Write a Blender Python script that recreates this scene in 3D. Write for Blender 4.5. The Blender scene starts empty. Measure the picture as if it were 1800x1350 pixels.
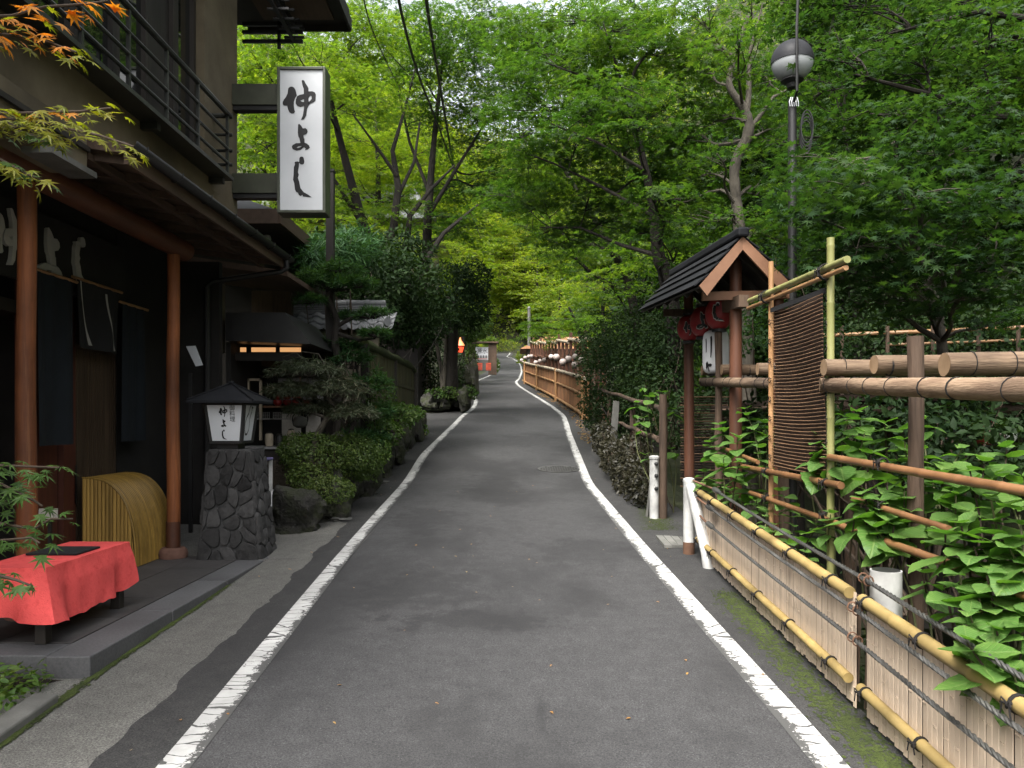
import bpy, math, random
import numpy as np
from mathutils import Vector, Matrix
from mathutils.geometry import tessellate_polygon

random.seed(7)
np.random.seed(7)
SC = bpy.context.scene
COL = SC.collection
R = math.radians
PI = math.pi

# ------------------------------------------------------------------ camera
CAM_Z, F = 1.75, 1400.0
cd = bpy.data.cameras.new("camera")
cam = bpy.data.objects.new("camera", cd)
COL.objects.link(cam)
cam.location = (0, 0, CAM_Z)
cam.rotation_euler = (R(90), 0, 0)
cd.sensor_width, cd.lens = 36.0, 28.0
cd.shift_y = 65 / 1800
cd.clip_start, cd.clip_end = 0.05, 2000
SC.camera = cam

# ------------------------------------------------------------------ sky and sun (overcast day)
SUN_EL, SUN_AZ = 57, 152          # azimuth measured from +Y (ahead) towards -X
world = bpy.data.worlds.new("World")
SC.world = world
world.use_nodes = True
wn, wl = world.node_tree.nodes, world.node_tree.links
sky = wn.new("ShaderNodeTexSky")
sky.sky_type = 'NISHITA'
sky.sun_disc = False
sky.sun_elevation = R(SUN_EL)
sky.sun_rotation = R(-SUN_AZ)
sky.air_density, sky.dust_density, sky.ozone_density = 1.0, 7.0, 0.6
hsv = wn.new("ShaderNodeHueSaturation")
hsv.inputs['Saturation'].default_value = 0.30
wl.new(sky.outputs[0], hsv.inputs['Color'])
bg = wn["Background"]
bg.inputs[1].default_value = 0.15
wl.new(hsv.outputs[0], bg.inputs[0])
sl = bpy.data.lights.new("sun", 'SUN')
sun = bpy.data.objects.new("sun", sl)
COL.objects.link(sun)
sl.energy, sl.angle, sl.color = 1.15, R(18), (1.0, 0.97, 0.92)
sd = Vector((-math.sin(R(SUN_AZ)) * math.cos(R(SUN_EL)), math.cos(R(SUN_AZ)) * math.cos(R(SUN_EL)), math.sin(R(SUN_EL))))
sun.rotation_euler = sd.to_track_quat('Z', 'Y').to_euler()
sun.location = sd * 60
SC.view_settings.view_transform = 'Standard'
SC.view_settings.look = 'None'
SC.view_settings.gamma = 1
SC.view_settings.use_curve_mapping = False
SC.view_settings.exposure = 1.85
SC.cycles.max_bounces = 8
SC.cycles.transparent_max_bounces = 8
SC.cycles.sample_clamp_indirect = 4.0


# ------------------------------------------------------------------ helpers
def P(u, v, Y):
    """point at depth Y that the photograph shows at pixel (u, v)"""
    return Vector(((u - 900) / F * Y, Y, CAM_Z - (v - 740) / F * Y))


_ky = [-40, 0, 3.47, 7.92, 12.56, 15, 18.8, 22.8, 30, 40, 55, 70, 90, 110, 160]
_kz = [-2.76, 0, .239, .530, .81, 1.06, 1.45, 1.88, 2.56, 3.46, 4.95, 6.5, 8.65, 11.0, 17.0]
_sy = np.arange(-40, 160.01, 0.25)
_sz = np.interp(_sy, _ky, _kz)
_k = np.ones(9) / 9
_sz2 = np.convolve(np.pad(_sz, 4, mode='edge'), _k, mode='valid')
_sz2[:5] = _sz[:5]; _sz2[-5:] = _sz[-5:]


def zr(y):
    return float(np.interp(y, _sy, _sz2))


def ground_hit(u, v):
    """where the ray of a pixel meets the road surface"""
    lo, hi = 1.0, 150.0
    f = lambda Y: zr(Y) - (CAM_Z - (v - 740) / F * Y)
    Y = lo
    step = 0.25
    while Y < hi and f(Y) < 0:
        Y += step
    a, b = Y - step, Y
    for _ in range(30):
        m = (a + b) / 2
        if f(m) < 0: a = m
        else: b = m
    return ((u - 900) / F * a, a)


def zl(y):
    """ground height beside the platform on the left, a little under the road crown"""
    return float(np.interp(y, [0, 3, 4.47, 7.71, 10, 12.5, 16, 200], [0.0, .21, .309, .425, .62, .78, zr(16), zr(160)])) if y < 16 else zr(y)


def gz(x, y):
    t = min(1, max(0, (-1.5 - x) / 0.8))
    return zr(y) * (1 - t) + zl(y) * t


ORG = {}


def tag(o, label=None, cat=None, group=None, kind=None):
    if label: o['label'] = label
    if cat: o['category'] = cat
    if group: o['group'] = group
    if kind: o['kind'] = kind
    return o


def thing(name, label, cat, loc=(0, 0, 0), group=None):
    o = bpy.data.objects.new(name, None)
    COL.objects.link(o)
    o.location = loc
    o.empty_display_size = 0.2
    ORG[o.name] = Vector(loc)
    return tag(o, label, cat, group)


def link_mesh(name, me, parent=None, loc=None):
    o = bpy.data.objects.new(name, me)
    COL.objects.link(o)
    if parent is not None: o.parent = parent
    if loc is not None: o.location = loc
    return o


class MB:
    """collects simple shapes in world coordinates and links them as ONE mesh object"""
    def __init__(s): s.v, s.f = [], []

    def add(s, vs, fs):
        n = len(s.v)
        s.v += [tuple(p) for p in vs]
        s.f += [tuple(i + n for i in f) for f in fs]
        return s

    def box(s, x0, x1, y0, y1, z0, z1, M=None):
        vs = [Vector(p) for p in ((x0, y0, z0), (x1, y0, z0), (x1, y1, z0), (x0, y1, z0), (x0, y0, z1), (x1, y0, z1), (x1, y1, z1), (x0, y1, z1))]
        if M is not None: vs = [M @ p for p in vs]
        return s.add(vs, [(0, 3, 2, 1), (4, 5, 6, 7), (0, 1, 5, 4), (1, 2, 6, 5), (2, 3, 7, 6), (3, 0, 4, 7)])

    def beam(s, a, b, w, h, up=(0, 0, 1)):
        """box from a to b, w across, h along up"""
        a, b = Vector(a), Vector(b)
        d = b - a
        L = d.length
        d.normalize()
        r = d.cross(Vector(up))
        if r.length < 1e-4: r = d.cross(Vector((1, 0, 0)))
        r.normalize()
        u = r.cross(d)
        M = Matrix(((r.x, d.x, u.x, a.x), (r.y, d.y, u.y, a.y), (r.z, d.z, u.z, a.z), (0, 0, 0, 1)))
        return s.box(-w / 2, w / 2, 0, L, -h / 2, h / 2, M)

    def tube(s, pts, rad, n=10, cap=True):
        pts = [Vector(p) for p in pts]
        if not hasattr(rad, '__len__'): rad = [rad] * len(pts)
        vs, fs = [], []
        up = None
        for i, p in enumerate(pts):
            t = (pts[min(i + 1, len(pts) - 1)] - pts[max(i - 1, 0)])
            if t.length < 1e-9: t = Vector((0, 0, 1))
            t.normalize()
            if up is None:
                up = Vector((0, 0, 1)) if abs(t.z) < .9 else Vector((1, 0, 0))
            r = t.cross(up)
            if r.length < 1e-5: r = t.cross(Vector((0.3, 1, .2)))
            r.normalize()
            up = r.cross(t)
            for k in range(n):
                a = 2 * PI * k / n
                vs.append(p + (r * math.cos(a) + up * math.sin(a)) * rad[i])
        for i in range(len(pts) - 1):
            for k in range(n):
                k2 = (k + 1) % n
                fs.append((i * n + k, i * n + k2, (i + 1) * n + k2, (i + 1) * n + k))
        if cap:
            fs.append(tuple(range(n - 1, -1, -1)))
            b = (len(pts) - 1) * n
            fs.append(tuple(range(b, b + n)))
        return s.add(vs, fs)

    def lathe(s, prof, c=(0, 0, 0), n=16, axis=None):
        """prof: list of (radius, height)"""
        c = Vector(c)
        vs, fs = [], []
        Q = None if axis is None else Vector(axis).to_track_quat('Z', 'Y')
        for r, h in prof:
            for k in range(n):
                a = 2 * PI * k / n
                p = Vector((r * math.cos(a), r * math.sin(a), h))
                if Q is not None: p = Q @ p
                vs.append(c + p)
        for i in range(len(prof) - 1):
            for k in range(n):
                k2 = (k + 1) % n
                fs.append((i * n + k, i * n + k2, (i + 1) * n + k2, (i + 1) * n + k))
        fs.append(tuple(range(n - 1, -1, -1)))
        b = (len(prof) - 1) * n
        fs.append(tuple(range(b, b + n)))
        return s.add(vs, fs)

    def grid(s, nx, ny, fn):
        """fn(i/nx, j/ny) -> point"""
        vs = [fn(i / nx, j / ny) for j in range(ny + 1) for i in range(nx + 1)]
        fs = []
        for j in range(ny):
            for i in range(nx):
                a = j * (nx + 1) + i
                fs.append((a, a + 1, a + nx + 2, a + nx + 1))
        return s.add(vs, fs)

    def poly(s, pts3):
        pts3 = [Vector(p) for p in pts3]
        return s.add(pts3, tessellate_polygon([pts3]))

    def prism(s, pts, off):
        """flat outline pts (3D) thickened by vector off"""
        pts = [Vector(p) for p in pts]
        off = Vector(off)
        n = len(pts)
        t = [tuple(x) for x in tessellate_polygon([pts])]
        s.add(pts + [p + off for p in pts], [tuple(reversed(x)) for x in t] + [tuple(i + n for i in x) for x in t] + [(i, (i + 1) % n, n + (i + 1) % n, n + i) for i in range(n)])
        return s

    def build(s, name, mat, parent=None, smooth=False, bevel=0.0):
        o_ = Vector((0, 0, 0))
        if parent is not None: o_ = ORG.get(parent.name, o_)
        me = bpy.data.meshes.new(name)
        me.from_pydata([(p[0] - o_.x, p[1] - o_.y, p[2] - o_.z) for p in s.v], [], s.f)
        me.materials.append(mat)
        if smooth:
            me.polygons.foreach_set('use_smooth', [True] * len(me.polygons))
            try: me.set_sharp_from_angle(angle=R(40))
            except Exception: pass
        me.update()
        o = link_mesh(name, me, parent)
        if parent is not None: ORG[o.name] = o_
        if bevel:
            b = o.modifiers.new('bevel', 'BEVEL')
            b.width, b.segments, b.limit_method = bevel, 2, 'ANGLE'
        return o


def fixn(o):
    """consistent outward normals"""
    import bmesh
    bm = bmesh.new()
    bm.from_mesh(o.data)
    bmesh.ops.recalc_face_normals(bm, faces=bm.faces)
    bm.to_mesh(o.data)
    bm.free()
    return o


def text(name, body, size, loc, rot, mat, parent, align='CENTER'):
    cu = bpy.data.curves.new(name, 'FONT')
    cu.body, cu.size, cu.align_x = body, size, align
    o = bpy.data.objects.new(name, cu)
    COL.objects.link(o)
    bpy.context.view_layer.update()
    dg = bpy.context.evaluated_depsgraph_get()
    me = bpy.data.meshes.new_from_object(o.evaluated_get(dg))
    bpy.data.objects.remove(o)
    me.materials.clear(); me.materials.append(mat)
    q = link_mesh(name, me, parent)
    q.location = Vector(loc) - ORG[parent.name]
    q.rotation_euler = rot
    return q


# ------------------------------------------------------------------ materials
def M(name, cols, scale=6, rough=.8, bump=.3, bscale=60, stretch=(1, 1, 1), spec=.35, metal=0, stain=.35, sscale=1.5, bdist=.004, emit=None, vary=(.86, 1.12)):
    m = bpy.data.materials.new(name)
    m.use_nodes = True
    N, L = m.node_tree.nodes, m.node_tree.links
    b = N["Principled BSDF"]
    tc = N.new("ShaderNodeTexCoord")
    oi = N.new("ShaderNodeObjectInfo")
    ml = N.new("ShaderNodeMath"); ml.operation = 'MULTIPLY'; ml.inputs[1].default_value = 37.0
    L.new(oi.outputs['Random'], ml.inputs[0])
    ad = N.new("ShaderNodeVectorMath"); ad.operation = 'ADD'
    L.new(tc.outputs['Object'], ad.inputs[0]); L.new(ml.outputs[0], ad.inputs[1])
    mp = N.new("ShaderNodeMapping"); mp.inputs['Scale'].default_value = stretch
    L.new(ad.outputs[0], mp.inputs[0])
    nz = N.new("ShaderNodeTexNoise"); nz.inputs['Scale'].default_value = scale; nz.inputs['Detail'].default_value = 6; nz.inputs['Roughness'].default_value = .65
    L.new(mp.outputs[0], nz.inputs[0])
    rp = N.new("ShaderNodeValToRGB")
    els = rp.color_ramp.elements
    k = len(cols)
    while len(els) < k: els.new(.5)
    for i, c in enumerate(cols):
        els[i].position = .28 + .44 * i / max(1, k - 1)
        els[i].color = (*c, 1)
    L.new(nz.outputs[0], rp.inputs[0])
    s2 = N.new("ShaderNodeTexNoise"); s2.inputs['Scale'].default_value = sscale; s2.inputs['Detail'].default_value = 5
    L.new(ad.outputs[0], s2.inputs[0])
    mr = N.new("ShaderNodeMapRange"); mr.inputs[1].default_value = .3; mr.inputs[2].default_value = .7
    mr.inputs[3].default_value = 1 - stain; mr.inputs[4].default_value = 1 + stain * .4
    L.new(s2.outputs[0], mr.inputs[0])
    mx = N.new("ShaderNodeMix"); mx.data_type = 'RGBA'; mx.blend_type = 'MULTIPLY'; mx.inputs[0].default_value = 1
    L.new(rp.outputs[0], mx.inputs[6]); L.new(mr.outputs[0], mx.inputs[7])
    # every copy a slightly different tone
    rv = N.new("ShaderNodeMapRange"); rv.inputs[3].default_value = vary[0]; rv.inputs[4].default_value = vary[1]
    L.new(oi.outputs['Random'], rv.inputs[0])
    mx2 = N.new("ShaderNodeMix"); mx2.data_type = 'RGBA'; mx2.blend_type = 'MULTIPLY'; mx2.inputs[0].default_value = 1
    L.new(mx.outputs[2], mx2.inputs[6]); L.new(rv.outputs[0], mx2.inputs[7])
    L.new(mx2.outputs[2], b.inputs['Base Color'])
    b.inputs['Roughness'].default_value = rough
    b.inputs['Specular IOR Level'].default_value = spec
    b.inputs['Metallic'].default_value = metal
    if bump:
        n3 = N.new("ShaderNodeTexNoise"); n3.inputs['Scale'].default_value = bscale; n3.inputs['Detail'].default_value = 4
        L.new(mp.outputs[0], n3.inputs[0])
        bp = N.new("ShaderNodeBump"); bp.inputs['Strength'].default_value = bump; bp.inputs['Distance'].default_value = bdist
        L.new(n3.outputs[0], bp.inputs['Height']); L.new(bp.outputs[0], b.inputs['Normal'])
    if emit:
        b.inputs['Emission Color'].default_value = (*emit[0], 1)
        b.inputs['Emission Strength'].default_value = emit[1]
    return m


def leafmat(name, cols, trans=.45, gloss=.04, rough=.5, tcol=None, nscale=.9):
    """leaf: every leaf (mesh island) its own tone between cols, light passes through"""
    m = bpy.data.materials.new(name)
    m.use_nodes = True
    N, L = m.node_tree.nodes, m.node_tree.links
    for n in list(N): N.remove(n)
    out = N.new("ShaderNodeOutputMaterial")
    ge = N.new("ShaderNodeNewGeometry")
    oi = N.new("ShaderNodeObjectInfo")
    tc = N.new("ShaderNodeTexCoord")
    nz = N.new("ShaderNodeTexNoise"); nz.inputs['Scale'].default_value = nscale; nz.inputs['Detail'].default_value = 3
    L.new(tc.outputs['Object'], nz.inputs[0])
    a = N.new("ShaderNodeMath"); a.operation = 'MULTIPLY_ADD'; a.inputs[1].default_value = .45
    L.new(ge.outputs['Random Per Island'], a.inputs[0])
    b_ = N.new("ShaderNodeMapRange"); b_.inputs[1].default_value = .3; b_.inputs[2].default_value = .7; b_.inputs[3].default_value = 0; b_.inputs[4].default_value = .4
    L.new(nz.outputs[0], b_.inputs[0]); L.new(b_.outputs[0], a.inputs[2])
    a2 = N.new("ShaderNodeMath"); a2.operation = 'MULTIPLY_ADD'; a2.inputs[1].default_value = .2
    L.new(oi.outputs['Random'], a2.inputs[0]); L.new(a.outputs[0], a2.inputs[2])
    rp = N.new("ShaderNodeValToRGB")
    els = rp.color_ramp.elements
    while len(els) < len(cols): els.new(.5)
    for i, c in enumerate(cols):
        els[i].position = .08 + .84 * i / max(1, len(cols) - 1)
        els[i].color = (*c, 1)
    L.new(a2.outputs[0], rp.inputs[0])
    pr = N.new("ShaderNodeBsdfPrincipled")
    pr.inputs['Roughness'].default_value = rough
    pr.inputs['Specular IOR Level'].default_value = gloss * 8
    L.new(rp.outputs[0], pr.inputs['Base Color'])
    tr = N.new("ShaderNodeBsdfTranslucent")
    tm = N.new("ShaderNodeMix"); tm.data_type = 'RGBA'; tm.blend_type = 'MULTIPLY'; tm.inputs[0].default_value = 1
    L.new(rp.outputs[0], tm.inputs[6]); tm.inputs[7].default_value = (*(tcol or (1.9, 2.05, .6)), 1)
    L.new(tm.outputs[2], tr.inputs[0])
    ms = N.new("ShaderNodeMixShader"); ms.inputs[0].default_value = trans
    L.new(pr.outputs[0], ms.inputs[1]); L.new(tr.outputs[0], ms.inputs[2])
    L.new(ms.outputs[0], out.inputs[0])
    return m


W = {}
W['asphalt_apron'] = M('concrete_apron', [(.085, .082, .075), (.12, .117, .108)], 3, .9, .5, 220, stain=.3, sscale=.8)
W['plaster'] = M('ochre_plaster', [(.115, .092, .058), (.165, .137, .088)], 4, .95, .5, 150, stain=.55, sscale=.9)
W['dark_timber'] = M('dark_timber', [(.012, .010, .008), (.026, .021, .016)], 5, .65, .3, 40, (1, 1, .15))
W['black_metal'] = M('black_metal', [(.012, .012, .012), (.02, .02, .02)], 5, .45, .1, 80)
W['rail_metal'] = M('rail_metal', [(.018, .020, .018), (.035, .036, .03)], 5, .4, .1, 80)
W['cedar_post'] = M('orange_cedar', [(.10, .030, .009), (.22, .072, .022), (.15, .048, .016), (.25, .10, .04)], 3, .65, .35, 30, (7, 7, .35), stain=.6)
W['red_beam'] = M('red_beam', [(.07, .025, .012), (.11, .04, .02)], 4, .55, .2, 30, (5, .4, 5))
W['eave_wood'] = M('eave_wood', [(.055, .035, .024), (.10, .065, .045)], 4, .7, .2, 30, (4, .3, 4))
W['glass'] = M('window_glass', [(.006, .007, .006), (.01, .011, .01)], 3, .03, 0, spec=1.0, stain=.1)
W['granite'] = M('granite_kerb', [(.06, .06, .062), (.10, .10, .102)], 60, .75, .3, 200, stain=.3)
W['tile'] = M('dark_paving_tile', [(.045, .043, .042), (.07, .066, .064)], 14, .6, .25, 120, stain=.35)
W['red_cloth'] = M('red_felt', [(.56, .062, .06), (.68, .095, .09), (.62, .08, .075)], 20, 1, .8, 160, stain=.18, sscale=4, spec=.05, bdist=.006)
W['ink'] = M('black_ink', [(.006, .006, .007), (.008, .008, .009)], 4, .5, 0)
W['sign_white'] = M('sign_white', [(.52, .54, .56), (.58, .60, .62)], 2, .35, 0, stain=.12)
W['sign_frame'] = M('olive_sign_frame', [(.055, .062, .045), (.085, .092, .07)], 6, .4, .1, 60, metal=.3)
W['olive_channel'] = M('olive_channel', [(.03, .034, .02), (.048, .052, .033)], 6, .5, .1, 60)
W['letter_white'] = M('carved_letter_white', [(.30, .29, .27), (.38, .37, .35)], 4, .6, .1)
W['yellow_bamboo'] = M('yellow_bamboo', [(.20, .115, .02), (.31, .19, .04)], 3, .45, .1, 40, (3, 3, 3), stain=.4)
W['yellow_rail'] = M('yellow_bamboo_rail', [(.19, .13, .04), (.31, .225, .085), (.24, .17, .06)], 3, .6, .15, 40, stain=.5, sscale=2.5)
W['yellow_slat'] = M('yellow_slat', [(.26, .155, .035), (.36, .22, .055)], 5, .5, .15, 40, (6, 6, .4), stain=.35)
W['tan_slat'] = M('tan_slat', [(.53, .42, .315), (.60, .485, .37)], 4, .55, .12, 50, (5, 5, .4), stain=.16, vary=(.93, 1.05))
W['basalt'] = M('basalt_stone', [(.017, .0165, .0165), (.043, .042, .041), (.027, .0265, .026)], 9, .9, .8, 38, stain=.5, bdist=.012, vary=(.62, 1.45))
W['mortar'] = M('grey_mortar', [(.04, .04, .04), (.075, .075, .073)], 20, .95, .6, 90)
W['moss_rock'] = M('mossy_rock', [(.018, .017, .014), (.044, .042, .036), (.028, .034, .012), (.052, .050, .045)], 5, .9, 1, 22, stain=.6, bdist=.035, vary=(.7, 1.3))
W['white_paint'] = M('chipped_white_paint', [(.40, .40, .385), (.52, .52, .50)], 5, .5, .2, 60, stain=.35, sscale=5)
W['rust'] = M('rusty_steel', [(.10, .05, .03), (.16, .085, .05)], 12, .8, .4, 80)
W['cable'] = M('steel_cable', [(.055, .054, .05), (.10, .098, .092)], 12, .5, .2, 80, metal=.4)
W['cord'] = M('black_cord', [(.008, .007, .006), (.015, .013, .012)], 20, .9, .2)
W['brown_log'] = M('peeled_log', [(.055, .034, .020), (.20, .138, .088), (.12, .076, .047), (.27, .195, .13)], 2.5, .9, .6, 20, (8, .9, 8), stain=.6, bdist=.008)
W['log_end'] = M('log_end', [(.22, .14, .075), (.31, .21, .125)], 9, .8, .3, 30)
W['dark_log'] = M('weathered_post', [(.030, .018, .011), (.085, .055, .036), (.05, .032, .021)], 5, .8, .6, 25, (5, 5, .3), stain=.55, bdist=.008)
W['red_post'] = M('red_brown_post', [(.072, .028, .015), (.115, .048, .027)], 3, .55, .3, 25, (4, 4, .25), stain=.4)
W['barge'] = M('cedar_bargeboard', [(.15, .072, .038), (.22, .112, .062)], 3, .6, .2, 30, (1.5, 1, 1.5), stain=.3)
W['roof_black'] = M('black_roof', [(.010, .0105, .012), (.018, .019, .021)], 4, .7, .1, 40, spec=.08)
W['green_bamboo'] = M('green_bamboo', [(.17, .18, .06), (.26, .25, .10)], 3, .4, .15, 40, (3, 3, 1), stain=.4)
W['tan_bamboo'] = M('tan_bamboo', [(.25, .13, .055), (.36, .21, .10)], 3, .45, .15, 40, (3, 3, 1), stain=.4)
W['brown_bamboo'] = M('brown_bamboo', [(.14, .066, .028), (.22, .112, .05)], 3, .42, .15, 40, stain=.4)
W['reed'] = M('reed_stick', [(.13, .072, .038), (.20, .115, .062)], 6, .6, .1, 40)
W['reed_dark'] = M('reed_dark', [(.025, .015, .01), (.05, .03, .02)], 9, .8, .2, 60)
W['brush_fence'] = M('brushwood_panel', [(.19, .085, .035), (.34, .17, .08)], 8, .8, .5, 60, (6, 6, .5), stain=.4)
W['paper_white'] = M('lantern_paper_white', [(.62, .63, .64), (.70, .71, .72)], 3, .6, .05)
W['paper_red'] = M('lantern_paper_red', [(.19, .014, .016), (.25, .022, .024)], 3, .5, .05)
W['bark'] = M('dark_bark', [(.007, .006, .0045), (.021, .017, .013), (.013, .011, .008)], 6, .9, .9, 30, (1, 1, .3), stain=.5, bdist=.02)
W['bark_pale'] = M('pale_bark', [(.030, .026, .020), (.080, .070, .054), (.020, .018, .014)], 7, .9, .8, 30, (1, 1, .5), stain=.5, bdist=.015)
W['twig'] = M('twig', [(.03, .02, .013), (.05, .035, .022)], 6, .85, .2)
W['indigo'] = M('indigo_cloth', [(.0045, .007, .0095), (.008, .0115, .015)], 4, .95, .2, 200)
W['dark_cloth'] = M('black_cloth', [(.010, .010, .011), (.016, .016, .017)], 4, .95, .2, 200)
W['door_red'] = M('red_lacquer_wood', [(.05, .014, .008), (.085, .026, .015)], 4, .5, .2, 30, (4, 4, .3))
W['door_slat'] = M('door_slat_wood', [(.045, .03, .018), (.075, .05, .03)], 4, .6, .2, 30, (4, 4, .3))
W['wall_dark'] = M('dark_wall', [(.010, .009, .008), (.02, .018, .016)], 4, .8, .2, 40)  # near-black wall colour
W['roof_tile'] = M('grey_roof_tile', [(.10, .105, .11), (.17, .175, .18)], 5, .65, .15, 40, stain=.35)
W['cream_wall'] = M('cream_plaster', [(.22, .19, .14), (.30, .26, .2)], 4, .9, .2, 60, stain=.4)
W['orange_wall'] = M('orange_plaster_and_glow', [(.30, .10, .04), (.38, .14, .055)], 4, .9, .2, 60, stain=.4)
W['moss_fence'] = M('mossy_boards', [(.03, .026, .012), (.055, .05, .018), (.04, .05, .012)], 4, .9, .4, 40, (2, 2, .4), stain=.5)
W['moss'] = M('moss', [(.020, .030, .006), (.050, .068, .012)], 14, 1, .8, 120, bdist=.01)
W['steel'] = M('grey_steel', [(.25, .25, .25), (.35, .35, .35)], 5, .4, .1, metal=.6)
W['paper'] = M('paper_notice', [(.45, .42, .37), (.58, .55, .49)], 30, .9, 0)
W['pale_wood'] = M('pale_wood', [(.30, .25, .18), (.42, .36, .27)], 4, .6, .15, 30, (4, 4, .4))
W['red_lacquer'] = M('red_lacquer', [(.16, .012, .012), (.24, .022, .02)], 4, .3, 0)
W['vermilion'] = M('vermilion_paint', [(.45, .06, .03), (.55, .09, .045)], 4, .5, .1)
W['purple'] = M('purple_cushion', [(.10, .09, .20), (.15, .135, .27)], 5, .9, .2)
W['globe_white'] = M('frosted_globe', [(.26, .275, .28), (.32, .335, .34)], 3, .3, 0, stain=.15)
W['globe_black'] = M('globe_black_cap', [(.022, .0225, .025), (.032, .033, .036)], 3, .5, 0, spec=.12)
W['soil'] = M('dark_soil', [(.018, .014, .010), (.038, .03, .02)], 12, 1, .9, 60, bdist=.02)
W['concrete_grey'] = M('old_concrete', [(.10, .10, .09), (.15, .148, .135)], 6, .9, .5, 120, stain=.4)
# ================================================================== ROAD AND GROUND
def z1(x, y): return (480 + x / 9.64, 110 + y / 9.64)
def z2(x, y): return (480 + x / 9.0, 230 + y / 9.0)
def zz(x, y): return (780 + x / 6.43, 560 + y / 6.43)

Lpx = [(306, 1350), (617, 960), (714, 850), (745, 800)] + [zz(*p) for p in [(35, 1286), (125, 1200), (225, 1093), (295, 1050), (345, 1000), (365, 950), (362, 900), (345, 850), (330, 790), (326, 740), (390, 700), (510, 650), (590, 600), (628, 550), (628, 490), (588, 470), (557, 432), (568, 404)]]
Rpx = [(1466, 1350), (1124, 960), (1034, 850), (1014, 800)] + [zz(*p) for p in [(1405, 1286), (1385, 1200), (1348, 1100), (1290, 1050), (1230, 1000), (1150, 950), (1068, 900), (985, 850), (905, 800), (835, 750), (812, 715), (850, 680)]]
Rpx += [zz(880, 600), zz(870, 540), zz(845, 490), zz(780, 452), zz(712, 430), zz(745, 400)]
Lw = [ground_hit(*p) for p in Lpx]
Rw = [ground_hit(*p) for p in Rpx]


def mono(pts):
    o = [pts[0]]
    for p in pts[1:]:
        if p[1] > o[-1][1] + .15: o.append(p)
    return o


Lw, Rw = mono(Lw), mono(Rw)
_yy = np.arange(-20, 125, .25)


def smooth(a, k):
    ker = np.ones(k) / k
    return np.convolve(np.pad(a, k // 2, mode='edge'), ker, mode='valid')


_xl = smooth(np.interp(_yy, [p[1] for p in Lw], [p[0] for p in Lw]), 5)
_xr = smooth(np.interp(_yy, [p[1] for p in Rw], [p[0] for p in Rw]), 5)
XL = lambda y: float(np.interp(y, _yy, _xl))
XR = lambda y: float(np.interp(y, _yy, _xr))
XC = lambda y: (XL(y) + XR(y)) / 2


def hz(x, y):
    """terrain"""
    dx = x - (XC(min(max(y, 3), 120)) + (0 if y < 50 else 0))
    z = gz(x, y)
    if dx < 0:
        z -= .04
        if dx < -7: z += (-dx - 7) * .62
    else:
        z -= .04
        if dx > 2.6: z -= min(2.2, (dx - 2.6) * 1.0)
        if dx > 9: z += (dx - 9) * .85
    if y > 118: z += (y - 118) * .75
    return z


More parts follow.
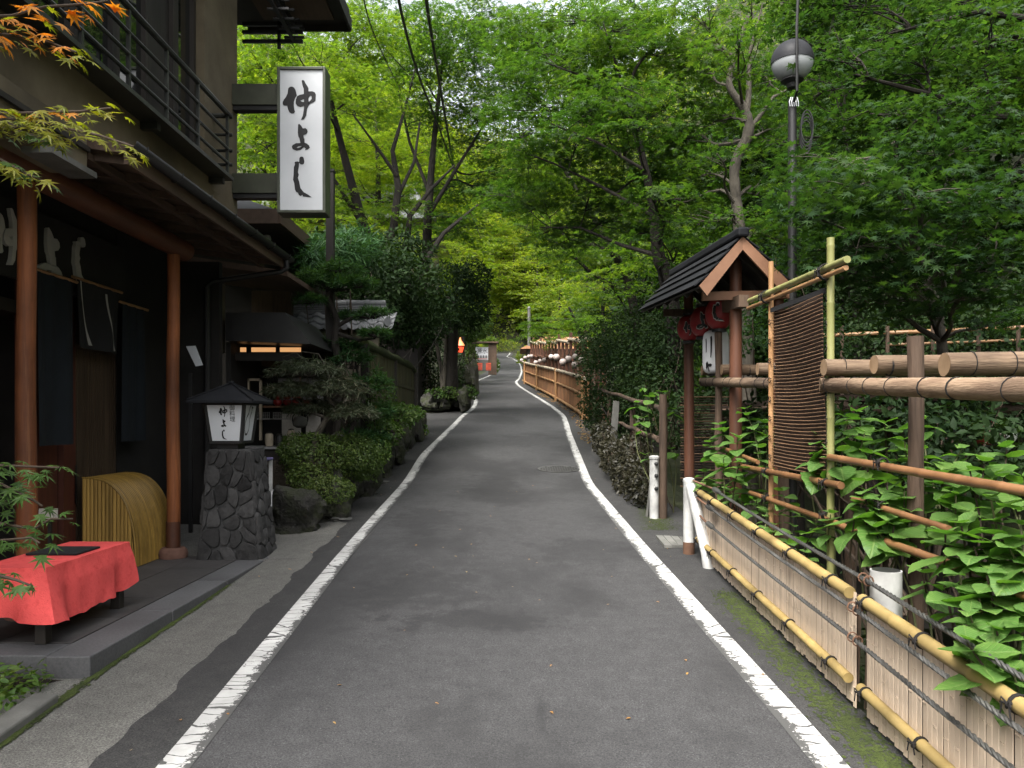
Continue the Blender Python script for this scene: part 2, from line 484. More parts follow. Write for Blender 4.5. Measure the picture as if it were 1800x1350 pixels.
def asphalt(name, c1, c2, speck, patch, stains=()):
    m = M(name, [c1, c2], 9, .92, .7, 330, stain=.0, bdist=.003)
    N, L = m.node_tree.nodes, m.node_tree.links
    b = N["Principled BSDF"]
    src = b.inputs['Base Color'].links[0].from_socket
    tc = N.new("ShaderNodeTexCoord")
    # light aggregate specks
    vo = N.new("ShaderNodeTexVoronoi"); vo.inputs['Scale'].default_value = 120
    L.new(tc.outputs['Object'], vo.inputs[0])
    lt = N.new("ShaderNodeMath"); lt.operation = 'LESS_THAN'; lt.inputs[1].default_value = .22
    L.new(vo.outputs['Distance'], lt.inputs[0])
    sp = N.new("ShaderNodeSeparateColor"); L.new(vo.outputs['Color'], sp.inputs[0])
    gt = N.new("ShaderNodeMath"); gt.operation = 'GREATER_THAN'; gt.inputs[1].default_value = .92
    L.new(sp.outputs[0], gt.inputs[0])
    ml = N.new("ShaderNodeMath"); ml.operation = 'MULTIPLY'
    L.new(lt.outputs[0], ml.inputs[0]); L.new(gt.outputs[0], ml.inputs[1])
    m1 = N.new("ShaderNodeMix"); m1.data_type = 'RGBA'; m1.inputs[7].default_value = (*speck, 1)
    L.new(ml.outputs[0], m1.inputs[0]); L.new(src, m1.inputs[6])
    ag = N.new("ShaderNodeTexNoise"); ag.inputs['Scale'].default_value = 120; ag.inputs['Detail'].default_value = 3; ag.inputs['Roughness'].default_value = .7
    L.new(tc.outputs['Object'], ag.inputs[0])
    am = N.new("ShaderNodeMapRange"); am.inputs[1].default_value = .36; am.inputs[2].default_value = .64; am.inputs[3].default_value = .5; am.inputs[4].default_value = 1.6
    L.new(ag.outputs[0], am.inputs[0])
    mg = N.new("ShaderNodeMix"); mg.data_type = 'RGBA'; mg.blend_type = 'MULTIPLY'; mg.inputs[0].default_value = 1
    L.new(src, mg.inputs[6]); L.new(am.outputs[0], mg.inputs[7]); L.new(mg.outputs[2], m1.inputs[6])
    # broad dark worn patches and repairs
    mp = N.new("ShaderNodeMapping"); mp.inputs['Scale'].default_value = (.75, .5, .5)
    L.new(tc.outputs['Object'], mp.inputs[0])
    nz = N.new("ShaderNodeTexNoise"); nz.inputs['Scale'].default_value = .9; nz.inputs['Detail'].default_value = 7; nz.inputs['Roughness'].default_value = .62
    L.new(mp.outputs[0], nz.inputs[0])
    mr = N.new("ShaderNodeMapRange"); mr.inputs[1].default_value = .47; mr.inputs[2].default_value = .60
    L.new(nz.outputs[0], mr.inputs[0])
    mm = N.new("ShaderNodeMath"); mm.operation = 'MULTIPLY'; mm.inputs[1].default_value = patch
    L.new(mr.outputs[0], mm.inputs[0])
    m2 = N.new("ShaderNodeMix"); m2.data_type = 'RGBA'; m2.inputs[7].default_value = (.019, .019, .0195, 1)
    L.new(mm.outputs[0], m2.inputs[0]); L.new(m1.outputs[2], m2.inputs[6])
    # damp stains with outlines of their own
    for (cx, cy, rx, ry, amt) in stains:
        sv = N.new("ShaderNodeVectorMath"); sv.operation = 'SUBTRACT'; sv.inputs[1].default_value = (cx, cy, 0)
        L.new(tc.outputs['Object'], sv.inputs[0])
        sc_ = N.new("ShaderNodeVectorMath"); sc_.operation = 'MULTIPLY'; sc_.inputs[1].default_value = (1 / rx, 1 / ry, 0)
        L.new(sv.outputs[0], sc_.inputs[0])
        ln = N.new("ShaderNodeVectorMath"); ln.operation = 'LENGTH'; L.new(sc_.outputs[0], ln.inputs[0])
        ns = N.new("ShaderNodeTexNoise"); ns.inputs['Scale'].default_value = 4.2; ns.inputs['Detail'].default_value = 8; ns.inputs['Roughness'].default_value = .7
        L.new(tc.outputs['Object'], ns.inputs[0])
        sm_ = N.new("ShaderNodeMath"); sm_.operation = 'MULTIPLY_ADD'; sm_.inputs[1].default_value = 3.2
        L.new(ns.outputs[0], sm_.inputs[0]); L.new(ln.outputs['Value'], sm_.inputs[2])
        sr = N.new("ShaderNodeMapRange"); sr.inputs[1].default_value = 2.1; sr.inputs[2].default_value = 2.42; sr.inputs[3].default_value = amt; sr.inputs[4].default_value = 0
        L.new(sm_.outputs[0], sr.inputs[0])
        ms_ = N.new("ShaderNodeMix"); ms_.data_type = 'RGBA'; ms_.inputs[7].default_value = (.016, .016, .0165, 1)
        L.new(sr.outputs[0], ms_.inputs[0]); L.new(m2.outputs[2], ms_.inputs[6])
        m2 = ms_
    # hairline cracks
    v2 = N.new("ShaderNodeTexVoronoi"); v2.feature = 'DISTANCE_TO_EDGE'; v2.inputs['Scale'].default_value = .55
    nd = N.new("ShaderNodeTexNoise"); nd.inputs['Scale'].default_value = 2.5; nd.inputs['Detail'].default_value = 5
    L.new(tc.outputs['Object'], nd.inputs[0])
    va = N.new("ShaderNodeVectorMath"); va.operation = 'MULTIPLY_ADD'; va.inputs[1].default_value = (.5, .5, .5)
    L.new(nd.outputs['Color'], va.inputs[0]); L.new(tc.outputs['Object'], va.inputs[2])
    L.new(va.outputs[0], v2.inputs[0])
    l2 = N.new("ShaderNodeMath"); l2.operation = 'LESS_THAN'; l2.inputs[1].default_value = .0007
    L.new(v2.outputs['Distance'], l2.inputs[0])
    l3 = N.new("ShaderNodeMath"); l3.operation = 'MULTIPLY'; l3.inputs[1].default_value = .22
    L.new(l2.outputs[0], l3.inputs[0])
    m3 = N.new("ShaderNodeMix"); m3.data_type = 'RGBA'; m3.inputs[7].default_value = (.02, .02, .02, 1)
    L.new(l3.outputs[0], m3.inputs[0]); L.new(m2.outputs[2], m3.inputs[6])
    L.new(m3.outputs[2], b.inputs['Base Color'])
    return m


W['lane'] = asphalt('asphalt_lane', (.035, .035, .0355), (.052, .052, .0525), (.15, .15, .148), .75, [(-.75, 6.3, .75, .8, .5), (-.35, 5.5, .8, .3, .6), (-.3, 11.9, .6, 1.3, .5), (.7, 7.6, .7, .8, .4), (.15, 4.0, .05, .22, .5), (.3, 17.5, .9, 1.4, .4), (-1.0, 9.2, .5, 1.2, .5)])
W['shoulder'] = asphalt('asphalt_shoulder', (.020, .020, .020), (.036, .0355, .034), (.12,.12,.11), .5)


def line_paint():
    m = M('worn_road_paint', [(.34, .34, .325), (.47, .47, .455)], 9, .8, .3, 200, stain=.3, sscale=2)
    N, L = m.node_tree.nodes, m.node_tree.links
    b = N["Principled BSDF"]
    src = b.inputs['Base Color'].links[0].from_socket
    uv = N.new("ShaderNodeUVMap")
    mp = N.new("ShaderNodeMapping"); mp.inputs['Scale'].default_value = (.32, 1.25, 1)
    L.new(uv.outputs[0], mp.inputs[0])
    nd = N.new("ShaderNodeTexNoise"); nd.inputs['Scale'].default_value = 6; nd.inputs['Detail'].default_value = 5
    L.new(uv.outputs[0], nd.inputs[0])
    va = N.new("ShaderNodeVectorMath"); va.operation = 'MULTIPLY_ADD'; va.inputs[1].default_value = (.07, .1, 0)
    L.new(nd.outputs['Color'], va.inputs[0]); L.new(mp.outputs[0], va.inputs[2])
    vo = N.new("ShaderNodeTexVoronoi"); vo.feature = 'DISTANCE_TO_EDGE'; vo.inputs['Scale'].default_value = 9
    L.new(va.outputs[0], vo.inputs[0])
    lt = N.new("ShaderNodeMath"); lt.operation = 'LESS_THAN'; lt.inputs[1].default_value = .026
    L.new(vo.outputs[0], lt.inputs[0])
    n2 = N.new("ShaderNodeTexNoise"); n2.inputs['Scale'].default_value = 30; n2.inputs['Detail'].default_value = 6; n2.inputs['Roughness'].default_value = .75
    L.new(uv.outputs[0], n2.inputs[0])
    n3 = N.new("ShaderNodeTexNoise"); n3.inputs['Scale'].default_value = 2.0
    L.new(uv.outputs[0], n3.inputs[0])
    sx = N.new("ShaderNodeSeparateXYZ"); L.new(uv.outputs[0], sx.inputs[0])
    # worn most along the wheel side of the band
    ab = N.new("ShaderNodeMath"); ab.operation = 'ABSOLUTE'
    su = N.new("ShaderNodeMath"); su.operation = 'SUBTRACT'; su.inputs[1].default_value = .035
    L.new(sx.outputs[0], su.inputs[0]); L.new(su.outputs[0], ab.inputs[0])
    em = N.new("ShaderNodeMapRange"); em.inputs[1].default_value = .03; em.inputs[2].default_value = .115; em.inputs[3].default_value = 0; em.inputs[4].default_value = .30
    L.new(ab.outputs[0], em.inputs[0])
    ad = N.new("ShaderNodeMath"); L.new(n2.outputs[0], ad.inputs[0]); L.new(em.outputs[0], ad.inputs[1])
    a2 = N.new("ShaderNodeMath"); a2.operation = 'MULTIPLY_ADD'; a2.inputs[1].default_value = .5
    L.new(n3.outputs[0], a2.inputs[0]); L.new(ad.outputs[0], a2.inputs[2])
    gt = N.new("ShaderNodeMath"); gt.operation = 'GREATER_THAN'; gt.inputs[1].default_value = .93
    L.new(a2.outputs[0], gt.inputs[0])
    mxm = N.new("ShaderNodeMath"); mxm.operation = 'MAXIMUM'
    L.new(lt.outputs[0], mxm.inputs[0]); L.new(gt.outputs[0], mxm.inputs[1])
    mx = N.new("ShaderNodeMix"); mx.data_type = 'RGBA'; mx.inputs[7].default_value = (.06, .06, .058, 1)
    L.new(mxm.outputs[0], mx.inputs[0]); L.new(src, mx.inputs[6])
    L.new(mx.outputs[2], b.inputs['Base Color'])
    return m


W['line'] = line_paint()

# terrain sheet
gx = np.concatenate([np.arange(-90, -12, 4), np.arange(-12, 14, .5), np.arange(14, 92, 4)])
gy = np.concatenate([np.arange(-40, 2, 3), np.arange(2, 40, .6), np.arange(40, 185, 3)])
mb = MB()
mb.v = [(x, y, hz(x, y) + (.04 * math.sin(x * 3.1 + y) + .03 * math.sin(y * 4.3 - x) if abs(x - XC(min(max(y, 3), 120))) > 2.4 else 0)) for y in gy for x in gx]
nx = len(gx)
mb.f = [(j * nx + i, j * nx + i + 1, (j + 1) * nx + i + 1, (j + 1) * nx + i) for j in range(len(gy) - 1) for i in range(nx - 1)]
W['forest_floor'] = M('forest_floor', [(.016, .020, .009), (.030, .034, .014), (.024, .040, .011)], 1.2, 1, .8, 8, stain=.4, bdist=.05)
tag(mb.build('ground', W['forest_floor'], smooth=True), kind='structure')

ys = np.concatenate([np.arange(-8, 12, .0625), np.arange(12, 30, .25), np.arange(30, 118, 1.0)])


def strip(name, mat, xa, xb, y0, y1, n, dz, step=.25, parent=None, uv=False):
    yy = [y for y in ys if y0 - 1e-6 <= y <= y1 + 1e-6]
    mb = MB()
    for y in yy:
        a, b = xa(y), xb(y)
        for i in range(n + 1):
            x = a + (b - a) * i / n
            mb.v.append((x, y, gz(x, y) + dz))
    for j in range(len(yy) - 1):
        for i in range(n):
            q = j * (n + 1) + i
            mb.f.append((q, q + 1, q + n + 2, q + n + 1))
    o = mb.build(name, mat, parent, smooth=True)
    if uv:
        u = o.data.uv_layers.new(name='UVMap')
        d = []
        for p in o.data.polygons:
            for vi in p.vertices:
                j, i = divmod(vi, n + 1)
                d += [.15 * (i if uv is True else n - i) / n, yy[j]]
        u.data.foreach_set('uv', d)
    return o


_rr = np.random.RandomState(3)
_rn = np.convolve(_rr.randn(700), np.ones(3) / 3, mode='same') * .028
rg = lambda y: .016 * math.sin(y * 2.3) + .01 * math.sin(y * 6.1 + 1) + .75 * float(np.interp(y, np.arange(700) * .0625 - 8, _rn))
road = tag(strip('road', W['lane'], lambda y: XL(y), lambda y: XR(y), -8, 117, 6, 0), kind='structure')
ORG[road.name] = Vector((0, 0, 0))


def left_edge(y):
    if y < 9.2: return -1.84 - .02 * max(0, y - 5) + rg(y)
    if y < 9.8: return -1.95 - (y - 9.2) * .6
    if y < 17.5: return -2.45
    if y < 24: return -7.0
    return XL(y) - .75


def right_edge(y):
    if y < 7.5: return 1.78
    if y < 9.4: return 2.5
    return XR(y) + .55 + .5 * max(0, min(1, (12 - y) / 3)) + rg(y * .7)


strip('road_shoulder', W['shoulder'], left_edge, lambda y: XL(y), -8, 117, 5, 0, parent=road)
strip('road_shoulder', W['shoulder'], lambda y: XR(y), right_edge, -8, 117, 4, 0, parent=road)
strip('edge_line', W['line'], lambda y: XL(y) - .075, lambda y: XL(y) + .075, -4, 116, 3, .004, parent=road, uv=True)
strip('edge_line', W['line'], lambda y: XR(y) - .075, lambda y: XR(y) + .075, -4, 116, 3, .004, parent=road, uv='flip')
W['apron'] = asphalt('apron_concrete', (.082, .080, .072), (.118, .115, .104), (.26, .25, .23), .25)
tag(strip('pavement', W['apron'], lambda y: -5.2 if y > 7.6 else -2.75, lambda y: -1.5, -8, 11.2, 8, -.006), kind='structure')

# apron moss along the platform kerb and along the right fence foot
def moss_strip(name, pts, w, n, seed):
    rnd = random.Random(seed)
    mb = MB()
    for k in range(n):
        t = rnd.random()
        i = min(len(pts) - 2, int(t * (len(pts) - 1)))
        f = t * (len(pts) - 1) - i
        x = pts[i][0] + (pts[i + 1][0] - pts[i][0]) * f + rnd.gauss(0, w)
        y = pts[i][1] + (pts[i + 1][1] - pts[i][1]) * f + rnd.gauss(0, .04)
        r = rnd.uniform(.003, .011)
        z = gz(x, y) + .002
        m = 6
        vs = [(x + r * math.cos(a) * rnd.uniform(.7, 1.2), y + 1.6 * r * math.sin(a), z) for a in [2 * PI * q / m for q in range(m)]] + [(x, y, z + r * .4)]
        mb.add(vs, [(q, (q + 1) % m, m) for q in range(m)])
    return tag(mb.build(name, W['moss'], smooth=True), kind='stuff')


moss_strip('moss', [(-2.36, 3.2), (-2.36, 6.6)], .014, 2600, 3)
moss_strip('moss', [(1.66, 2.2), (1.64, 4.0), (1.66, 6.2)], .055, 5200, 4)
moss_strip('moss', [(1.62, 8.6), (1.7, 9.6), (1.85, 11)], .09, 2200, 5)

# manhole cover and a drain plate
mx_, my_ = ground_hit(982, 825)
mh = thing('manhole_cover', 'round iron manhole cover set in the asphalt beside the right white line', 'manhole cover', (mx_, my_, zr(my_)))
sl_ = (zr(my_ + .3) - zr(my_ - .3)) / .6
def onroad(x, y, dz): return (x, y, zr(my_) + sl_ * (y - my_) + dz)
mb = MB()
n = 40
for r, dz in ((.36, .003), (.36, .012), (.33, .012), (.32, .008), (0.001, .008)):
    mb.v += [onroad(mx_ + r * math.cos(2 * PI * k / n), my_ + r * math.sin(2 * PI * k / n), dz) for k in range(n)]
for j in range(4):
    for k in range(n): mb.f.append((j * n + k, j * n + (k + 1) % n, (j + 1) * n + (k + 1) % n, (j + 1) * n + k))
W['iron'] = M('cast_iron', [(.05, .05, .05), (.085, .083, .08)], 12, .55, .4, 60, metal=.3)
mb.build('rim', W['iron'], mh)
mb = MB()
for i in range(-7, 8):
    for j in range(-7, 8):
        x, y = i * .042, j * .042
        if x * x + y * y < .30 ** 2 and (i + j) % 2 == 0:
            p = Vector(onroad(mx_ + x, my_ + y, .008))
            mb.box(p.x - .016, p.x + .016, p.y - .016, p.y + .016, p.z, p.z + .006)
tag(mb.build('tread', W['iron'], mh), kind='stuff')

# ================================================================== PLATFORM IN FRONT OF THE RESTAURANT
PZ = .428
plat = tag(MB().box(-3.97, -2.62, 4.74, 8.3, .05, PZ - .012).build('terrace', W['mortar']), kind='structure')
ORG[plat.name] = Vector((0, 0, 0))
tw, tl = .45, .6
for i in range(3):
    for j in range(6):
        x0 = -2.625 - (i + 1) * tw; y0 = 4.76 + j * tl - (0.0 if i % 2 == 0 else .0)
        MB().box(x0 + .003, x0 + tw - .003, y0 + .003, min(8.3, y0 + tl) - .003, PZ - .03, PZ + random.uniform(-.0015, .0015)).build('paving_tile', W['tile'], plat)
# kerb stones
yk = 4.47
ek = [4.47, 5.55, 6.6, 7.55]
for a, b in zip(ek[:-1], ek[1:]):
    MB().box(-2.62, -2.37 + .006 * (a - 4.47), a + .002, b - .002, .12, PZ).build('kerb_stone', W['granite'], plat, bevel=.008)
mb = MB()
mb.add([(-2.62, 7.552, .3), (-2.355, 7.552, .3), (-2.36, 8.0, .3), (-2.62, 8.2, .3), (-2.62, 7.552, PZ), (-2.355, 7.552, PZ), (-2.36, 8.0, PZ), (-2.62, 8.2, PZ)], [(0, 3, 2, 1), (4, 5, 6, 7), (0, 1, 5, 4), (1, 2, 6, 5), (2, 3, 7, 6), (3, 0, 4, 7)])
mb.build('kerb_stone', W['granite'], plat)
for a, b in ((-3.12, -2.624), (-3.75, -3.124), (-4.3, -3.754)):
    MB().box(a, b - .004, 4.50 - .25 * (-2.62 - b) * .12, 4.738, .1, PZ - .002).build('kerb_stone', W['granite'], plat, bevel=.008)

# planting bed in front of it with a worn edging stone
bed = tag(MB().grid(8, 10, lambda u, v: (-4.4 + 1.9 * u, 2.0 + 2.45 * v, gz(-2.4, 2.0 + 2.45 * v) - .02 + .05 * math.sin(u * 9) * math.sin(v * 7))).build('planting_bed', W['soil'], smooth=True), kind='structure')
ORG[bed.name] = Vector((0, 0, 0))
for a, b in ((1.8, 3.35), (3.37, 4.15)):
    mb = MB()
    za, zb = gz(-2.4, a), gz(-2.4, b)
    xa, xb = -2.36 - (4.15 - a) * .015, -2.36 - (4.15 - b) * .015
    mb.add([(xa - .13, a, za - .1), (xa, a, za - .1), (xb, b, zb - .1), (xb - .13, b, zb - .1), (xa - .13, a, za + .05), (xa, a, za + .045), (xb, b, zb + .045), (xb - .13, b, zb + .05)], [(0, 3, 2, 1), (4, 5, 6, 7), (0, 1, 5, 4), (1, 2, 6, 5), (2, 3, 7, 6), (3, 0, 4, 7)])
    mb.build('edging_stone', W['concrete_grey'], bed, bevel=.012)

# ================================================================== RESTAURANT
rest = thing('restaurant', 'dark two storey wooden restaurant with ochre upper wall and orange posts on the left', 'building', (-3.5, 6, PZ))
mb = MB().box(-3.25, -3.0, .5, 8.7, 3.74, 4.18)
mb.box(-3.25, -3.003, 7.78, 8.7, 4.18, 6.915)
mb.box(-3.6, -3.25, 8.3, 8.7, 3.74, 6.915)
mb.build('upper_wall', W['plaster'], rest)
# interior of upper floor: back, floor, ceiling
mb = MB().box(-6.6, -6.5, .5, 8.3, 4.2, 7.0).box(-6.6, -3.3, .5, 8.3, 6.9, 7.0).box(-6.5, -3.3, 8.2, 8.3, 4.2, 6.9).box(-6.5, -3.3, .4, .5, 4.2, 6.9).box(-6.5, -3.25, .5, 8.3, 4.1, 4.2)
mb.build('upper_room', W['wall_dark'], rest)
wy = [.6, 2.6, 3.4, 4.2, 4.95, 5.6, 6.2, 6.75, 7.3, 7.76]
wf = None
for k, (a, b) in enumerate(zip(wy[:-1], wy[1:])):
    fr = MB().box(-3.16, -3.08, a, a + .055, 4.2, 6.9).box(-3.16, -3.08, b - .055, b - .002, 4.2, 6.9).box(-3.16, -3.08, a + .055, b - .055, 4.2, 4.26).build('window', W['dark_timber'], rest)
    if k in (7,):
        MB().box(-3.13, -3.12, a + .055, b - .055, 4.26, 6.9).build('panel', W['dark_timber'], fr)
    else:
        MB().box(-3.128, -3.12, a + .055, b - .055, 4.26, 6.9).build('pane', W['glass'], fr)
# balcony railing
bal = MB().box(-3.0, -2.80, .5, 8.02, 4.165, 4.20).build('balcony_sill', W['rail_metal'], rest)
for i, (z, r) in enumerate(((4.82, .026), (4.63, .016), (4.47, .016), (4.33, .016))):
    MB().tube([(-2.84, .5, z), (-2.84, 8.04, z)], r, 8).build('rail', W['rail_metal'], bal, smooth=True)
    MB().tube([(-3.0, 7.98, z - .012), (-2.80, 7.98, z - .012)], r, 8).build('rail', W['rail_metal'], bal, smooth=True)
for y in (2.0, 2.65, 3.3, 3.95, 4.6, 5.25, 5.9, 6.55, 7.2, 7.95):
    MB().box(-2.855, -2.827, y - .012, y + .012, 4.2, 4.82).build('baluster', W['rail_metal'], bal)
for y in (3.2, 4.95, 6.45, 7.9):
    MB().box(-2.998, -2.86, y - .03, y + .03, 4.105, 4.163).build('bracket', W['rail_metal'], bal)
# pent roof over the terrace
mb = MB()
for (y0, y1, dz) in ((5.5, 9.4, 0), (9.5, 11.2, -.12)):
    mb.add([(-2.68, y0, 3.60 + dz), (-2.68, y1, 3.60 + dz), (-4.0, y1, 3.78 + dz), (-4.0, y0, 3.78 + dz), (-2.68, y0, 3.66 + dz), (-2.68, y1, 3.66 + dz), (-4.0, y1, 3.86 + dz), (-4.0, y0, 3.86 + dz)], [(0, 3, 2, 1), (4, 5, 6, 7), (0, 1, 5, 4), (1, 2, 6, 5), (2, 3, 7, 6), (3, 0, 4, 7)])
eave = mb.build('pent_roof', W['eave_wood'], rest)
MB().beam((-2.665, 5.5, 3.60), (-2.665, 9.4, 3.60), .03, .15).build('fascia', W['eave_wood'], eave)
MB().beam((-2.95, 5.5, 3.585), (-2.95, 9.4, 3.585), .05, .05).build('batten', W['eave_wood'], eave)
for y in np.arange(5.6, 9.4, .45):
    MB().beam((-2.70, y, 3.575), (-3.9, y, 3.74), .045, .06).build('rafter', W['eave_wood'], eave)
mb = MB()
g = [(.052 * math.cos(a), .052 * math.sin(a)) for a in np.linspace(PI, 2 * PI, 8)]
mb.grid(1, 7, lambda u, v: (-2.615 + g[round(v * 7)][0], 5.45 + 3.95 * u, 3.665 + g[round(v * 7)][1]))
gut = mb.build('gutter', W['black_metal'], eave, smooth=True)
gut.modifiers.new('solid', 'SOLIDIFY').thickness = .006
for y in np.arange(5.6, 9.4, .6):
    MB().tube([(-2.665, y, 3.63), (-2.63, y, 3.604), (-2.56, y, 3.64), (-2.558, y, 3.675)], .006, 5).build('gutter_bracket', W['black_metal'], eave)
MB().tube([(-2.615, 9.25, 3.63), (-2.615, 9.25, 3.53), (-2.67, 9.25, 3.49), (-3.45, 9.2, 3.36), (-3.52, 9.2, 3.30), (-3.52, 9.2, 1.2)], .032, 8).build('downpipe', W['black_metal'], rest, smooth=True)
MB().box(-3.2, -2.93, .5, 5.49, 3.46, 3.737).build('lower_band', W['plaster'], rest)
MB().box(-3.15, -2.905, .5, 5.49, 3.60, 3.635).build('flashing', W['dark_timber'], rest)
MB().box(-4.0, -3.2, .5, 5.49, 3.70, 3.76).build('soffit', W['eave_wood'], rest)
MB().box(-3.05, -2.86, 4.95, 5.49, 3.42, 3.459).build('steel_plate', W['concrete_grey'], rest)
# lower front: log beam, posts, dark walls
MB().tube([(-3.28, 1.5, 3.45), (-3.28, 7.98, 3.45)], [.10, .10], 14).build('log_beam', W['red_beam'], rest, smooth=True)
for (y, z0) in ((5.38, PZ), (7.71, PZ + .08)):
    b = 3.36
    ps = MB().tube([(-3.28 + .006 * math.sin(t * 9), y, z0 + (b - z0) * t) for t in np.linspace(0, 1, 9)], [.061 + .003 * math.sin(t * 7) for t in range(9)], 18).build('post', W['cedar_post'], rest, smooth=True)
    MB().tube([(-3.28, y, z0 + .01), (-3.28, y, z0 + .27)], .0665, 18).build('post_sleeve', W['red_beam'], ps, smooth=True)
    prof = [(.05, .10), (.10, .10), (.128, .075), (.137, .04), (.13, 0)]
    MB().lathe([(r, h) for r, h in reversed(prof)], (-3.28, y, PZ + .001), 18).build('base_stone', M('base_stone%d' % y, [(.10, .05, .035), (.17, .09, .065)], 14, .9, .6, 60), ps, smooth=True)
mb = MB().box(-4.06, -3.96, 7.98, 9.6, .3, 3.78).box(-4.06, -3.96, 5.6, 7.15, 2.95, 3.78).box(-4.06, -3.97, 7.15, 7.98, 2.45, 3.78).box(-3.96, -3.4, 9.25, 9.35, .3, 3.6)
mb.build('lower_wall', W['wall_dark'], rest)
MB().box(-4.6, -4.5, 2, 6.95, PZ, 3.78).build('recess_wall', W['orange_wall'], rest)  # dim orange lamplight in the recess put into the wall colour
MB().box(-4.5, -3.98, 6.95, 7.02, PZ, 3.78).build('recess_side', W['wall_dark'], rest)
MB().box(-4.5, -3.98, 1.9, 6.95, 2.62, 2.72).build('recess_lintel', W['dark_timber'], rest)
for y in (5.1, 5.5, 5.9, 6.3):
    MB().box(-4.49, -4.44, y, y + .03, 1.2, 2.0).build('shelf_post', W['dark_timber'], rest)
for z in (1.2, 1.5, 1.8, 2.0):
    MB().box(-4.49, -4.3, 4.6, 6.6, z, z + .02).build('shelf', W['dark_timber'], rest)
MB().box(-4.03, -3.93, 6.98, 7.17, PZ, 2.95).build('door_post', W['door_red'], rest)
dr = MB().box(-3.99, -3.97, 7.17, 7.98, PZ, 2.45).build('door', W['door_slat'], rest)
for k in range(21):
    y = 7.20 + k * .036
    MB().box(-3.969, -3.95, y, y + .02, PZ + .05, 2.4).build('slat', W['door_slat'], dr)
MB().box(-3.968, -3.93, 7.155, 7.19, 1.0, 1.35).build('handle', W['black_metal'], dr)
MB().box(-4.06, -3.972, 6.5, 6.96, PZ, 2.9).build('side_panel', W['door_red'], rest)
# upper eave at the far end and its lattice
up = MB().box(-6.0, -2.72, .5, 8.75, 6.92, 7.05).box(-6.0, -2.0, 8.752, 9.8, 6.62, 6.80).build('upper_roof', W['dark_timber'], rest)  # out-of-view near overhang kept short to let light onto the sign
MB().box(-3.0, -2.15, 8.8, 9.62, 6.595, 6.618).build('soffit_panel', W['eave_wood'], up)
MB().beam((-3.25, 9.81, 6.62), (-1.985, 9.81, 6.62), .03, .14).build('fascia', W['dark_timber'], up)
MB().beam((-1.985, 8.75, 6.62), (-1.985, 9.8, 6.62), .03, .14).build('fascia', W['dark_timber'], up)
lat = MB().box(-3.22, -2.5, 9.50, 9.54, 6.47, 6.51).build('lattice', W['black_metal'], up)
for z in (6.38, 6.27):
    MB().box(-3.22, -2.5, 9.50, 9.54, z, z + .035).build('bar', W['black_metal'], lat)
for z in (6.47, 6.38, 6.27):
    MB().box(-2.62, -2.585, 7.2, 9.49, z, z + .03).build('bar', W['black_metal'], lat)
for y in np.arange(7.3, 9.6, .22):
    MB().box(-2.72, -2.48, y, y + .03, 6.42, 6.445).build('bar', W['black_metal'], lat)
    MB().box(-2.72, -2.48, y, y + .03, 6.32, 6.345).build('bar', W['black_metal'], lat)
MB().box(-2.80, -2.765, 9.50, 9.54, 6.2, 6.6).build('bar', W['black_metal'], lat)

# ------------------------------------------------------------------ brush characters
NAKA1 = [z1(*p) for p in [(255, 430), (280, 405), (320, 400), (355, 420), (378, 460), (390, 510), (400, 550), (375, 590), (352, 650), (348, 720), (357, 790), (370, 830), (350, 855), (310, 860), (275, 840), (250, 790), (235, 725), (185, 722), (160, 700), (158, 665), (180, 620), (215, 575), (240, 520)]]
NAKA2 = [z1(*p) for p in [(480, 300), (500, 288), (525, 300), (550, 350), (580, 395), (597, 430), (597, 480), (590, 560), (600, 650), (612, 700), (575, 780), (560, 890), (520, 955), (470, 965), (500, 890), (515, 800), (520, 720), (520, 600), (515, 440), (495, 380)]]
NAKA3 = [z1(*p) for p in [(525, 525), (450, 540), (405, 562), (382, 620), (377, 685), (410, 730), (460, 748), (525, 725), (525, 662), (490, 660), (458, 640), (500, 622), (525, 615)]]
NAKA4 = [z1(*p) for p in [(585, 482), (660, 480), (705, 500), (722, 540), (715, 640), (685, 665), (630, 690), (600, 720), (585, 655), (610, 655), (650, 610), (648, 560), (630, 555), (600, 590), (585, 620)]]
YO1 = [z1(*p) for p in [(415, 1180), (420, 1045), (438, 1030), (470, 1060), (502, 1110), (545, 1105), (575, 1130), (583, 1170), (560, 1205), (512, 1225), (520, 1290)]] + [z2(*p) for p in [(492, 110), (497, 195), (430, 195), (412, 110)]] + [z1(425, 1250)]
YO2 = [z2(*p) for p in [(445, 188), (360, 190), (305, 220), (292, 245), (305, 285), (370, 310), (440, 295), (475, 260), (450, 240), (425, 255), (385, 268), (370, 258), (400, 240), (445, 236)]]
YO3 = [z2(*p) for p in [(440, 190), (495, 182), (530, 195), (565, 225), (580, 262), (545, 292), (500, 298), (512, 278), (490, 255), (470, 265), (445, 240)]]
SHI1 = [z2(*p) for p in [(412, 430), (425, 408), (458, 400), (480, 420), (493, 480), (485, 515), (460, 530), (430, 525), (408, 500)]]
SHI2 = [z2(*p) for p in [(410, 490), (385, 478), (345, 485), (335, 500), (345, 520), (325, 570), (320, 700), (312, 770), (330, 820), (345, 930), (360, 960), (390, 975), (405, 1010), (430, 1028), (460, 1010), (470, 1035), (520, 1040), (560, 1045), (608, 1048), (560, 1010), (480, 965), (430, 900), (410, 800), (390, 740), (405, 690), (390, 650), (405, 560)]]
CH = {'naka': [NAKA1, NAKA2, NAKA3, NAKA4], 'yo': [YO1, YO2, YO3], 'shi': [SHI1, SHI2]}


def chbox(ps):
    xs = [p[0] for q in ps for p in q]; ys_ = [p[1] for q in ps for p in q]
    return min(xs), max(xs), min(ys_), max(ys_)


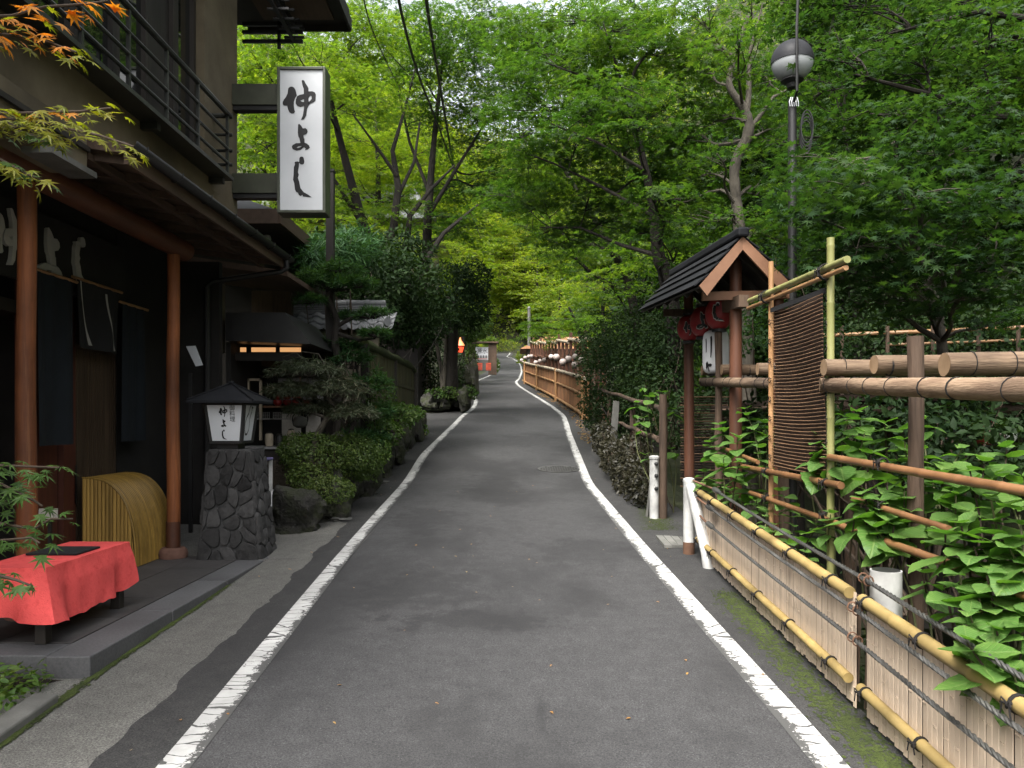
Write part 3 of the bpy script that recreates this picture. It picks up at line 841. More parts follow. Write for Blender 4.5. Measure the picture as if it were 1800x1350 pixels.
def glyph(mb, polys, fn, thick=None):
    """fn(px, py) -> 3D point of a sign coordinate; thick: offset vector for carved letters"""
    for k, q in enumerate(polys):
        pts = [fn(*p) for p in q]
        if thick is None:
            mb.poly(pts)
        else:
            mb.prism(pts, thick)


# ------------------------------------------------------------------ hanging illuminated sign
SY = 8.5
sg = thing('hanging_sign', 'tall white box sign with black brush characters hung from the upper wall', 'sign', (-2.25, SY, 4.7))
p0, p1 = P(487, 374, SY), P(572, 117, SY)
fx0, fx1, fz0, fz1 = p0.x, p1.x, p0.z, p1.z
MB().box(fx0 + .012, fx1 - .012, SY + .012, SY + .22, fz0 + .012, fz1 - .012).build('box_body', W['sign_white'], sg)
fw = .03
fr = MB().box(fx0, fx0 + fw, SY - .006, SY + .235, fz0, fz1).box(fx1 - fw, fx1, SY - .006, SY + .235, fz0, fz1)
fr.box(fx0 + fw, fx1 - fw, SY - .006, SY + .235, fz0, fz0 + fw).box(fx0 + fw, fx1 - fw, SY - .006, SY + .235, fz1 - fw, fz1)
fr.build('frame', W['sign_frame'], sg, bevel=.004)
mb = MB()
for k_ in CH:
    glyph(mb, CH[k_], lambda px, py: Vector((P(px, py, SY).x, SY + .0085, P(px, py, SY).z)))
mb.build('brush_lettering', W['ink'], sg)
for (va, vb) in ((152, 188), (308, 342)):
    za, zb = P(0, vb, 8.6).z, P(0, va, 8.6).z
    MB().box(-2.998, fx0 - .001, 8.53, 8.68, za, zb).build('bracket', W['olive_channel'], sg)
    MB().box(-2.998, fx0 - .001, 8.55, 8.66, za - .05, za - .001).build('bracket_rail', W['black_metal'], sg)

# ------------------------------------------------------------------ noren curtains and carved letters under the eave
def cloth(name, label, mat, x, y0, y1, z0, z1, waves, seed, marks=None):
    t = thing(name, label, 'noren curtain', (x, (y0 + y1) / 2, z1))
    rnd = random.Random(seed); ph = rnd.random() * 6
    f = lambda u, v: (x + .025 * math.sin(u * waves * 2 * PI + ph) * (1 - v) + .008 * math.sin(u * 17 + ph), y0 + (y1 - y0) * u, z0 + (z1 - z0) * v)
    MB().grid(24, 8, f).build('cloth', mat, t, smooth=True)
    MB().tube([(x, y0 - .06, z1 + .005), (x, y1 + .06, z1 + .005)], .014, 8).build('rod', W['tan_bamboo'], t, smooth=True)
    if marks:
        mb = MB()
        for (ua, ub, va, vb, ub2) in marks:
            N_ = 14
            for i in range(N_):
                pts = []
                for (q, s) in ((i, 0), (i, 1), (i + 1, 1), (i + 1, 0)):
                    tt = q / N_
                    wdt = .035 + .05 * max(0, (tt - .75) * 3)
                    uu = ua + (ub - ua) * tt ** 1.8 + (s - .5) * wdt
                    p = f(uu, va + (vb - va) * tt)
                    pts.append((p[0] + .006, p[1], p[2]))
                mb.add(pts, [(0, 1, 2, 3)])
        mb.build('brush_mark', W['letter_white'], t)
    return t


cloth('noren_curtain', 'long dark blue noren curtain hanging behind the nearest orange post', W['indigo'], -3.78, 6.33, 6.86, 1.55, 2.95, 1.3, 1)
cloth('noren_curtain', 'long dark blue noren curtain hanging right of the slatted door', W['indigo'], -3.80, 7.78, 8.25, 1.55, 2.9, 1.2, 2)
cloth('noren_curtain', 'short black noren curtain with pale brush strokes over the slatted door', W['dark_cloth'], -3.82, 6.98, 7.74, 2.40, 3.0, 1.5, 3, marks=[(.08, .34, .98, .06, .4), (.66, .93, .9, .04, .9)])

brd = thing('name_board', 'dark board with white carved brush characters under the restaurant eave', 'sign', (-3.86, 6.4, 3.1))
MB().box(-3.90, -3.86, 5.2, 7.95, 2.86, 3.46).build('board', W['wall_dark'], brd)
for (k_, yc, zc, w, h) in (('naka', 6.05, 3.16, .42, .44), ('yo', 6.62, 3.14, .34, .42), ('shi', 7.12, 3.17, .30, .44)):
    a, b, c, d = chbox(CH[k_])
    mb = MB()
    glyph(mb, CH[k_], lambda px, py: Vector((-3.859, yc + ((px - a) / (b - a) - .5) * w, zc - ((py - c) / (d - c) - .5) * h)), (.03, 0, 0))
    fixn(mb.build('carved_letter', W['letter_white'], brd))

ms_t = thing('menu_stand', 'slanted clear menu holder on a dark stand in the shade behind the far orange post', 'menu stand', (-3.55, 8.75, .5))
MB().beam((-3.55, 8.8, gz(-3.5, 8.8)), (-3.55, 8.8, 2.28), .035, .035).build('stand', W['black_metal'], ms_t)
MB().prism([P(327, 609, 8.72), P(343, 608, 8.72), P(356, 642, 8.62), P(344, 644, 8.62)], (0, .012, .004)).build('menu_sheet', W['sign_white'], ms_t)
pq = thing('small_plaque', 'small pale plaque on a dark stake beside the nearest orange post', 'plaque', (-3.75, 6.3, PZ))
a_, b_ = P(68, 912, 6.25), P(100, 894, 6.25)
MB().box(a_.x, b_.x, 6.25, 6.265, a_.z, b_.z).build('panel', W['paper'], pq)
MB().beam(((a_.x + b_.x) / 2, 6.28, PZ), ((a_.x + b_.x) / 2, 6.28, b_.z), .025, .025).build('stake', W['dark_timber'], pq)

# ------------------------------------------------------------------ curved bamboo guard screen
scr = thing('bamboo_guard_screen', 'curved yellow bamboo guard screen against the restaurant wall between the orange posts', 'bamboo screen', (-3.6, 7.6, PZ))
A_, B_ = .48, .80
arc = lambda t: (-3.87 + A_ * math.sin(t) ** .75, PZ + .005 + B_ * max(0, math.cos(t)) ** .8)
arcs = [arc(t) for t in np.linspace(0, PI / 2, 15)]
yc = 7.17
k = 0
while yc < 7.96:          # curved split-bamboo strips
    w = .030
    mb = MB()
    for sgn in (0, 1):
        pass
    vs = []
    for (x, z) in arcs:
        nx_, nz_ = x + 3.87, z - PZ
        l = math.hypot(nx_, nz_) or 1
        nx_, nz_ = nx_ / l, nz_ / l
        vs += [(x, yc + .001, z), (x + nx_ * .009, yc + w * .3, z + nz_ * .009), (x + nx_ * .009, yc + w * .7, z + nz_ * .009), (x, yc + w - .001, z)]
    fs = [(i * 4 + q, i * 4 + q + 1, i * 4 + q + 5, i * 4 + q + 4) for i in range(len(arcs) - 1) for q in range(3)]
    mb.add(vs, fs)
    mb.build('strip', W['yellow_bamboo'], scr, smooth=False)
    yc += w; k += 1
x = -3.865
while x < -3.40:          # flat end face of vertical slats
    w = .034
    zt = np.interp(min(x + w / 2, -3.392), [p[0] for p in arcs], [p[1] for p in arcs])
    zt0 = np.interp(x, [p[0] for p in arcs], [p[1] for p in arcs]); zt1 = np.interp(min(x + w, -3.39), [p[0] for p in arcs], [p[1] for p in arcs])
    mb = MB()
    x1 = x + w - .003
    mb.add([(x, 7.165, PZ + .003), (x + .3 * w, 7.158, PZ + .003), (x + .7 * w, 7.158, PZ + .003), (x1, 7.165, PZ + .003), (x, 7.165, zt0), (x + .3 * w, 7.158, zt0 * .7 + zt1 * .3), (x + .7 * w, 7.158, zt0 * .3 + zt1 * .7), (x1, 7.165, zt1)], [(0, 1, 5, 4), (1, 2, 6, 5), (2, 3, 7, 6)])
    mb.build('slat', W['yellow_slat'], scr)
    x += w
MB().tube([(p[0] + .004, 7.163, p[1] + .006) for p in arcs], .009, 6).build('edge_trim', W['yellow_bamboo'], scr, smooth=True)

# ------------------------------------------------------------------ bench, red felt, tray
bx0, bx1, by0, by1, bz = -3.17, -2.755, 4.70, 5.72, .875
ben = thing('bench', 'low black wooden bench under the red felt on the terrace', 'bench', (-2.96, 5.2, PZ))
MB().box(bx0 + .01, bx1 - .01, by0 + .01, by1 - .01, bz - .05, bz - .008).build('seat', W['dark_timber'], ben)
for x in (bx0 + .07, bx1 - .035):
    for y in (by0 + .04, by1 - .09):
        MB().box(x - .033, x + .033, y - .033, y + .033, PZ, bz - .051).build('leg', W['dark_timber'], ben, bevel=.004)
# draped felt: a rounded rectangle seen from above, hem falling all round, fuller at the corners
felt = thing('red_felt', 'bright red felt cloth draped over the low bench', 'cloth', (-2.96, 5.2, bz))
mb = MB()
cx_, cy_ = (bx0 + bx1) / 2, (by0 + by1) / 2
hx, hy = (bx1 - bx0) / 2 + .008, (by1 - by0) / 2 + .008
NP, NR = 160, 16
per = []
for k in range(NP):
    s = k / NP * (4 * hx + 4 * hy)
    if s < 2 * hy: p = (hx, -hy + s); n_ = (1, 0)
    elif s < 2 * hy + 2 * hx: p = (hx - (s - 2 * hy), hy); n_ = (0, 1)
    elif s < 4 * hy + 2 * hx: p = (-hx, hy - (s - 2 * hy - 2 * hx)); n_ = (-1, 0)
    else: p = (-hx + (s - 4 * hy - 2 * hx), -hy); n_ = (0, -1)
    dc = min(math.hypot(p[0] - a, p[1] - b) for a in (hx, -hx) for b in (hy, -hy))
    per.append((p, n_, dc, s))
rn = random.Random(5)
for j in range(NR + 1):
    t = j / NR
    for k, (p, n_, dc, s) in enumerate(per):
        c = math.exp(-(dc / .11) ** 2)
        corner = Vector((1 if p[0] > 0 else -1, 1 if p[1] > 0 else -1)).normalized()
        nn = Vector(n_) * (1 - c) + corner * c
        drop = (.30 + .035 * math.sin(s * 2.1 + .7) + .012 * math.sin(s * 9)) * t
        out = .006 * math.sin(s * 23 + t * 4) * t + (.012 * math.sin(s * 11 + .5) + .010 * math.sin(s * 5.3)) * t * t + .035 * t + c * (.13 if p[1] < 0 else .03) * t ** 1.3 - .05 * t * math.exp(-((dc - .2) / .07) ** 2)
        drop -= c * .03 * t
        z = bz + .006 - drop
        z += .004 * math.sin(s * 31 + t * 6) * t + .003 * math.sin(s * 57 - t * 9) * t
        if t == 0: z = bz + .008
        rr = .014 * (1 - math.cos(min(1, t * 3) * PI / 2))
        mb.v.append((cx_ + p[0] + nn.x * (out + rr), cy_ + p[1] + nn.y * (out + rr), z))
for j in range(NR):
    for k in range(NP):
        k2 = (k + 1) % NP
        mb.f.append((j * NP + k, j * NP + k2, (j + 1) * NP + k2, (j + 1) * NP + k))
mb.f.append(tuple(range(NP - 1, -1, -1)))
o = mb.build('cloth', W['red_cloth'], felt, smooth=True)
fixn(o)
tr = thing('seat_pad', 'flat black square pad lying on the red felt', 'cushion', (-3.0, 5.26, bz + .01))
MB().box(-3.13, -2.80, 5.12, 5.42, bz + .010, bz + .024).build('pad', W['dark_cloth'], tr, bevel=.005)

# ------------------------------------------------------------------ stone pedestal with roofed lantern
PX, PY = -2.70, 7.86
ped = thing('stone_pedestal', 'tapered pedestal of dark volcanic stones in pale mortar under the roofed lantern', 'pedestal', (PX, PY, PZ))
zb_, zt_ = PZ - .03, 1.475
wb, wt, db, dt = .30, .20, .27, .195
cen = lambda t: (PX - .02 * t, PY)
def pface(side, u, t, out):
    """point on a face of the tapered body: u -1..1 across, t 0..1 up"""
    hw = wb + (wt - wb) * t ** .85; hd = db + (dt - db) * t ** .85
    cx, cy = cen(t)
    z = zb_ + (zt_ - zb_) * t
    if side == 0: return Vector((cx + u * hw, cy - hd - out, z))
    if side == 1: return Vector((cx + hw + out, cy + u * hd, z))
    if side == 2: return Vector((cx - hw - out, cy - u * hd, z))
    return Vector((cx - u * hw, cy + hd + out, z))
mb = MB()
for side in range(4):
    mb.grid(6, 10, lambda u, v: pface(side, u * 2 - 1, v, -.012))
mb.poly([pface(0, -1, 1, -.012), pface(0, 1, 1, -.012), pface(3, -1, 1, -.012), pface(3, 1, 1, -.012)])
mb.build('mortar_core', W['mortar'], ped)


def clip(poly, a, b, c):
    out = []
    for i in range(len(poly)):
        p, q = poly[i], poly[(i + 1) % len(poly)]
        dp, dq = a * p[0] + b * p[1] - c, a * q[0] + b * q[1] - c
        if dp <= 0: out.append(p)
        if (dp < 0 < dq) or (dq < 0 < dp):
            t = dp / (dp - dq)
            out.append((p[0] + (q[0] - p[0]) * t, p[1] + (q[1] - p[1]) * t))
    return out


def voronoi(seeds, box):
    cells = []
    for i, s in enumerate(seeds):
        poly = [(box[0], box[2]), (box[1], box[2]), (box[1], box[3]), (box[0], box[3])]
        for j, t in enumerate(seeds):
            if i == j: continue
            a, b = t[0] - s[0], t[1] - s[1]
            c = (t[0] ** 2 + t[1] ** 2 - s[0] ** 2 - s[1] ** 2) / 2
            poly = clip(poly, a, b, c)
            if len(poly) < 3: break
        if len(poly) >= 3: cells.append((s, poly))
    return cells


def stone_cells(face, nu, nt, seed, h, gap, aspect, parent, mat):
    rnd = random.Random(seed)
    seeds = [((i + .5 + rnd.uniform(-.46, .46) + (.25 if j % 2 else -.25)) / nu * 2 - 1, (j + .5 + rnd.uniform(-.46, .46)) / nt) for j in range(nt) for i in range(nu)]
    S = [(u, t * aspect) for u, t in seeds]
    for (s, poly) in voronoi(S, (-1, 1, 0, aspect)):
        # resample the outline and round its corners
        pts = []
        for i in range(len(poly)):
            p, q = poly[i], poly[(i + 1) % len(poly)]
            n = max(1, int(math.hypot(q[0] - p[0], q[1] - p[1]) / .09))
            pts += [(p[0] + (q[0] - p[0]) * k / n, p[1] + (q[1] - p[1]) * k / n) for k in range(n)]
        for _ in range(2):
            pts = [((pts[i - 1][0] + 2 * pts[i][0] + pts[(i + 1) % len(pts)][0]) / 4, (pts[i - 1][1] + 2 * pts[i][1] + pts[(i + 1) % len(pts)][1]) / 4) for i in range(len(pts))]
        cx = sum(p[0] for p in pts) / len(pts); cy = sum(p[1] for p in pts) / len(pts)
        mb = MB()
        hh = h * rnd.uniform(.7, 1.25)
        rings = ((1 - gap, -.02), (1 - gap * 1.1, hh * .45), (1 - gap * 1.9, hh * .85), (.55, hh * 1.05), (.25, hh * 1.1))
        ph = rnd.random() * 9
        n = len(pts)
        for (k, out) in rings:
            for (px, py) in pts:
                w = out + (.12 * hh * (math.sin(px * 13 + ph) + math.sin(py * 11 - ph)) if out > 0 else 0)
                mb.v.append(face(cx + (px - cx) * k, (cy + (py - cy) * k) / aspect, w))
        for j in range(4):
            for i in range(n): mb.f.append((j * n + i, j * n + (i + 1) % n, (j + 1) * n + (i + 1) % n, (j + 1) * n + i))
        mb.f.append(tuple(range(4 * n, 5 * n)))
        fixn(mb.build('stone', mat, parent, smooth=True))


stone_cells(lambda u, t, o: pface(0, u, t, o), 4, 7, 12, .022, .06, 3.4, ped, W['basalt'])
stone_cells(lambda u, t, o: pface(1, u, t, o), 3, 7, 15, .022, .06, 3.4, ped, W['basalt'])
stone_cells(lambda u, t, o: pface(2, u, t, o), 3, 7, 16, .022, .06, 3.4, ped, W['basalt'])

LX, LY = -2.77, 7.86
lan = thing('roofed_lantern', 'black roofed lantern with white panels and brush characters standing on the stone pedestal', 'lantern', (LX, LY, 1.475))
def lpt(side, u, t, out=0):
    hw = .150 + (.192 - .150) * t; z = 1.545 + (1.915 - 1.545) * t
    if side == 0: return Vector((LX + u * hw, LY - hw - out, z))
    if side == 1: return Vector((LX + hw + out, LY + u * hw, z))
    if side == 2: return Vector((LX - u * hw, LY + hw + out, z))
    return Vector((LX - hw - out, LY - u * hw, z))
for s in range(4):
    pn = MB().add([lpt(s, -.93, .03), lpt(s, .93, .03), lpt(s, .93, .97), lpt(s, -.93, .97)], [(0, 1, 2, 3)]).build('panel', W['sign_white'], lan)
    if s == 0:
        mb = MB()
        ax = lambda px, py: lpt(0, ((px - 489) / 85) * .95 - .56 + .22, 1.02 - (py - 120) / 255 * 1.0, .0025)
        ss = {'naka': (-.08, .80, .46, .29), 'yo': (-.08, .50, .31, .21), 'shi': (-.07, .20, .32, .26)}
        for k_, (uc, tc_, w_, h_) in ss.items():
            a, b, c, d = chbox(CH[k_])
            glyph(mb, CH[k_], lambda px, py: lpt(0, uc + ((px - a) / (b - a) - .5) * w_, tc_ - ((py - c) / (d - c) - .5) * h_, .0025))
        mb.build('brush_lettering', W['ink'], pn)
    if s == 1:
        mb = MB()
        gp = [(.1, .93), (.0, .97), (-.1, .88), (-.2, .75), (-.45, .65), (-.62, .5), (-.62, .33), (-.45, .2), (-.15, .2), (.1, .32), (.12, .48), (.05, .6), (.18, .72), (.3, .82), (.22, .93), (.42, .9)]
        for (a, b) in zip(gp[:-1], gp[1:]):
            d = Vector((b[0] - a[0], b[1] - a[1])); nrm = Vector((-d.y, d.x)).normalized() * .028
            mb.add([lpt(1, a[0] + nrm.x, a[1] + nrm.y, .0025), lpt(1, a[0] - nrm.x, a[1] - nrm.y, .0025), lpt(1, b[0] - nrm.x, b[1] - nrm.y, .0025), lpt(1, b[0] + nrm.x, b[1] + nrm.y, .0025)], [(0, 1, 2, 3)])
        mb.build('gourd_drawing', W['ink'], pn)
tp = lpt(0, .40, .84, .004)
for _k, _ch in enumerate('御料理'):
    text('small_lettering', _ch, .056, (tp.x, tp.y + .0065 * _k, tp.z - .054 * _k), (R(96.5), 0, 0), W['ink'], lan)
mb = MB()
for (sx, sy) in ((-1, -1), (1, -1), (1, 1), (-1, 1)):
    a = Vector((LX + sx * .150, LY + sy * .150, 1.545)); b = Vector((LX + sx * .192, LY + sy * .192, 1.915))
    mb.beam(a, b, .03, .03)
for t in (0, 1):
    hw = .150 + .042 * t; z = 1.545 + .37 * t
    for (a, b) in (((-1, -1), (1, -1)), ((1, -1), (1, 1)), ((1, 1), (-1, 1)), ((-1, 1), (-1, -1))):
        mb.beam((LX + a[0] * hw, LY + a[1] * hw, z), (LX + b[0] * hw, LY + b[1] * hw, z), .026, .026)
mb.build('frame', W['black_metal'], lan)
MB().box(LX - .10, LX + .10, LY - .1, LY + .1, 1.475, 1.53).build('base', W['black_metal'], lan)
hr, ze, za = .315, 1.945, 2.12
c4 = [(-1, -1), (1, -1), (1, 1), (-1, 1)]
mb = MB().add([(LX + a * hr, LY + b * hr, ze) for a, b in c4] + [(LX + a * hr, LY + b * hr, ze - .022) for a, b in c4] + [(LX, LY, za)], [(0, 1, 8), (1, 2, 8), (2, 3, 8), (3, 0, 8), (7, 6, 5, 4), (0, 4, 5, 1), (1, 5, 6, 2), (2, 6, 7, 3), (3, 7, 4, 0)])
rf = mb.build('roof', W['roof_black'], lan)
for a, b in c4:
    MB().tube([(LX + a * hr, LY + b * hr, ze + .006), (LX, LY, za + .008)], .009, 6).build('hip', W['roof_black'], rf)
MB().lathe([(.03, 0), (.034, .012), (.012, .025)], (LX, LY, za), 10).build('finial', W['roof_black'], rf)
# ================================================================== RIGHT SIDE
def bamboo(mb, a, b, r, gap=.3, n=10, off=0.0):
    """culm from a to b with swollen joints"""
    a, b = Vector(a), Vector(b)
    d = b - a
    L = d.length
    pts, rad = [a], [r]
    t = gap * (.5 + off)
    while t < L - .03:
        for dt, k in ((-.012, 1.0), (-.004, 1.06), (.004, 1.06), (.012, .98)):
            pts.append(a + d * ((t + dt) / L)); rad.append(r * k)
        t += gap
    pts.append(b); rad.append(r)
    mb.tube(pts, rad, n)
    return mb


def ring_tie(mb, c, axis, r, turns=2, th=.0035, knot=True, rnd=random):
    """cord wound round a pole, with loose ends"""
    c = Vector(c); ax = Vector(axis).normalized()
    u = ax.cross(Vector((0, 0, 1)));
    if u.length < .05: u = ax.cross(Vector((1, 0, 0)))
    u.normalize(); w = ax.cross(u)
    for k in range(turns):
        o = ax * ((k - (turns - 1) / 2) * th * 2.1)
        mb.tube([c + o + (u * math.cos(a) + w * math.sin(a)) * (r + th * .6) for a in np.linspace(0, 2 * PI, 13)], th, 5, cap=False)
    if knot:
        f = c - Vector((1, .25, 0)).normalized() * (r + th * 2)
        mb.tube([f + Vector((0, -.012, .012)), f + Vector((-.006, 0, 0)), f + Vector((0, .012, -.012))], th * 1.6, 5)
        for s in (-1, 1):
            mb.tube([f, f + Vector((-.012, s * .018, .008)), f + Vector((-.012, s * .03, -.025 - rnd.random() * .02))], th * .8, 5)
            mb.tube([f, f + Vector((-.014, s * .022, .022)), f + Vector((-.012, s * .03, .004)), f], th * .8, 5)
    return mb


FX = 1.745


def slat_mesh(seed, L=1.0):
    """one flattened split-bamboo strip, 1 m tall along z, with little joints"""
    rnd = random.Random(seed)
    mb = MB()
    w = .0405
    prof = [(-w / 2, 0), (-w * .36, -.0024), (w * .36, -.0024), (w / 2, 0)]
    mb.add([(p[1], p[0], 0) for p in prof] + [(p[1], p[0], L) for p in prof], [(0, 1, 5, 4), (1, 2, 6, 5), (2, 3, 7, 6)])
    z = rnd.uniform(.03, .2)
    while z < L:
        mb.box(-.0058, -.002, -w * .30, w * .30, z, z + .011)
        z += rnd.uniform(.28, .6)
    me = bpy.data.meshes.new('slat')
    me.from_pydata([(v[0], v[1], v[2]) for v in mb.v], [], mb.f)
    me.materials.append(W['tan_slat'])
    return me


SLATS = [slat_mesh(s) for s in range(9)]
for idx, (ya, yb, lab) in enumerate(((7.38, 4.03, 'tan split bamboo fence panel from the white posts to the gap'), (3.945, 1.2, 'nearest tan split bamboo fence panel, cut by the right picture edge'))):
    fp = thing('fence_panel', lab, 'fence', (FX, (ya + yb) / 2, zr((ya + yb) / 2)), 'split bamboo fence panels along the right kerb')
    o0 = ORG[fp.name]
    y = yb + .021
    while y < ya - .01:
        s = link_mesh('slat', SLATS[random.randrange(9)], fp)
        zb = zr(y) + .03 + random.uniform(-.012, .006)
        s.location = Vector((FX + random.uniform(-.002, .002), y, zb)) - o0
        s.scale = (1, 1, zr(y) + .605 - zb)
        y += .0412
    MB().beam((FX + .012, yb, zr(yb) + .32), (FX + .012, ya, zr(ya) + .32), .012, .54).build('backing', W['dark_log'], fp)
    for (dz, r, dx) in ((.60, .031, -.022), (.165, .027, -.03)):
        mb = MB()
        NS = 10
        rl = bamboo(MB(), (FX + dx, yb + .03, zr(yb) + dz), (FX + dx, ya - .03, zr(ya) + dz), r, .62, 12, .3).build('rail', W['yellow_rail'], fp, smooth=True)
        y = yb + .25
        while y < ya - .05:
            ring_tie(MB(), (FX + dx, y, zr(y) + dz), (0, 1, .07), r, 2, .0042).build('tie', W['cord'], rl)
            y += .63
        for yy_ in (ya - .085,):
            ring_tie(MB(), (FX + dx, yy_, zr(yy_) + dz), (0, 1, .07), r, 2, .0042).build('tie', W['cord'], rl)

# cable guard rail with white posts
gr = thing('cable_guard_rail', 'steel cable guard rail strung on white posts before the bamboo panels', 'guard rail', (1.7, 5, .35))
pb = zr(7.5)
MB().lathe([(.052, 0), (.052, .70), (.056, .71), (.054, .735), (.03, .745)], (1.665, 7.5, pb - .03), 18).build('post', W['white_paint'], gr, smooth=True)
MB().lathe([(.054, 0), (.054, .16)], (1.665, 7.5, pb - .05), 18).build('post_foot', W['rust'], gr, smooth=True)
MB().tube([(1.672, 7.44, pb + .64), (1.715, 7.02, zr(7.0) + .12), (1.72, 6.95, zr(7.0) - .05)], .05, 16).build('brace_post', W['white_paint'], gr, smooth=True)
MB().lathe([(.074, 0), (.074, .765)], (1.845, 3.93, zr(3.93) - .02), 22).build('post', W['white_paint'], gr, smooth=True)
MB().lathe([(.066, 0), (.066, .002)], (1.845, 3.93, zr(3.93) + .746), 22).build('post_mouth_shade', W['black_metal'], gr)  # black disc painted in for the shade inside the hollow post
MB().lathe([(.075, 0), (.075, .8)], (1.855, .6, zr(.6) - .02), 18).build('post', W['white_paint'], gr, smooth=True)
for hgt, xx in ((.70, 1.69), (.555, 1.688), (.405, 1.688)):
    if hgt == .70: xx = 1.742
    ya, yb = 6.75, .6
    n = int((ya - yb) / .012)
    mb = MB()
    for s in range(3):
        pts = []
        for k in range(0, n + 1):
            y = ya + (yb - ya) * k / n
            a = 2 * PI * (k / 9.0) + s * 2 * PI / 3
            sag = -.012 * math.sin(PI * min(1, abs(y - 3.93) / 2.9))
            pts.append((xx + .0062 * math.cos(a), y, zr(y) + hgt + sag + .0062 * math.sin(a)))
        mb.tube(pts, .0066, 5)
    c = mb.build('cable', W['cable'], gr, smooth=True)
    MB().tube([(xx, 6.66, zr(6.66) + hgt), (xx, 6.74, zr(6.74) + hgt), (xx, 6.86, zr(6.86) + hgt), (xx, 6.90, zr(6.9) + hgt)], [.012, .024, .024, .012], 10).build('turnbuckle', W['cable'], c, smooth=True)
    MB().tube([(xx, 6.9, zr(6.9) + hgt), (1.69, 7.15 + (hgt - .4) * .9, zr(7.2) + hgt + .01)], .010, 8).build('tie_rod', W['rust'], c, smooth=True)
    mb = MB()
    for q in (3.93 - .03, 3.93 + .03):
        mb.tube([(xx + .004 + .024 * math.cos(a), q, zr(q) + hgt + .024 * math.sin(a)) for a in np.linspace(0, 2 * PI, 11)], .004, 5, cap=False)
    mb.build('clamp', W['rust'], c)
gp = thing('guard_post', 'short white guard post with three black bolts beside a brown log post', 'bollard', (1.66, 9.3, zr(9.3)))
b0 = zr(9.3) - .03
MB().lathe([(.054, 0), (.054, .72), (.060, .725), (.060, .75), (.04, .765)], (1.66, 9.3, b0), 18).build('post', W['white_paint'], gp, smooth=True)
for z in (.38, .53, .67):
    MB().lathe([(.024, 0), (.024, .012), (.018, .03), (.006, .036)], (1.675, 9.25, b0 + z), 10, axis=(.1, -1, 0)).build('bolt', W['black_metal'], gp, smooth=True)
MB().beam((1.60, 9.42, b0), (1.655, 9.36, b0 + .58), .04, .03).build('brace', W['concrete_grey'], gp)
cp = thing('wooden_drain_lid', 'worn grey plank lid on the ground before the white post pair', 'lid', (1.62, 7.95, zr(7.95)))
for k in range(4):
    x0 = 1.48 + k * .072
    mb = MB()
    mb.add([(x0, 7.72 + .01 * k, zr(7.72) + .004), (x0 + .069, 7.72 + .01 * k, zr(7.72) + .004), (x0 + .069, 8.2 - .03 * k, zr(8.2) + .004), (x0, 8.2 - .03 * k, zr(8.2) + .004), (x0, 7.72 + .01 * k, zr(7.72) + .03), (x0 + .069, 7.72 + .01 * k, zr(7.72) + .028), (x0 + .069, 8.2 - .03 * k, zr(8.2) + .028), (x0, 8.2 - .03 * k, zr(8.2) + .03)], [(4, 5, 6, 7), (0, 1, 5, 4), (1, 2, 6, 5), (2, 3, 7, 6), (3, 0, 4, 7)])
    mb.build('plank', W['concrete_grey'], cp)

# ------------------------------------------------------------------ log fence
LFX = 2.08
lz = lambda y: 1.815 + .055 * y
lf = thing('log_fence', 'peeled log fence lashed with black cord behind the hydrangeas', 'fence', (LFX, 5.5, 1.2))


def log(ya, yb, z0, z1, ra, rb, x, seed):
    """ya is the far end, cut on the slant so that it faces the road"""
    rnd = random.Random(seed)
    N_, n = 14, 18
    vs, fs = [], []
    ph = [rnd.random() * 6 for _ in range(4)]
    for i in range(N_ + 1):
        t = i / N_
        y = ya + (yb - ya) * t; z = z0 + (z1 - z0) * t; r = ra + (rb - ra) * t
        for k in range(n):
            a = 2 * PI * k / n
            rr = r * (1 + .035 * math.sin(2 * a + ph[0] + t * 2) + .03 * math.sin(3 * a + ph[1] - t * 3) + .02 * math.sin(t * 23 + ph[2] + a))
            dx, dz = rr * math.cos(a), rr * math.sin(a)
            sh = 3.2 * dx * max(0, 1 - t * 3.0) ** 1.0 + .2 * r
            vs.append((x + dx, y + sh, z + dz))
    for i in range(N_):
        for k in range(n): fs.append((i * n + k, i * n + (k + 1) % n, (i + 1) * n + (k + 1) % n, (i + 1) * n + k))
    fs.append(tuple(range(N_ * n, N_ * n + n)))
    mb = MB().add(vs, fs)
    o = fixn(mb.build('log', W['brown_log'], lf, smooth=True))
    e = MB().add([tuple(Vector(vs[k]) + Vector((-.0015, .0004, 0))) for k in range(n)], [tuple(range(n))])
    e.build('log_end', W['log_end'], o)
    y = ya - rnd.uniform(.12, .2)
    while y > yb + .04:
        t = (y - ya) / (yb - ya)
        ring_tie(MB(), (x, y, z0 + (z1 - z0) * t), (0, 1, .05), (ra + (rb - ra) * t) * 1.04, rnd.choice((1, 2)), .0026, False).build('tie', W['cord'], o)
        y -= rnd.uniform(.2, .45)
    return o


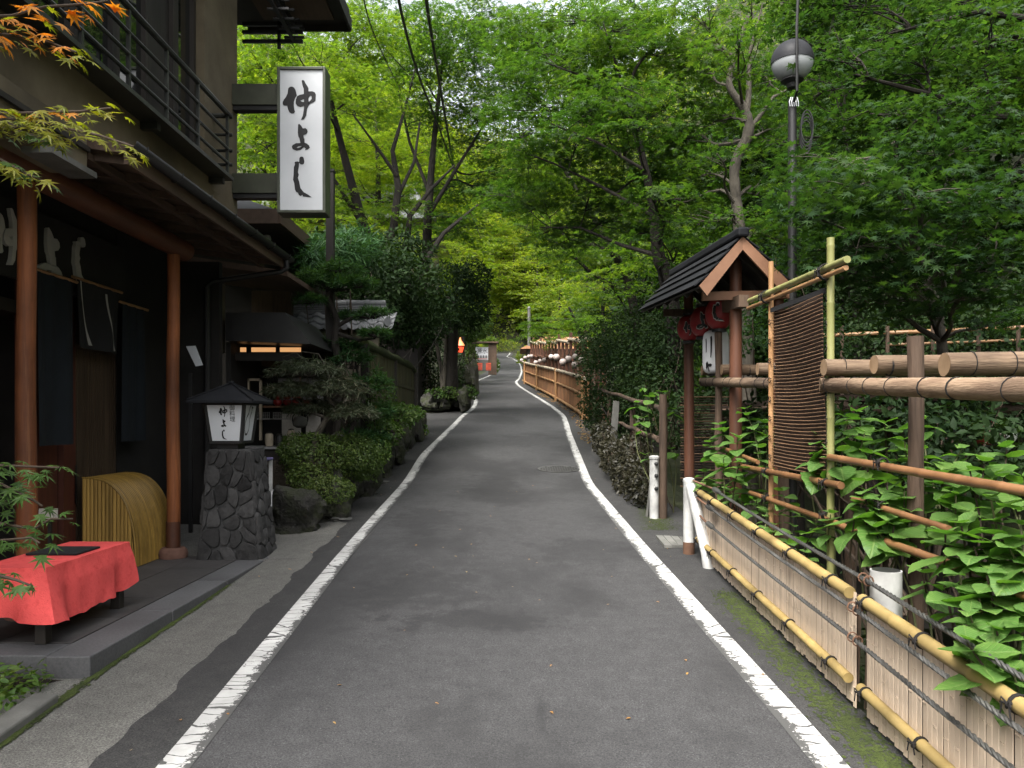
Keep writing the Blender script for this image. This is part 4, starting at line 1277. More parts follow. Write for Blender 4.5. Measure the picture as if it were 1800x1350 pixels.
def cross_log(y, x0, x1, r, seed):
    """beam log laid across the long one, its sawn end toward the road"""
    rnd = random.Random(seed)
    ph = [rnd.random() * 6 for _ in range(4)]
    N_, n = 14, 18
    vs, fs = [], []
    for i in range(N_ + 1):
        t = i / N_
        for k in range(n):
            a = 2 * PI * k / n
            rr = r * (1 + .03 * math.sin(2 * a + ph[0] + t * 2) + .03 * math.sin(3 * a + ph[1] - t * 3) + .02 * math.sin(t * 23 + ph[2] + a)) * (1 - .1 * t)
            vs.append((x0 + (x1 - x0) * t, y + rr * math.cos(a), lz(y) + rr * math.sin(a) + .01 * math.sin(t * 5 + ph[3])))
    for i in range(N_):
        for k in range(n): fs.append((i * n + k, i * n + (k + 1) % n, (i + 1) * n + (k + 1) % n, (i + 1) * n + k))
    fs.append(tuple(range(N_ * n, N_ * n + n)))
    o = fixn(MB().add(vs, fs).build('log', W['cross_log'], lf, smooth=True))
    MB().add([(v[0] - .001, v[1], v[2]) for v in vs[:n]], [tuple(range(n))]).build('log_end', W['log_end'], o)
    x = x0 + rnd.uniform(.08, .14)
    while x < x0 + .8:
        ring_tie(MB(), (x, y, lz(y)), (1, 0, 0), r * 1.03, rnd.choice((1, 2)), .0026, False).build('tie', W['cord'], o)
        x += rnd.uniform(.12, .2)


W['cross_log'] = M('peeled_cross_log', [(.055, .034, .020), (.20, .138, .088), (.12, .076, .047), (.27, .195, .13)], 2.5, .9, .6, 20, (.9, 8, 8), stain=.6, bdist=.008)
for k, (y, x0, r) in enumerate(((8.69, 2.07, .051), (7.87, 2.07, .053), (6.88, 2.12, .053), (4.93, 1.93, .053), (4.51, 2.05, .054), (3.76, 2.04, .055), (3.0, 2.03, .055))):
    cross_log(y, x0, x0 + 2.6, r, k)
for k, (a, b, ra, rb, x) in enumerate([(8.75, 6.3, .047, .043, 2.07), (6.2, 5.25, .045, .04, 2.09), (5.15, 2.4, .045, .05, 1.99)]):
    log(a, b, lz(a) - .115, lz(b) - .115, ra, rb, x, 40 + k)
for (y, zt, r) in ((4.24, 2.2, .041), (8.0, 2.68, .036), (6.3, 2.25, .04), (2.2, 2.1, .045)):
    x = 2.15 if y != 8.0 else 2.075
    MB().tube([(x + .004 * math.sin(k * 2.1), y, -.3 + (zt + .3) * k / 8) for k in range(9)], [r * (1 + .06 * math.sin(k * 1.7)) for k in range(9)], 14).build('post', W['dark_log'], lf, smooth=True)

# bamboo trellis with the hanging reed screen
bf = thing('bamboo_trellis', 'trellis of green and brown bamboo poles rising through the hydrangeas', 'trellis', (2.0, 5, .5))
SX = 2.0
bamboo(MB(), (SX, 6.15, .25), (SX, 6.15, P(1355, 460, 6.15).z), .020, .33, 12).build('pole', W['tan_bamboo'], bf, smooth=True)
bamboo(MB(), (SX, 5.0, .15), (SX, 5.0, P(1460, 418, 5.0).z), .0235, .36, 12).build('pole', W['green_bamboo'], bf, smooth=True)
bamboo(MB(), (SX - .03, 6.60, 2.745), (SX - .03, 4.68, 2.70), .022, .3, 12).build('crossbar', W['green_bamboo'], bf, smooth=True)
bamboo(MB(), (SX - .028, 6.65, 2.69), (SX - .028, 4.70, 2.655), .016, .26, 12).build('crossbar', W['tan_bamboo'], bf, smooth=True)
for (y, z) in ((6.15, 2.71), (5.0, 2.685)):
    ring_tie(MB(), (SX - .028, y, z), (0, 1, 0), .047, 3, .005).build('tie', W['cord'], bf)
for (ya, yb, z0, z1, r) in ((6.9, 4.78, 1.36, 1.362, .023), (4.95, 2.2, 1.525, 1.46, .022), (6.6, 4.75, 1.155, 1.125, .02), (4.75, 3.0, 1.12, 1.095, .021), (3.1, 1.6, 1.08, 1.05, .02), (7.5, 6.4, 1.50, 1.42, .018), (4.6, 3.6, 1.30, 1.26, .018)):
    rl = bamboo(MB(), (SX - .025, ya, z0), (SX - .025, yb, z1), r, .31, 12, random.random() * .5).build('rail', W['brown_bamboo'], bf, smooth=True)
    for y in (5.0, 6.15, 4.24):
        if yb < y < ya:
            ring_tie(MB(), (SX - .025, y, z0), (0, 1, 0), r * 1.1, 3, .004).build('tie', W['cord'], rl)
rs = thing('reed_screen', 'hanging dark reed screen tied between two bamboo poles', 'screen', (1.985, 5.57, 2.0))
ya, yb, z0, z1 = 6.10, 5.05, 1.40, 2.585
sxf = lambda u, v: 1.985 + .02 * math.sin(u * 3 + v * 2) + .015 * (1 - v)
MB().grid(12, 14, lambda u, v: (sxf(u, v) + .006, ya + (yb - ya) * u, z0 - .012 * math.sin(u * PI) + (z1 - z0 - .02 * u) * v)).build('backing', W['reed_dark'], rs, smooth=True)
k, n = 0, 47
for k in range(n):
    v = (k + .5) / n
    mb = MB()
    pts = [(sxf(u, v) - .004 + .001 * math.sin(u * 30 + k), ya + (yb - ya) * u, z0 - .012 * math.sin(u * PI) + (z1 - z0 - .02 * u) * v + .0012 * math.sin(u * 7 + k * 1.7)) for u in np.linspace(-.01, 1.01, 9)]
    mb.tube(pts, .0036, 5).build('reed', W['reed'], rs)
MB().beam((1.985, ya, z1 + .012), (1.985, yb, z1 - .008), .014, .034).build('header', W['dark_cloth'], rs)
for k in range(8):
    for (y, s) in ((ya, 1), (yb, -1)):
        z = z0 + .08 + (z1 - z0) * k / 8
        MB().tube([(1.985, y, z), (1.98, y + s * .03, z + .012), (1.975, y + s * .055, z - .012), (1.985, y + s * .03, z - .025), (1.985, y, z - .012)], .003, 5).build('lacing', W['cord'], rs)

# ------------------------------------------------------------------ roofed gate with paper lanterns
gt_ = thing('roofed_gate', 'small brown timber gate with a black gabled roof on the right', 'gate', (2.1, 8.4, zr(8.4)))
yn, yf = 7.3, 9.6
ap, apf = Vector((2.10, yn, 3.41)), Vector((1.95, yf, 3.48))
el, elf = Vector((1.715, yn, 2.965)), Vector((1.565, yf, 3.055))
er, erf = Vector((2.53, yn, 2.985)), Vector((2.38, yf, 3.07))
MB().tube([(2.14, 7.62, zr(7.6) - .3), (2.14, 7.62, 3.3)], [.062, .057], 16).build('post', W['red_post'], gt_, smooth=True)
MB().tube([(2.075, 9.3, zr(9.3) - .4), (2.06, 9.3, 3.3)], [.062, .055], 16).build('post', W['red_post'], gt_, smooth=True)
MB().tube([(2.55, 7.62, 0), (2.55, 7.62, 3.0)], [.05, .05], 12).build('post', W['red_post'], gt_, smooth=True)
MB().beam((2.14, 7.35, 2.86), (2.05, 9.55, 2.93), .09, .11).build('tie_beam', W['dark_log'], gt_)
MB().beam((1.80, 7.55, 2.93), (2.62, 7.55, 2.95), .05, .08).build('cross_beam', W['barge'], gt_)
MB().beam((1.75, 9.2, 3.0), (2.4, 9.2, 3.0), .05, .08).build('cross_beam', W['dark_log'], gt_)
for (e, ef, sgn) in ((el, elf, -1), (er, erf, 1)):
    nrm = Vector((sgn * .75, 0, .66)).normalized()
    MB().prism([ap, e, ef, apf], nrm * .02).build('roof_deck', W['dark_timber'], gt_)
    NC = 4
    for k in range(NC):
        a0, a1 = k / NC, (k + 1) / NC
        c = [ap.lerp(e, a0), ap.lerp(e, a1 + .03), apf.lerp(ef, a1 + .03), apf.lerp(ef, a0)]
        c = [c[0] + nrm * .021 + Vector((0, -.04, 0)), c[1] + nrm * .045 + Vector((0, -.04, 0)), c[2] + nrm * .045, c[3] + nrm * .021]
        MB().prism(c, nrm * .012).build('roof_board', W['roof_black'], gt_)
    MB().prism([ap + Vector((0, -.055, .02)), e + Vector((sgn * .01, -.055, .015)), e + Vector((sgn * .01 - sgn * .07, -.055, -.075)), ap + Vector((0, -.055, -.10))], (0, .03, 0)).build('bargeboard', W['barge'], gt_)
    for k in range(6):
        t = (k + .5) / 6
        a, b = ap.lerp(apf, t) - nrm * .03, e.lerp(ef, t) - nrm * .03 + (e - ap).normalized() * -.02
        MB().beam(a, b, .04, .05).build('rafter', W['dark_timber'], gt_)
MB().beam(ap + Vector((0, -.1, .055)), apf + Vector((0, .04, .055)), .11, .085).build('ridge_cap', W['roof_black'], gt_, bevel=.02)


def paper_lantern(name, label, c, r, h, mat, group=None, cat='paper lantern', marks=None):
    t = thing(name, label, cat, c, group)
    n = 26
    prof = []
    for k in range(n + 1):
        q = k / n
        e = min(1, .55 + .45 * (1 - abs(2 * q - 1) ** 5) ** .5 * 1.0) if h > 2.9 * r else math.sqrt(max(0.08, 1 - (2 * q - 1) ** 2 * .92))
        prof.append((r * min(1, e) * (1 - .012 * (k % 2)), -h / 2 + h * q))
    MB().lathe(prof, c, 22).build('paper', mat, t, smooth=True)
    MB().lathe([(r * .52, -h / 2 - .022), (r * .55, -h / 2 + .006)], c, 16).build('rim', W['black_metal'], t)
    MB().lathe([(r * .52, h / 2 - .006), (r * .55, h / 2 + .02)], c, 16).build('rim', W['black_metal'], t)
    return t


def cyl_marks(t, polys_list, c, r, mat, name='brush_lettering', dr=.003):
    """ink outlines (angle degrees from facing -Y, height) laid round a lantern"""
    mb = MB()
    for q in polys_list:
        mb.poly([Vector((c[0] + (r + dr) * math.sin(R(a)), c[1] - (r + dr) * math.cos(R(a)), c[2] + z)) for a, z in q])
    mb.build(name, mat, t)


for (c, r, h, lab, mk) in ((tuple(P(1264, 551, 8.0)), .138, .33, 'nearest red paper lantern under the gate roof', 'shi'), (tuple(P(1236, 566, 8.5)), .140, .33, 'middle red paper lantern under the gate roof, between two others', 'yo'), (tuple(P(1211, 577, 9.0)), .132, .30, 'farthest red paper lantern under the gate roof with a large brush character', 'naka')):
    t = paper_lantern('red_lantern', lab, c, r, h, W['paper_red'], 'red paper lanterns under the gate roof')
    a_, b_, c_, d_ = chbox(CH[mk])
    ang0 = -14 if mk == 'naka' else -18
    for (k_, mat, nm, dr) in ((1.14, W['letter_white'], 'letter_outline', .001), (1.0, W['ink'], 'brush_lettering', .003)):
        cyl_marks(t, [[(ang0 + ((px - (a_ + b_) / 2) / (b_ - a_)) * 46 * k_, -((py - (c_ + d_) / 2) / (d_ - c_)) * .17 * k_) for px, py in q] for q in CH[mk]], c, r, mat, nm, dr)
c = (2.135, 8.34, 2.47)
t = paper_lantern('white_lantern', 'tall white paper lantern with black strokes standing behind the log fence', c, .138, .45, W['paper_white'])
cyl_marks(t, [[(-62, .13), (-57, .14), (-55, .10), (-56, 0), (-60, -.02), (-61, .05)], [(-38, .15), (-31, .16), (-29, .12), (-31, .0), (-34, -.07), (-38, -.06), (-37, .03)], [(-60, -.12), (-52, -.10), (-46, -.13), (-36, -.125), (-30, -.14), (-36, -.16), (-48, -.155), (-56, -.19), (-60, -.17)], [(-50, -.15), (-46, -.16), (-40, -.21), (-46, -.21)]], c, .138, W['ink'])

# handrail of logs beyond the gate
hf = thing('log_handrail', 'rough dark log handrail running up the road beyond the gate', 'fence', (1.8, 11, 1.2))
MB().tube([(1.765, 9.3, zr(9.3) - .1), (1.765, 9.3, 2.06)], [.047, .045], 14).build('post', W['dark_log'], hf, smooth=True)
for (y, x) in ((12.2, 1.85), (15.5, 1.9)):
    MB().tube([(x, y, zr(y) - .3), (x, y, zr(y) + 1.2)], [.05, .045], 12).build('post', W['dark_log'], hf, smooth=True)
for (p, q) in ((P(1161, 718, 9.32), P(1050, 683, 17.5)), (P(1158, 773, 9.3), P(1088, 743, 13.6))):
    MB().tube([p.lerp(q, k / 8) + Vector((0, 0, .012 * math.sin(k * 2))) for k in range(9)], [.034 - .0008 * k for k in range(9)], 12).build('rail', W['dark_log'], hf, smooth=True)
gpk = thing('grey_plank', 'weathered grey plank standing upright against the handrail', 'plank', tuple(P(1078, 778, 13.5)))
mb = MB().prism([P(1072, 778, 13.5), P(1084, 776, 13.5), P(1089, 706, 13.5), P(1078, 704, 13.5)], (0, .03, 0))
fixn(mb.build('plank', W['concrete_grey'], gpk))
rb = thing('reed_blind', 'brown reed blind hanging behind the gate post', 'screen', (2.35, 9.6, 1.5))
for k in range(34):
    z = .95 + k * .033
    MB().tube([(2.06, 9.75, z), (2.36, 9.7, z + .004), (2.66, 9.65, z)], .009, 5).build('reed', W['reed_dark'] if k % 3 else W['reed'], rb)

# ------------------------------------------------------------------ globe street lamp
lx, ly = 2.745, 7.8
sl2 = thing('street_lamp', 'black pole street lamp with a half black, half white globe', 'street lamp', (lx, ly, -.6))
MB().lathe([(.055, 0), (.055, 1.0), (.043, 1.06), (.041, 5.5)], (lx, ly, -.6), 16).build('pole', W['black_metal'], sl2, smooth=True)
gz0, gr_ = 5.27, .198
MB().lathe([(.05, -.26), (.06, -.22), (.11, -.19), (.10, -.17)], (lx, ly, gz0), 18).build('collar', W['black_metal'], sl2, smooth=True)
MB().lathe([(gr_ * math.cos(a), gr_ * math.sin(a)) for a in np.linspace(R(-62), R(-8), 9)] + [(gr_ * math.cos(a), gr_ * math.sin(a)) for a in (R(-5),)], (lx, ly, gz0), 32).build('globe', W['globe_white'], sl2, smooth=True)
MB().lathe([(gr_ * 1.03 * math.cos(a), gr_ * 1.03 * math.sin(a)) for a in np.linspace(R(-5), R(89), 11)], (lx, ly, gz0), 32).build('cap', W['globe_black'], sl2, smooth=True)
mb = MB()
for k in range(5):
    mb.tube([(lx - .03 + .015 * k, ly - .05, 4.90), (lx - .05 + .022 * k, ly - .06, 4.85), (lx - .04 + .02 * k, ly - .055, 4.81)], .005, 5)
mb.build('terminal', W['sign_white'], sl2)
mb = MB()
for k in range(4):
    r = .12 - .015 * k
    mb.tube([(lx + .13 + .06 * math.cos(a), ly - .04 + .01 * k, 4.62 + .16 * math.sin(a) - .03 * k) for a in np.linspace(0, 2 * PI, 17)], .007, 5, cap=False)
mb.build('cable_coil', W['black_metal'], sl2)
cb = thing('overhead_cable', 'black service cable dropping to the globe street lamp', 'cable', (lx, ly, 5))
MB().tube([(2.76, 7.3, 9.5), (2.735, 7.45, 7.0), (2.70, 7.55, 5.5), (2.72, 7.6, 4.9), (2.735, 7.72, 4.85)], .014, 6).build('cable', W['black_metal'], cb, smooth=True)

# ------------------------------------------------------------------ river deck shelter behind the fence
rd = thing('river_deck_shelter', 'dark flat roofed riverside dining shelter behind the log fence', 'shelter', (5.0, 8.5, 0))
MB().box(3.0, 8.5, 7.2, 12, 1.93, 1.99).build('roof', W['reed_dark'], rd)
for k in range(9):
    bamboo(MB(), (3.0 + k * .6, 7.15, 1.90), (3.0 + k * .6, 12, 1.90), .025, .4, 8).build('rafter', W['dark_log'], rd)
MB().tube([(2.95, 7.3, 1.86), (8.5, 7.3, 1.86)], .045, 10).build('beam', W['dark_log'], rd, smooth=True)
for x in (3.1, 5.6, 8.2):
    for y in (7.3, 11.8):
        MB().tube([(x, y, -2.0), (x, y, 1.9)], .05, 10).build('post', W['dark_log'], rd, smooth=True)
MB().box(2.9, 8.6, 7.1, 12.1, -.10, 0).build('deck', W['dark_timber'], rd)
for (u, v, r, m, lab) in ((1668, 757, .125, 'globe_black', 'dark paper lantern hanging under the riverside shelter'), (1730, 758, .125, 'paper_red', 'dark red paper lantern hanging under the riverside shelter'), (1768, 762, .095, 'paper_white', 'small white paper lantern hanging under the riverside shelter')):
    c = P(u, v, 7.3)
    t = paper_lantern('paper_lantern', lab, tuple(c), r, r * 2.1, W[m])
    MB().tube([(c.x, c.y, c.z + r), (c.x, c.y, 1.86)], .004, 4).build('string', W['cord'], t)
fr_ = thing('pole_railing', 'thin pale bamboo railing across the dark slope above the log fence', 'railing', (6, 11.5, 2.6))
bamboo(MB(), P(1440, 590, 12.2), P(1810, 575, 11.5), .03, .5, 8).build('rail', W['tan_bamboo'], fr_, smooth=True)
bamboo(MB(), P(1560, 606, 12), P(1810, 597, 11.5), .02, .5, 8).build('rail', W['tan_bamboo'], fr_, smooth=True)
for u in (1480, 1560, 1640, 1720, 1790):
    p = P(u, 590, 12 - (u - 1480) / 600)
    MB().tube([p - Vector((0, 0, 2.6)), p + Vector((0, 0, .15))], .028, 8).build('post', W['dark_log'], fr_, smooth=True)

# ------------------------------------------------------------------ far brushwood fence with lanterns
fa, fb = Vector((2.04, 21.5, 0)), Vector((.62, 44.5, 0))
bw = thing('brushwood_fence', 'brown brushwood fence with pale bamboo rails along the far right kerb', 'fence', (1.3, 32, zr(32)))
NPn = 11
fpt = lambda t: fa.lerp(fb, t) + Vector((.10 * math.sin(t * PI), 0, 0))
for k in range(NPn):
    a, b = fpt(k / NPn), fpt((k + 1) / NPn)
    za, zb = zr(a.y), zr(b.y)
    MB().prism([(a.x, a.y, za + .03), (b.x, b.y, zb + .03), (b.x, b.y, zb + 1.12), (a.x, a.y, za + 1.12)], (.04, 0, 0)).build('panel', W['brush_fence'], bw)
for h, r in ((1.12, .055), (.66, .035), (.10, .045)):
    for k in range(NPn * 2):
        a, b = fpt(k / NPn / 2), fpt((k + 1) / NPn / 2)
        a = Vector((a.x - .03, a.y, zr(a.y) + h)); b = Vector((b.x - .03, b.y, zr(b.y) + h + .02))
        MB().tube([a, a.lerp(b, .5) + Vector((0, 0, .02)), b], [r, r * .85, r * .9], 8).build('rail', W['pale_wood'] if h > 1 else W['tan_bamboo'], bw, smooth=True)
for t in (.02, .33, .66, .93):
    a = fpt(t)
    MB().tube([(a.x - .06, a.y, zr(a.y) - .1), (a.x - .06, a.y, zr(a.y) + 1.2)], .05, 8).build('post', W['tan_bamboo'], bw, smooth=True)
# timber frame of the riverside seats behind it
fs_ = thing('timber_frame', 'open red brown timber frame standing behind the far brushwood fence', 'frame', (2.0, 32, zr(32)))
for k in range(20):
    t = k / 19
    a = fpt(t) + Vector((.45, 0, 0))
    MB().beam((a.x, a.y, zr(a.y)), (a.x, a.y, zr(a.y) + (2.2 if k % 3 else 2.5)), .11, .11).build('post', W['red_post'], fs_)
for h in (2.15, 1.45):
    for k in range(6):
        a, b = fpt(k / 6) + Vector((.42, 0, 0)), fpt((k + 1) / 6) + Vector((.42, 0, 0))
        MB().tube([(a.x, a.y, zr(a.y) + h), (b.x, b.y, zr(b.y) + h + .12)], .06, 8).build('rail', W['pale_wood'] if h > 2 else W['red_post'], fs_)
for k in range(5):
    a, b = fpt(.35 + k * .13) + Vector((.7, 0, 0)), fpt(.35 + (k + 1) * .13) + Vector((.7, 0, 0))
    MB().prism([(a.x, a.y, zr(a.y)), (b.x, b.y, zr(b.y)), (b.x, b.y, zr(b.y) + 1.9), (a.x, a.y, zr(a.y) + 1.9)], (.05, 0, 0)).build('panel', W['dark_log'], fs_)
LP_ = [((880, 470), .16), ((920, 440), .17), ((962, 428), .17), ((990, 424), .16), ((1040, 495), .17), ((1085, 480), .16), ((1135, 466), .16), ((1215, 432), .18), ((1273, 434), .21), ((1345, 490), .20), ((1410, 455), .19), ((1485, 430), .16), ((1482, 520), .18), ((1560, 470), .18)]
desc = ['at the far fence end', 'second from the far end', 'third from the far end', 'fourth from the far end', 'hanging low, fifth from the far end', 'sixth from the far end, beside a post', 'seventh from the far end', 'left of the tall dark post', 'right of the tall dark post', 'large, low and round near the bush', 'with dark markings near the bush', 'high beside the bush', 'lowest beside the bush', 'half hidden in the bush']
W['paper_pink'] = M('lantern_paper_pale', [(.40, .33, .30), (.50, .43, .40)], 3, .6, .05)
for (p, r), d in zip(LP_, desc):
    u, v = zz(*p)
    # depth from the fence line
    lo, hi = 21.0, 45
    best = min(np.linspace(lo, hi, 100), key=lambda Y: abs((u - 900) / F * Y - (fpt((Y - 21.5) / 23).x + .15)))
    c = P(u, v, float(best))
    r *= .62
    t = paper_lantern('pale_lantern', 'pale paper lantern above the far brushwood fence, ' + d, tuple(c), r, r * 1.9, W['paper_pink'], 'pale lanterns over the far brushwood fence')
    MB().tube([(c.x, c.y, c.z + r), (c.x + .1, c.y, c.z + r + .3)], .008, 4).build('string', W['cord'], t)
up_ = thing('utility_pole', 'slim pale utility pole far up the road behind the fence', 'utility pole', tuple(P(930, 640, 48)))
p = P(930, 640, 48); q = P(930, 541, 48)
MB().tube([p - Vector((0, 0, 1)), q], [.12, .09], 10).build('pole', W['concrete_grey'], up_, smooth=True)
MB().lathe([(.10, 0), (.02, .08)], q, 8).build('cap', W['steel'], up_)
sh_ = thing('roofed_hut', 'brown thatched hut roof behind the far end of the brushwood fence', 'hut', tuple(P(960, 620, 48)))
c = P(955, 620, 48)
MB().box(c.x - 1.0, c.x + 3.4, c.y, c.y + 3, c.z - 2.0, c.z + .25).build('wall', W['dark_log'], sh_)
fixn(MB().add([(c.x - 1.4, c.y - .5, c.z + .2), (c.x + 3.8, c.y - .5, c.z + .2), (c.x + 3.8, c.y + 3.4, c.z + .2), (c.x - 1.4, c.y + 3.4, c.z + .2), (c.x + .1, c.y + 1.4, c.z + 1.1), (c.x + 2.4, c.y + 1.4, c.z + 1.1)], [(0, 1, 5, 4), (1, 2, 5), (2, 3, 4, 5), (3, 0, 4), (3, 2, 1, 0)]).build('roof', W['brush_fence'], sh_))

# ================================================================== LEFT MIDDLE
def rock(mb, c, rx, ry, rz, seed, n=10, m=14, flat=.25):
    rnd = random.Random(seed)
    ph = [rnd.uniform(0, 6.3) for _ in range(9)]
    vs, fs = [], []
    for j in range(n + 1):
        th = PI * j / n
        for k in range(m):
            a = 2 * PI * k / m
            d = Vector((math.sin(th) * math.cos(a), math.sin(th) * math.sin(a), math.cos(th)))
            f = 1 - .10 * abs(math.sin(5 * d.x + 4 * d.z + ph[7])) - .08 * abs(math.sin(6 * d.y - 5 * d.z + ph[8])) + .16 * math.sin(3 * d.x + ph[0]) + .14 * math.sin(3.4 * d.y + ph[1] + d.z) + .12 * math.sin(4 * d.z + ph[2] + 2 * d.x) + .07 * math.sin(8 * d.x + 6 * d.z + ph[3]) + .06 * math.sin(9 * d.y - 7 * d.z + ph[4]) + .05 * math.sin(17 * d.x + ph[5] + 3 * d.y) * math.sin(15 * d.z + ph[6]) + .03 * math.sin(29 * d.x + 11 * d.y) * math.sin(27 * d.z + 9 * d.y + ph[2])
            p = Vector((math.copysign(abs(d.x) ** .75, d.x) * rx, math.copysign(abs(d.y) ** .75, d.y) * ry, math.copysign(abs(d.z) ** .75, d.z) * rz)) * f
            vs.append((c[0] + p.x, c[1] + p.y, c[2] + p.z))
    for j in range(n):
        for k in range(m):
            fs.append((j * m + k, (j + 1) * m + k, (j + 1) * m + (k + 1) % m, j * m + (k + 1) % m))
    return mb.add(vs, fs)


rw = thing('rock_wall', 'low retaining wall of rough dark mossy boulders along the left roadside', 'wall', (-2.2, 13, zr(13)))
rocks = [(-2.46, 9.0, .13, .36, .30, .30), (-2.2, 9.45, .10, .22, .25, .28)]
y = 9.7
rr = random.Random(11)
while y < 18.2:
    h = rr.uniform(.30, .5)
    rocks.append((-2.22 - .0 * (y - 10) + rr.uniform(-.05, .05), y, h * .62, rr.uniform(.18, .26), rr.uniform(.24, .40), h))
    y += rr.uniform(.32, .62)
y = 10.2
while y < 18.0:
    h = rr.uniform(.20, .32)
    rocks.append((-2.36 + rr.uniform(-.06, .06), y, .72, rr.uniform(.16, .24), rr.uniform(.22, .36), h))
    y += rr.uniform(.42, .7)
for k, (x, y, dz, rx, ry, rz) in enumerate(rocks):
    z = gz(x, y)
    o = rock(MB(), (x, y, z + dz), rx, ry, rz, 100 + k, 30 if k < 3 else 16, 44 if k < 3 else 22).build('rock', W['moss_rock'], rw, smooth=True)
for k, (x, y, r) in enumerate(((-2.02, 9.45, .12), (-1.99, 11.3, .12), (-2.0, 12.4, .1))):
    rock(MB(), (x, y, gz(x, y) + .005), r, r * 1.7, .03, 300 + k, 6, 12).build('flat_stone', W['concrete_grey'], rw, smooth=True)
gb = tag(MB().grid(6, 24, lambda u, v: (-5.6 + 3.3 * u, 9.6 + 8.4 * v, zr(9.6 + 8.4 * v) + .62 + .05 * math.sin(u * 7 + v * 19))).build('garden_bed', W['soil'], smooth=True), kind='structure')
gb.modifiers.new('s', 'SOLIDIFY').thickness = .6

# mossy board fence on the bed
mf = thing('mossy_board_fence', 'low board fence with a thick mossy cap behind the garden shrubs', 'fence', (-2.1, 14, 2.1))
y = 11.4
while y < 17.0:
    z0, z1 = 2.0, 2.83 + .008 * (y - 11) - max(0, (y - 16.3)) * .15
    MB().box(-2.12, -2.09 + random.uniform(0, .006), y, y + .172, z0 + random.uniform(0, .02), z1).build('board', W['moss_fence'], mf)
    y += .178
MB().beam((-2.105, 11.4, 2.42), (-2.105, 17.0, 2.42), .06, .06).build('rail', W['moss_fence'], mf)
MB().tube([(-2.105, 11.35 + 5.7 * t, 2.85 + .008 * 5.7 * t - .1 * max(0, t - .9) * 8) for t in np.linspace(0, 1, 12)], [.07 + .012 * math.sin(k * 2.3) for k in range(12)], 10).build('moss_cap', W['moss'], mf, smooth=True)
for y in (11.4, 14.2, 17.03):
    MB().box(-2.16, -2.05, y - .05, y + .05, 1.4, 2.86).build('post', W['dark_timber'], mf)

# neighbouring house, its eave, cream and brown walls
nh = thing('neighbour_house', 'dark wooden house with a low broad eave behind the kitchen stall', 'house', (-5, 13, zr(13)))
MB().box(-8, -3.6, 11.2, 18, zr(12) - .5, 4.35).build('wall', W['dark_timber'], nh)
MB().box(-3.98, -3.6, 9.9, 10.0, 2.6, 3.46).build('cream_panel', W['cream_wall'], nh)
MB().box(-3.598, -3.05, 11.0, 11.12, 2.5, 3.55).build('brown_panel', W['dark_log'], nh)
MB().box(-8, -3.05, 10.4, 14.5, 4.32, 4.40).build('eave', W['dark_timber'], nh)
MB().beam((-8, 10.385, 4.42), (-3.05, 10.385, 4.42), .03, .19).build('fascia', W['eave_wood'], nh)
MB().beam((-3.035, 10.4, 4.42), (-3.035, 14.5, 4.42), .03, .17).build('fascia', W['eave_wood'], nh)
fixn(MB().add([(-8, 10.4, 4.5), (-3.05, 10.4, 4.5), (-3.05, 14.5, 4.5), (-8, 14.5, 4.5), (-8, 12.6, 5.4), (-4.6, 12.6, 5.4)], [(0, 1, 5, 4), (1, 2, 5), (2, 3, 4, 5), (3, 0, 4), (3, 2, 1, 0)]).build('roof', W['roof_black'], nh))
MB().lathe([(.04, -.05), (.055, 0), (.04, .05)], (-3.35, 10.9, 4.24), 10).build('lamp_bulb', W['globe_white'], nh, smooth=True)

# kitchen stall under a black awning
ks = thing('kitchen_stall', 'open kitchen stall under a black awning beside the stone pedestal', 'stall', (-3.1, 10.2, zr(10)))
gk = gz(-3, 10)
fixn(MB().add([(-3.46, 9.62, 2.72), (-2.42, 9.62, 2.68), (-2.74, 9.62, 3.06), (-3.46, 9.62, 3.06), (-3.46, 11.2, 2.72), (-2.42, 11.2, 2.68), (-2.74, 11.2, 3.06), (-3.46, 11.2, 3.06)], [(0, 1, 2, 3), (7, 6, 5, 4), (0, 4, 5, 1), (1, 5, 6, 2), (2, 6, 7, 3), (3, 7, 4, 0)]).build('awning', W['black_metal'], ks))
MB().box(-3.44, -2.62, 9.9, 9.95, 2.50, 2.60).build('awning_rail', W['dark_timber'], ks)
W['warm_tube'] = M('warm_tube_light', [(.8, .5, .25), (.8, .5, .25)], 3, .5, 0, emit=((1.0, .50, .2), .2))
for x0, x1 in ((-3.42, -3.35), (-3.28, -2.98), (-2.92, -2.66)):
    MB().box(x0, x1, 10.02, 10.04, 2.62, 2.675).build('tube_light', W['warm_tube'], ks)
MB().box(-3.5, -2.6, 9.82, 10.35, gk, 1.40).build('counter_front', W['dark_timber'], ks)
MB().box(-3.4, -2.6, 9.78, 10.4, 1.402, 1.432).build('counter_top', W['steel'], ks, bevel=.005)
MB().box(-3.12, -3.0, 9.80, 9.82, 1.28, 1.30).build('handle', W['steel'], ks, bevel=.005)
MB().box(-3.55, -2.4, 11.1, 11.2, gk, 2.7).build('back_wall', W['wall_dark'], ks)
MB().box(-3.52, -3.46, 9.8, 11.1, gk, 2.72).build('side_wall', W['wall_dark'], ks)
MB().box(-3.44, -2.6, 10.7, 11.09, 1.93, 1.955).build('shelf', W['barge'], ks)
MB().box(-3.44, -2.6, 10.85, 11.09, 2.35, 2.375).build('shelf', W['dark_timber'], ks)
fr2 = MB().box(-3.42, -3.40, 10.3, 10.34, 1.94, 2.30).box(-3.27, -3.24, 10.3, 10.34, 1.5, 2.30).box(-3.42, -3.24, 10.3, 10.34, 2.27, 2.30).build('rack_frame', W['pale_wood'], ks)
MB().box(-3.25, -2.62, 11.06, 11.09, 2.0, 2.45).build('splash_sheet', W['steel'], ks)
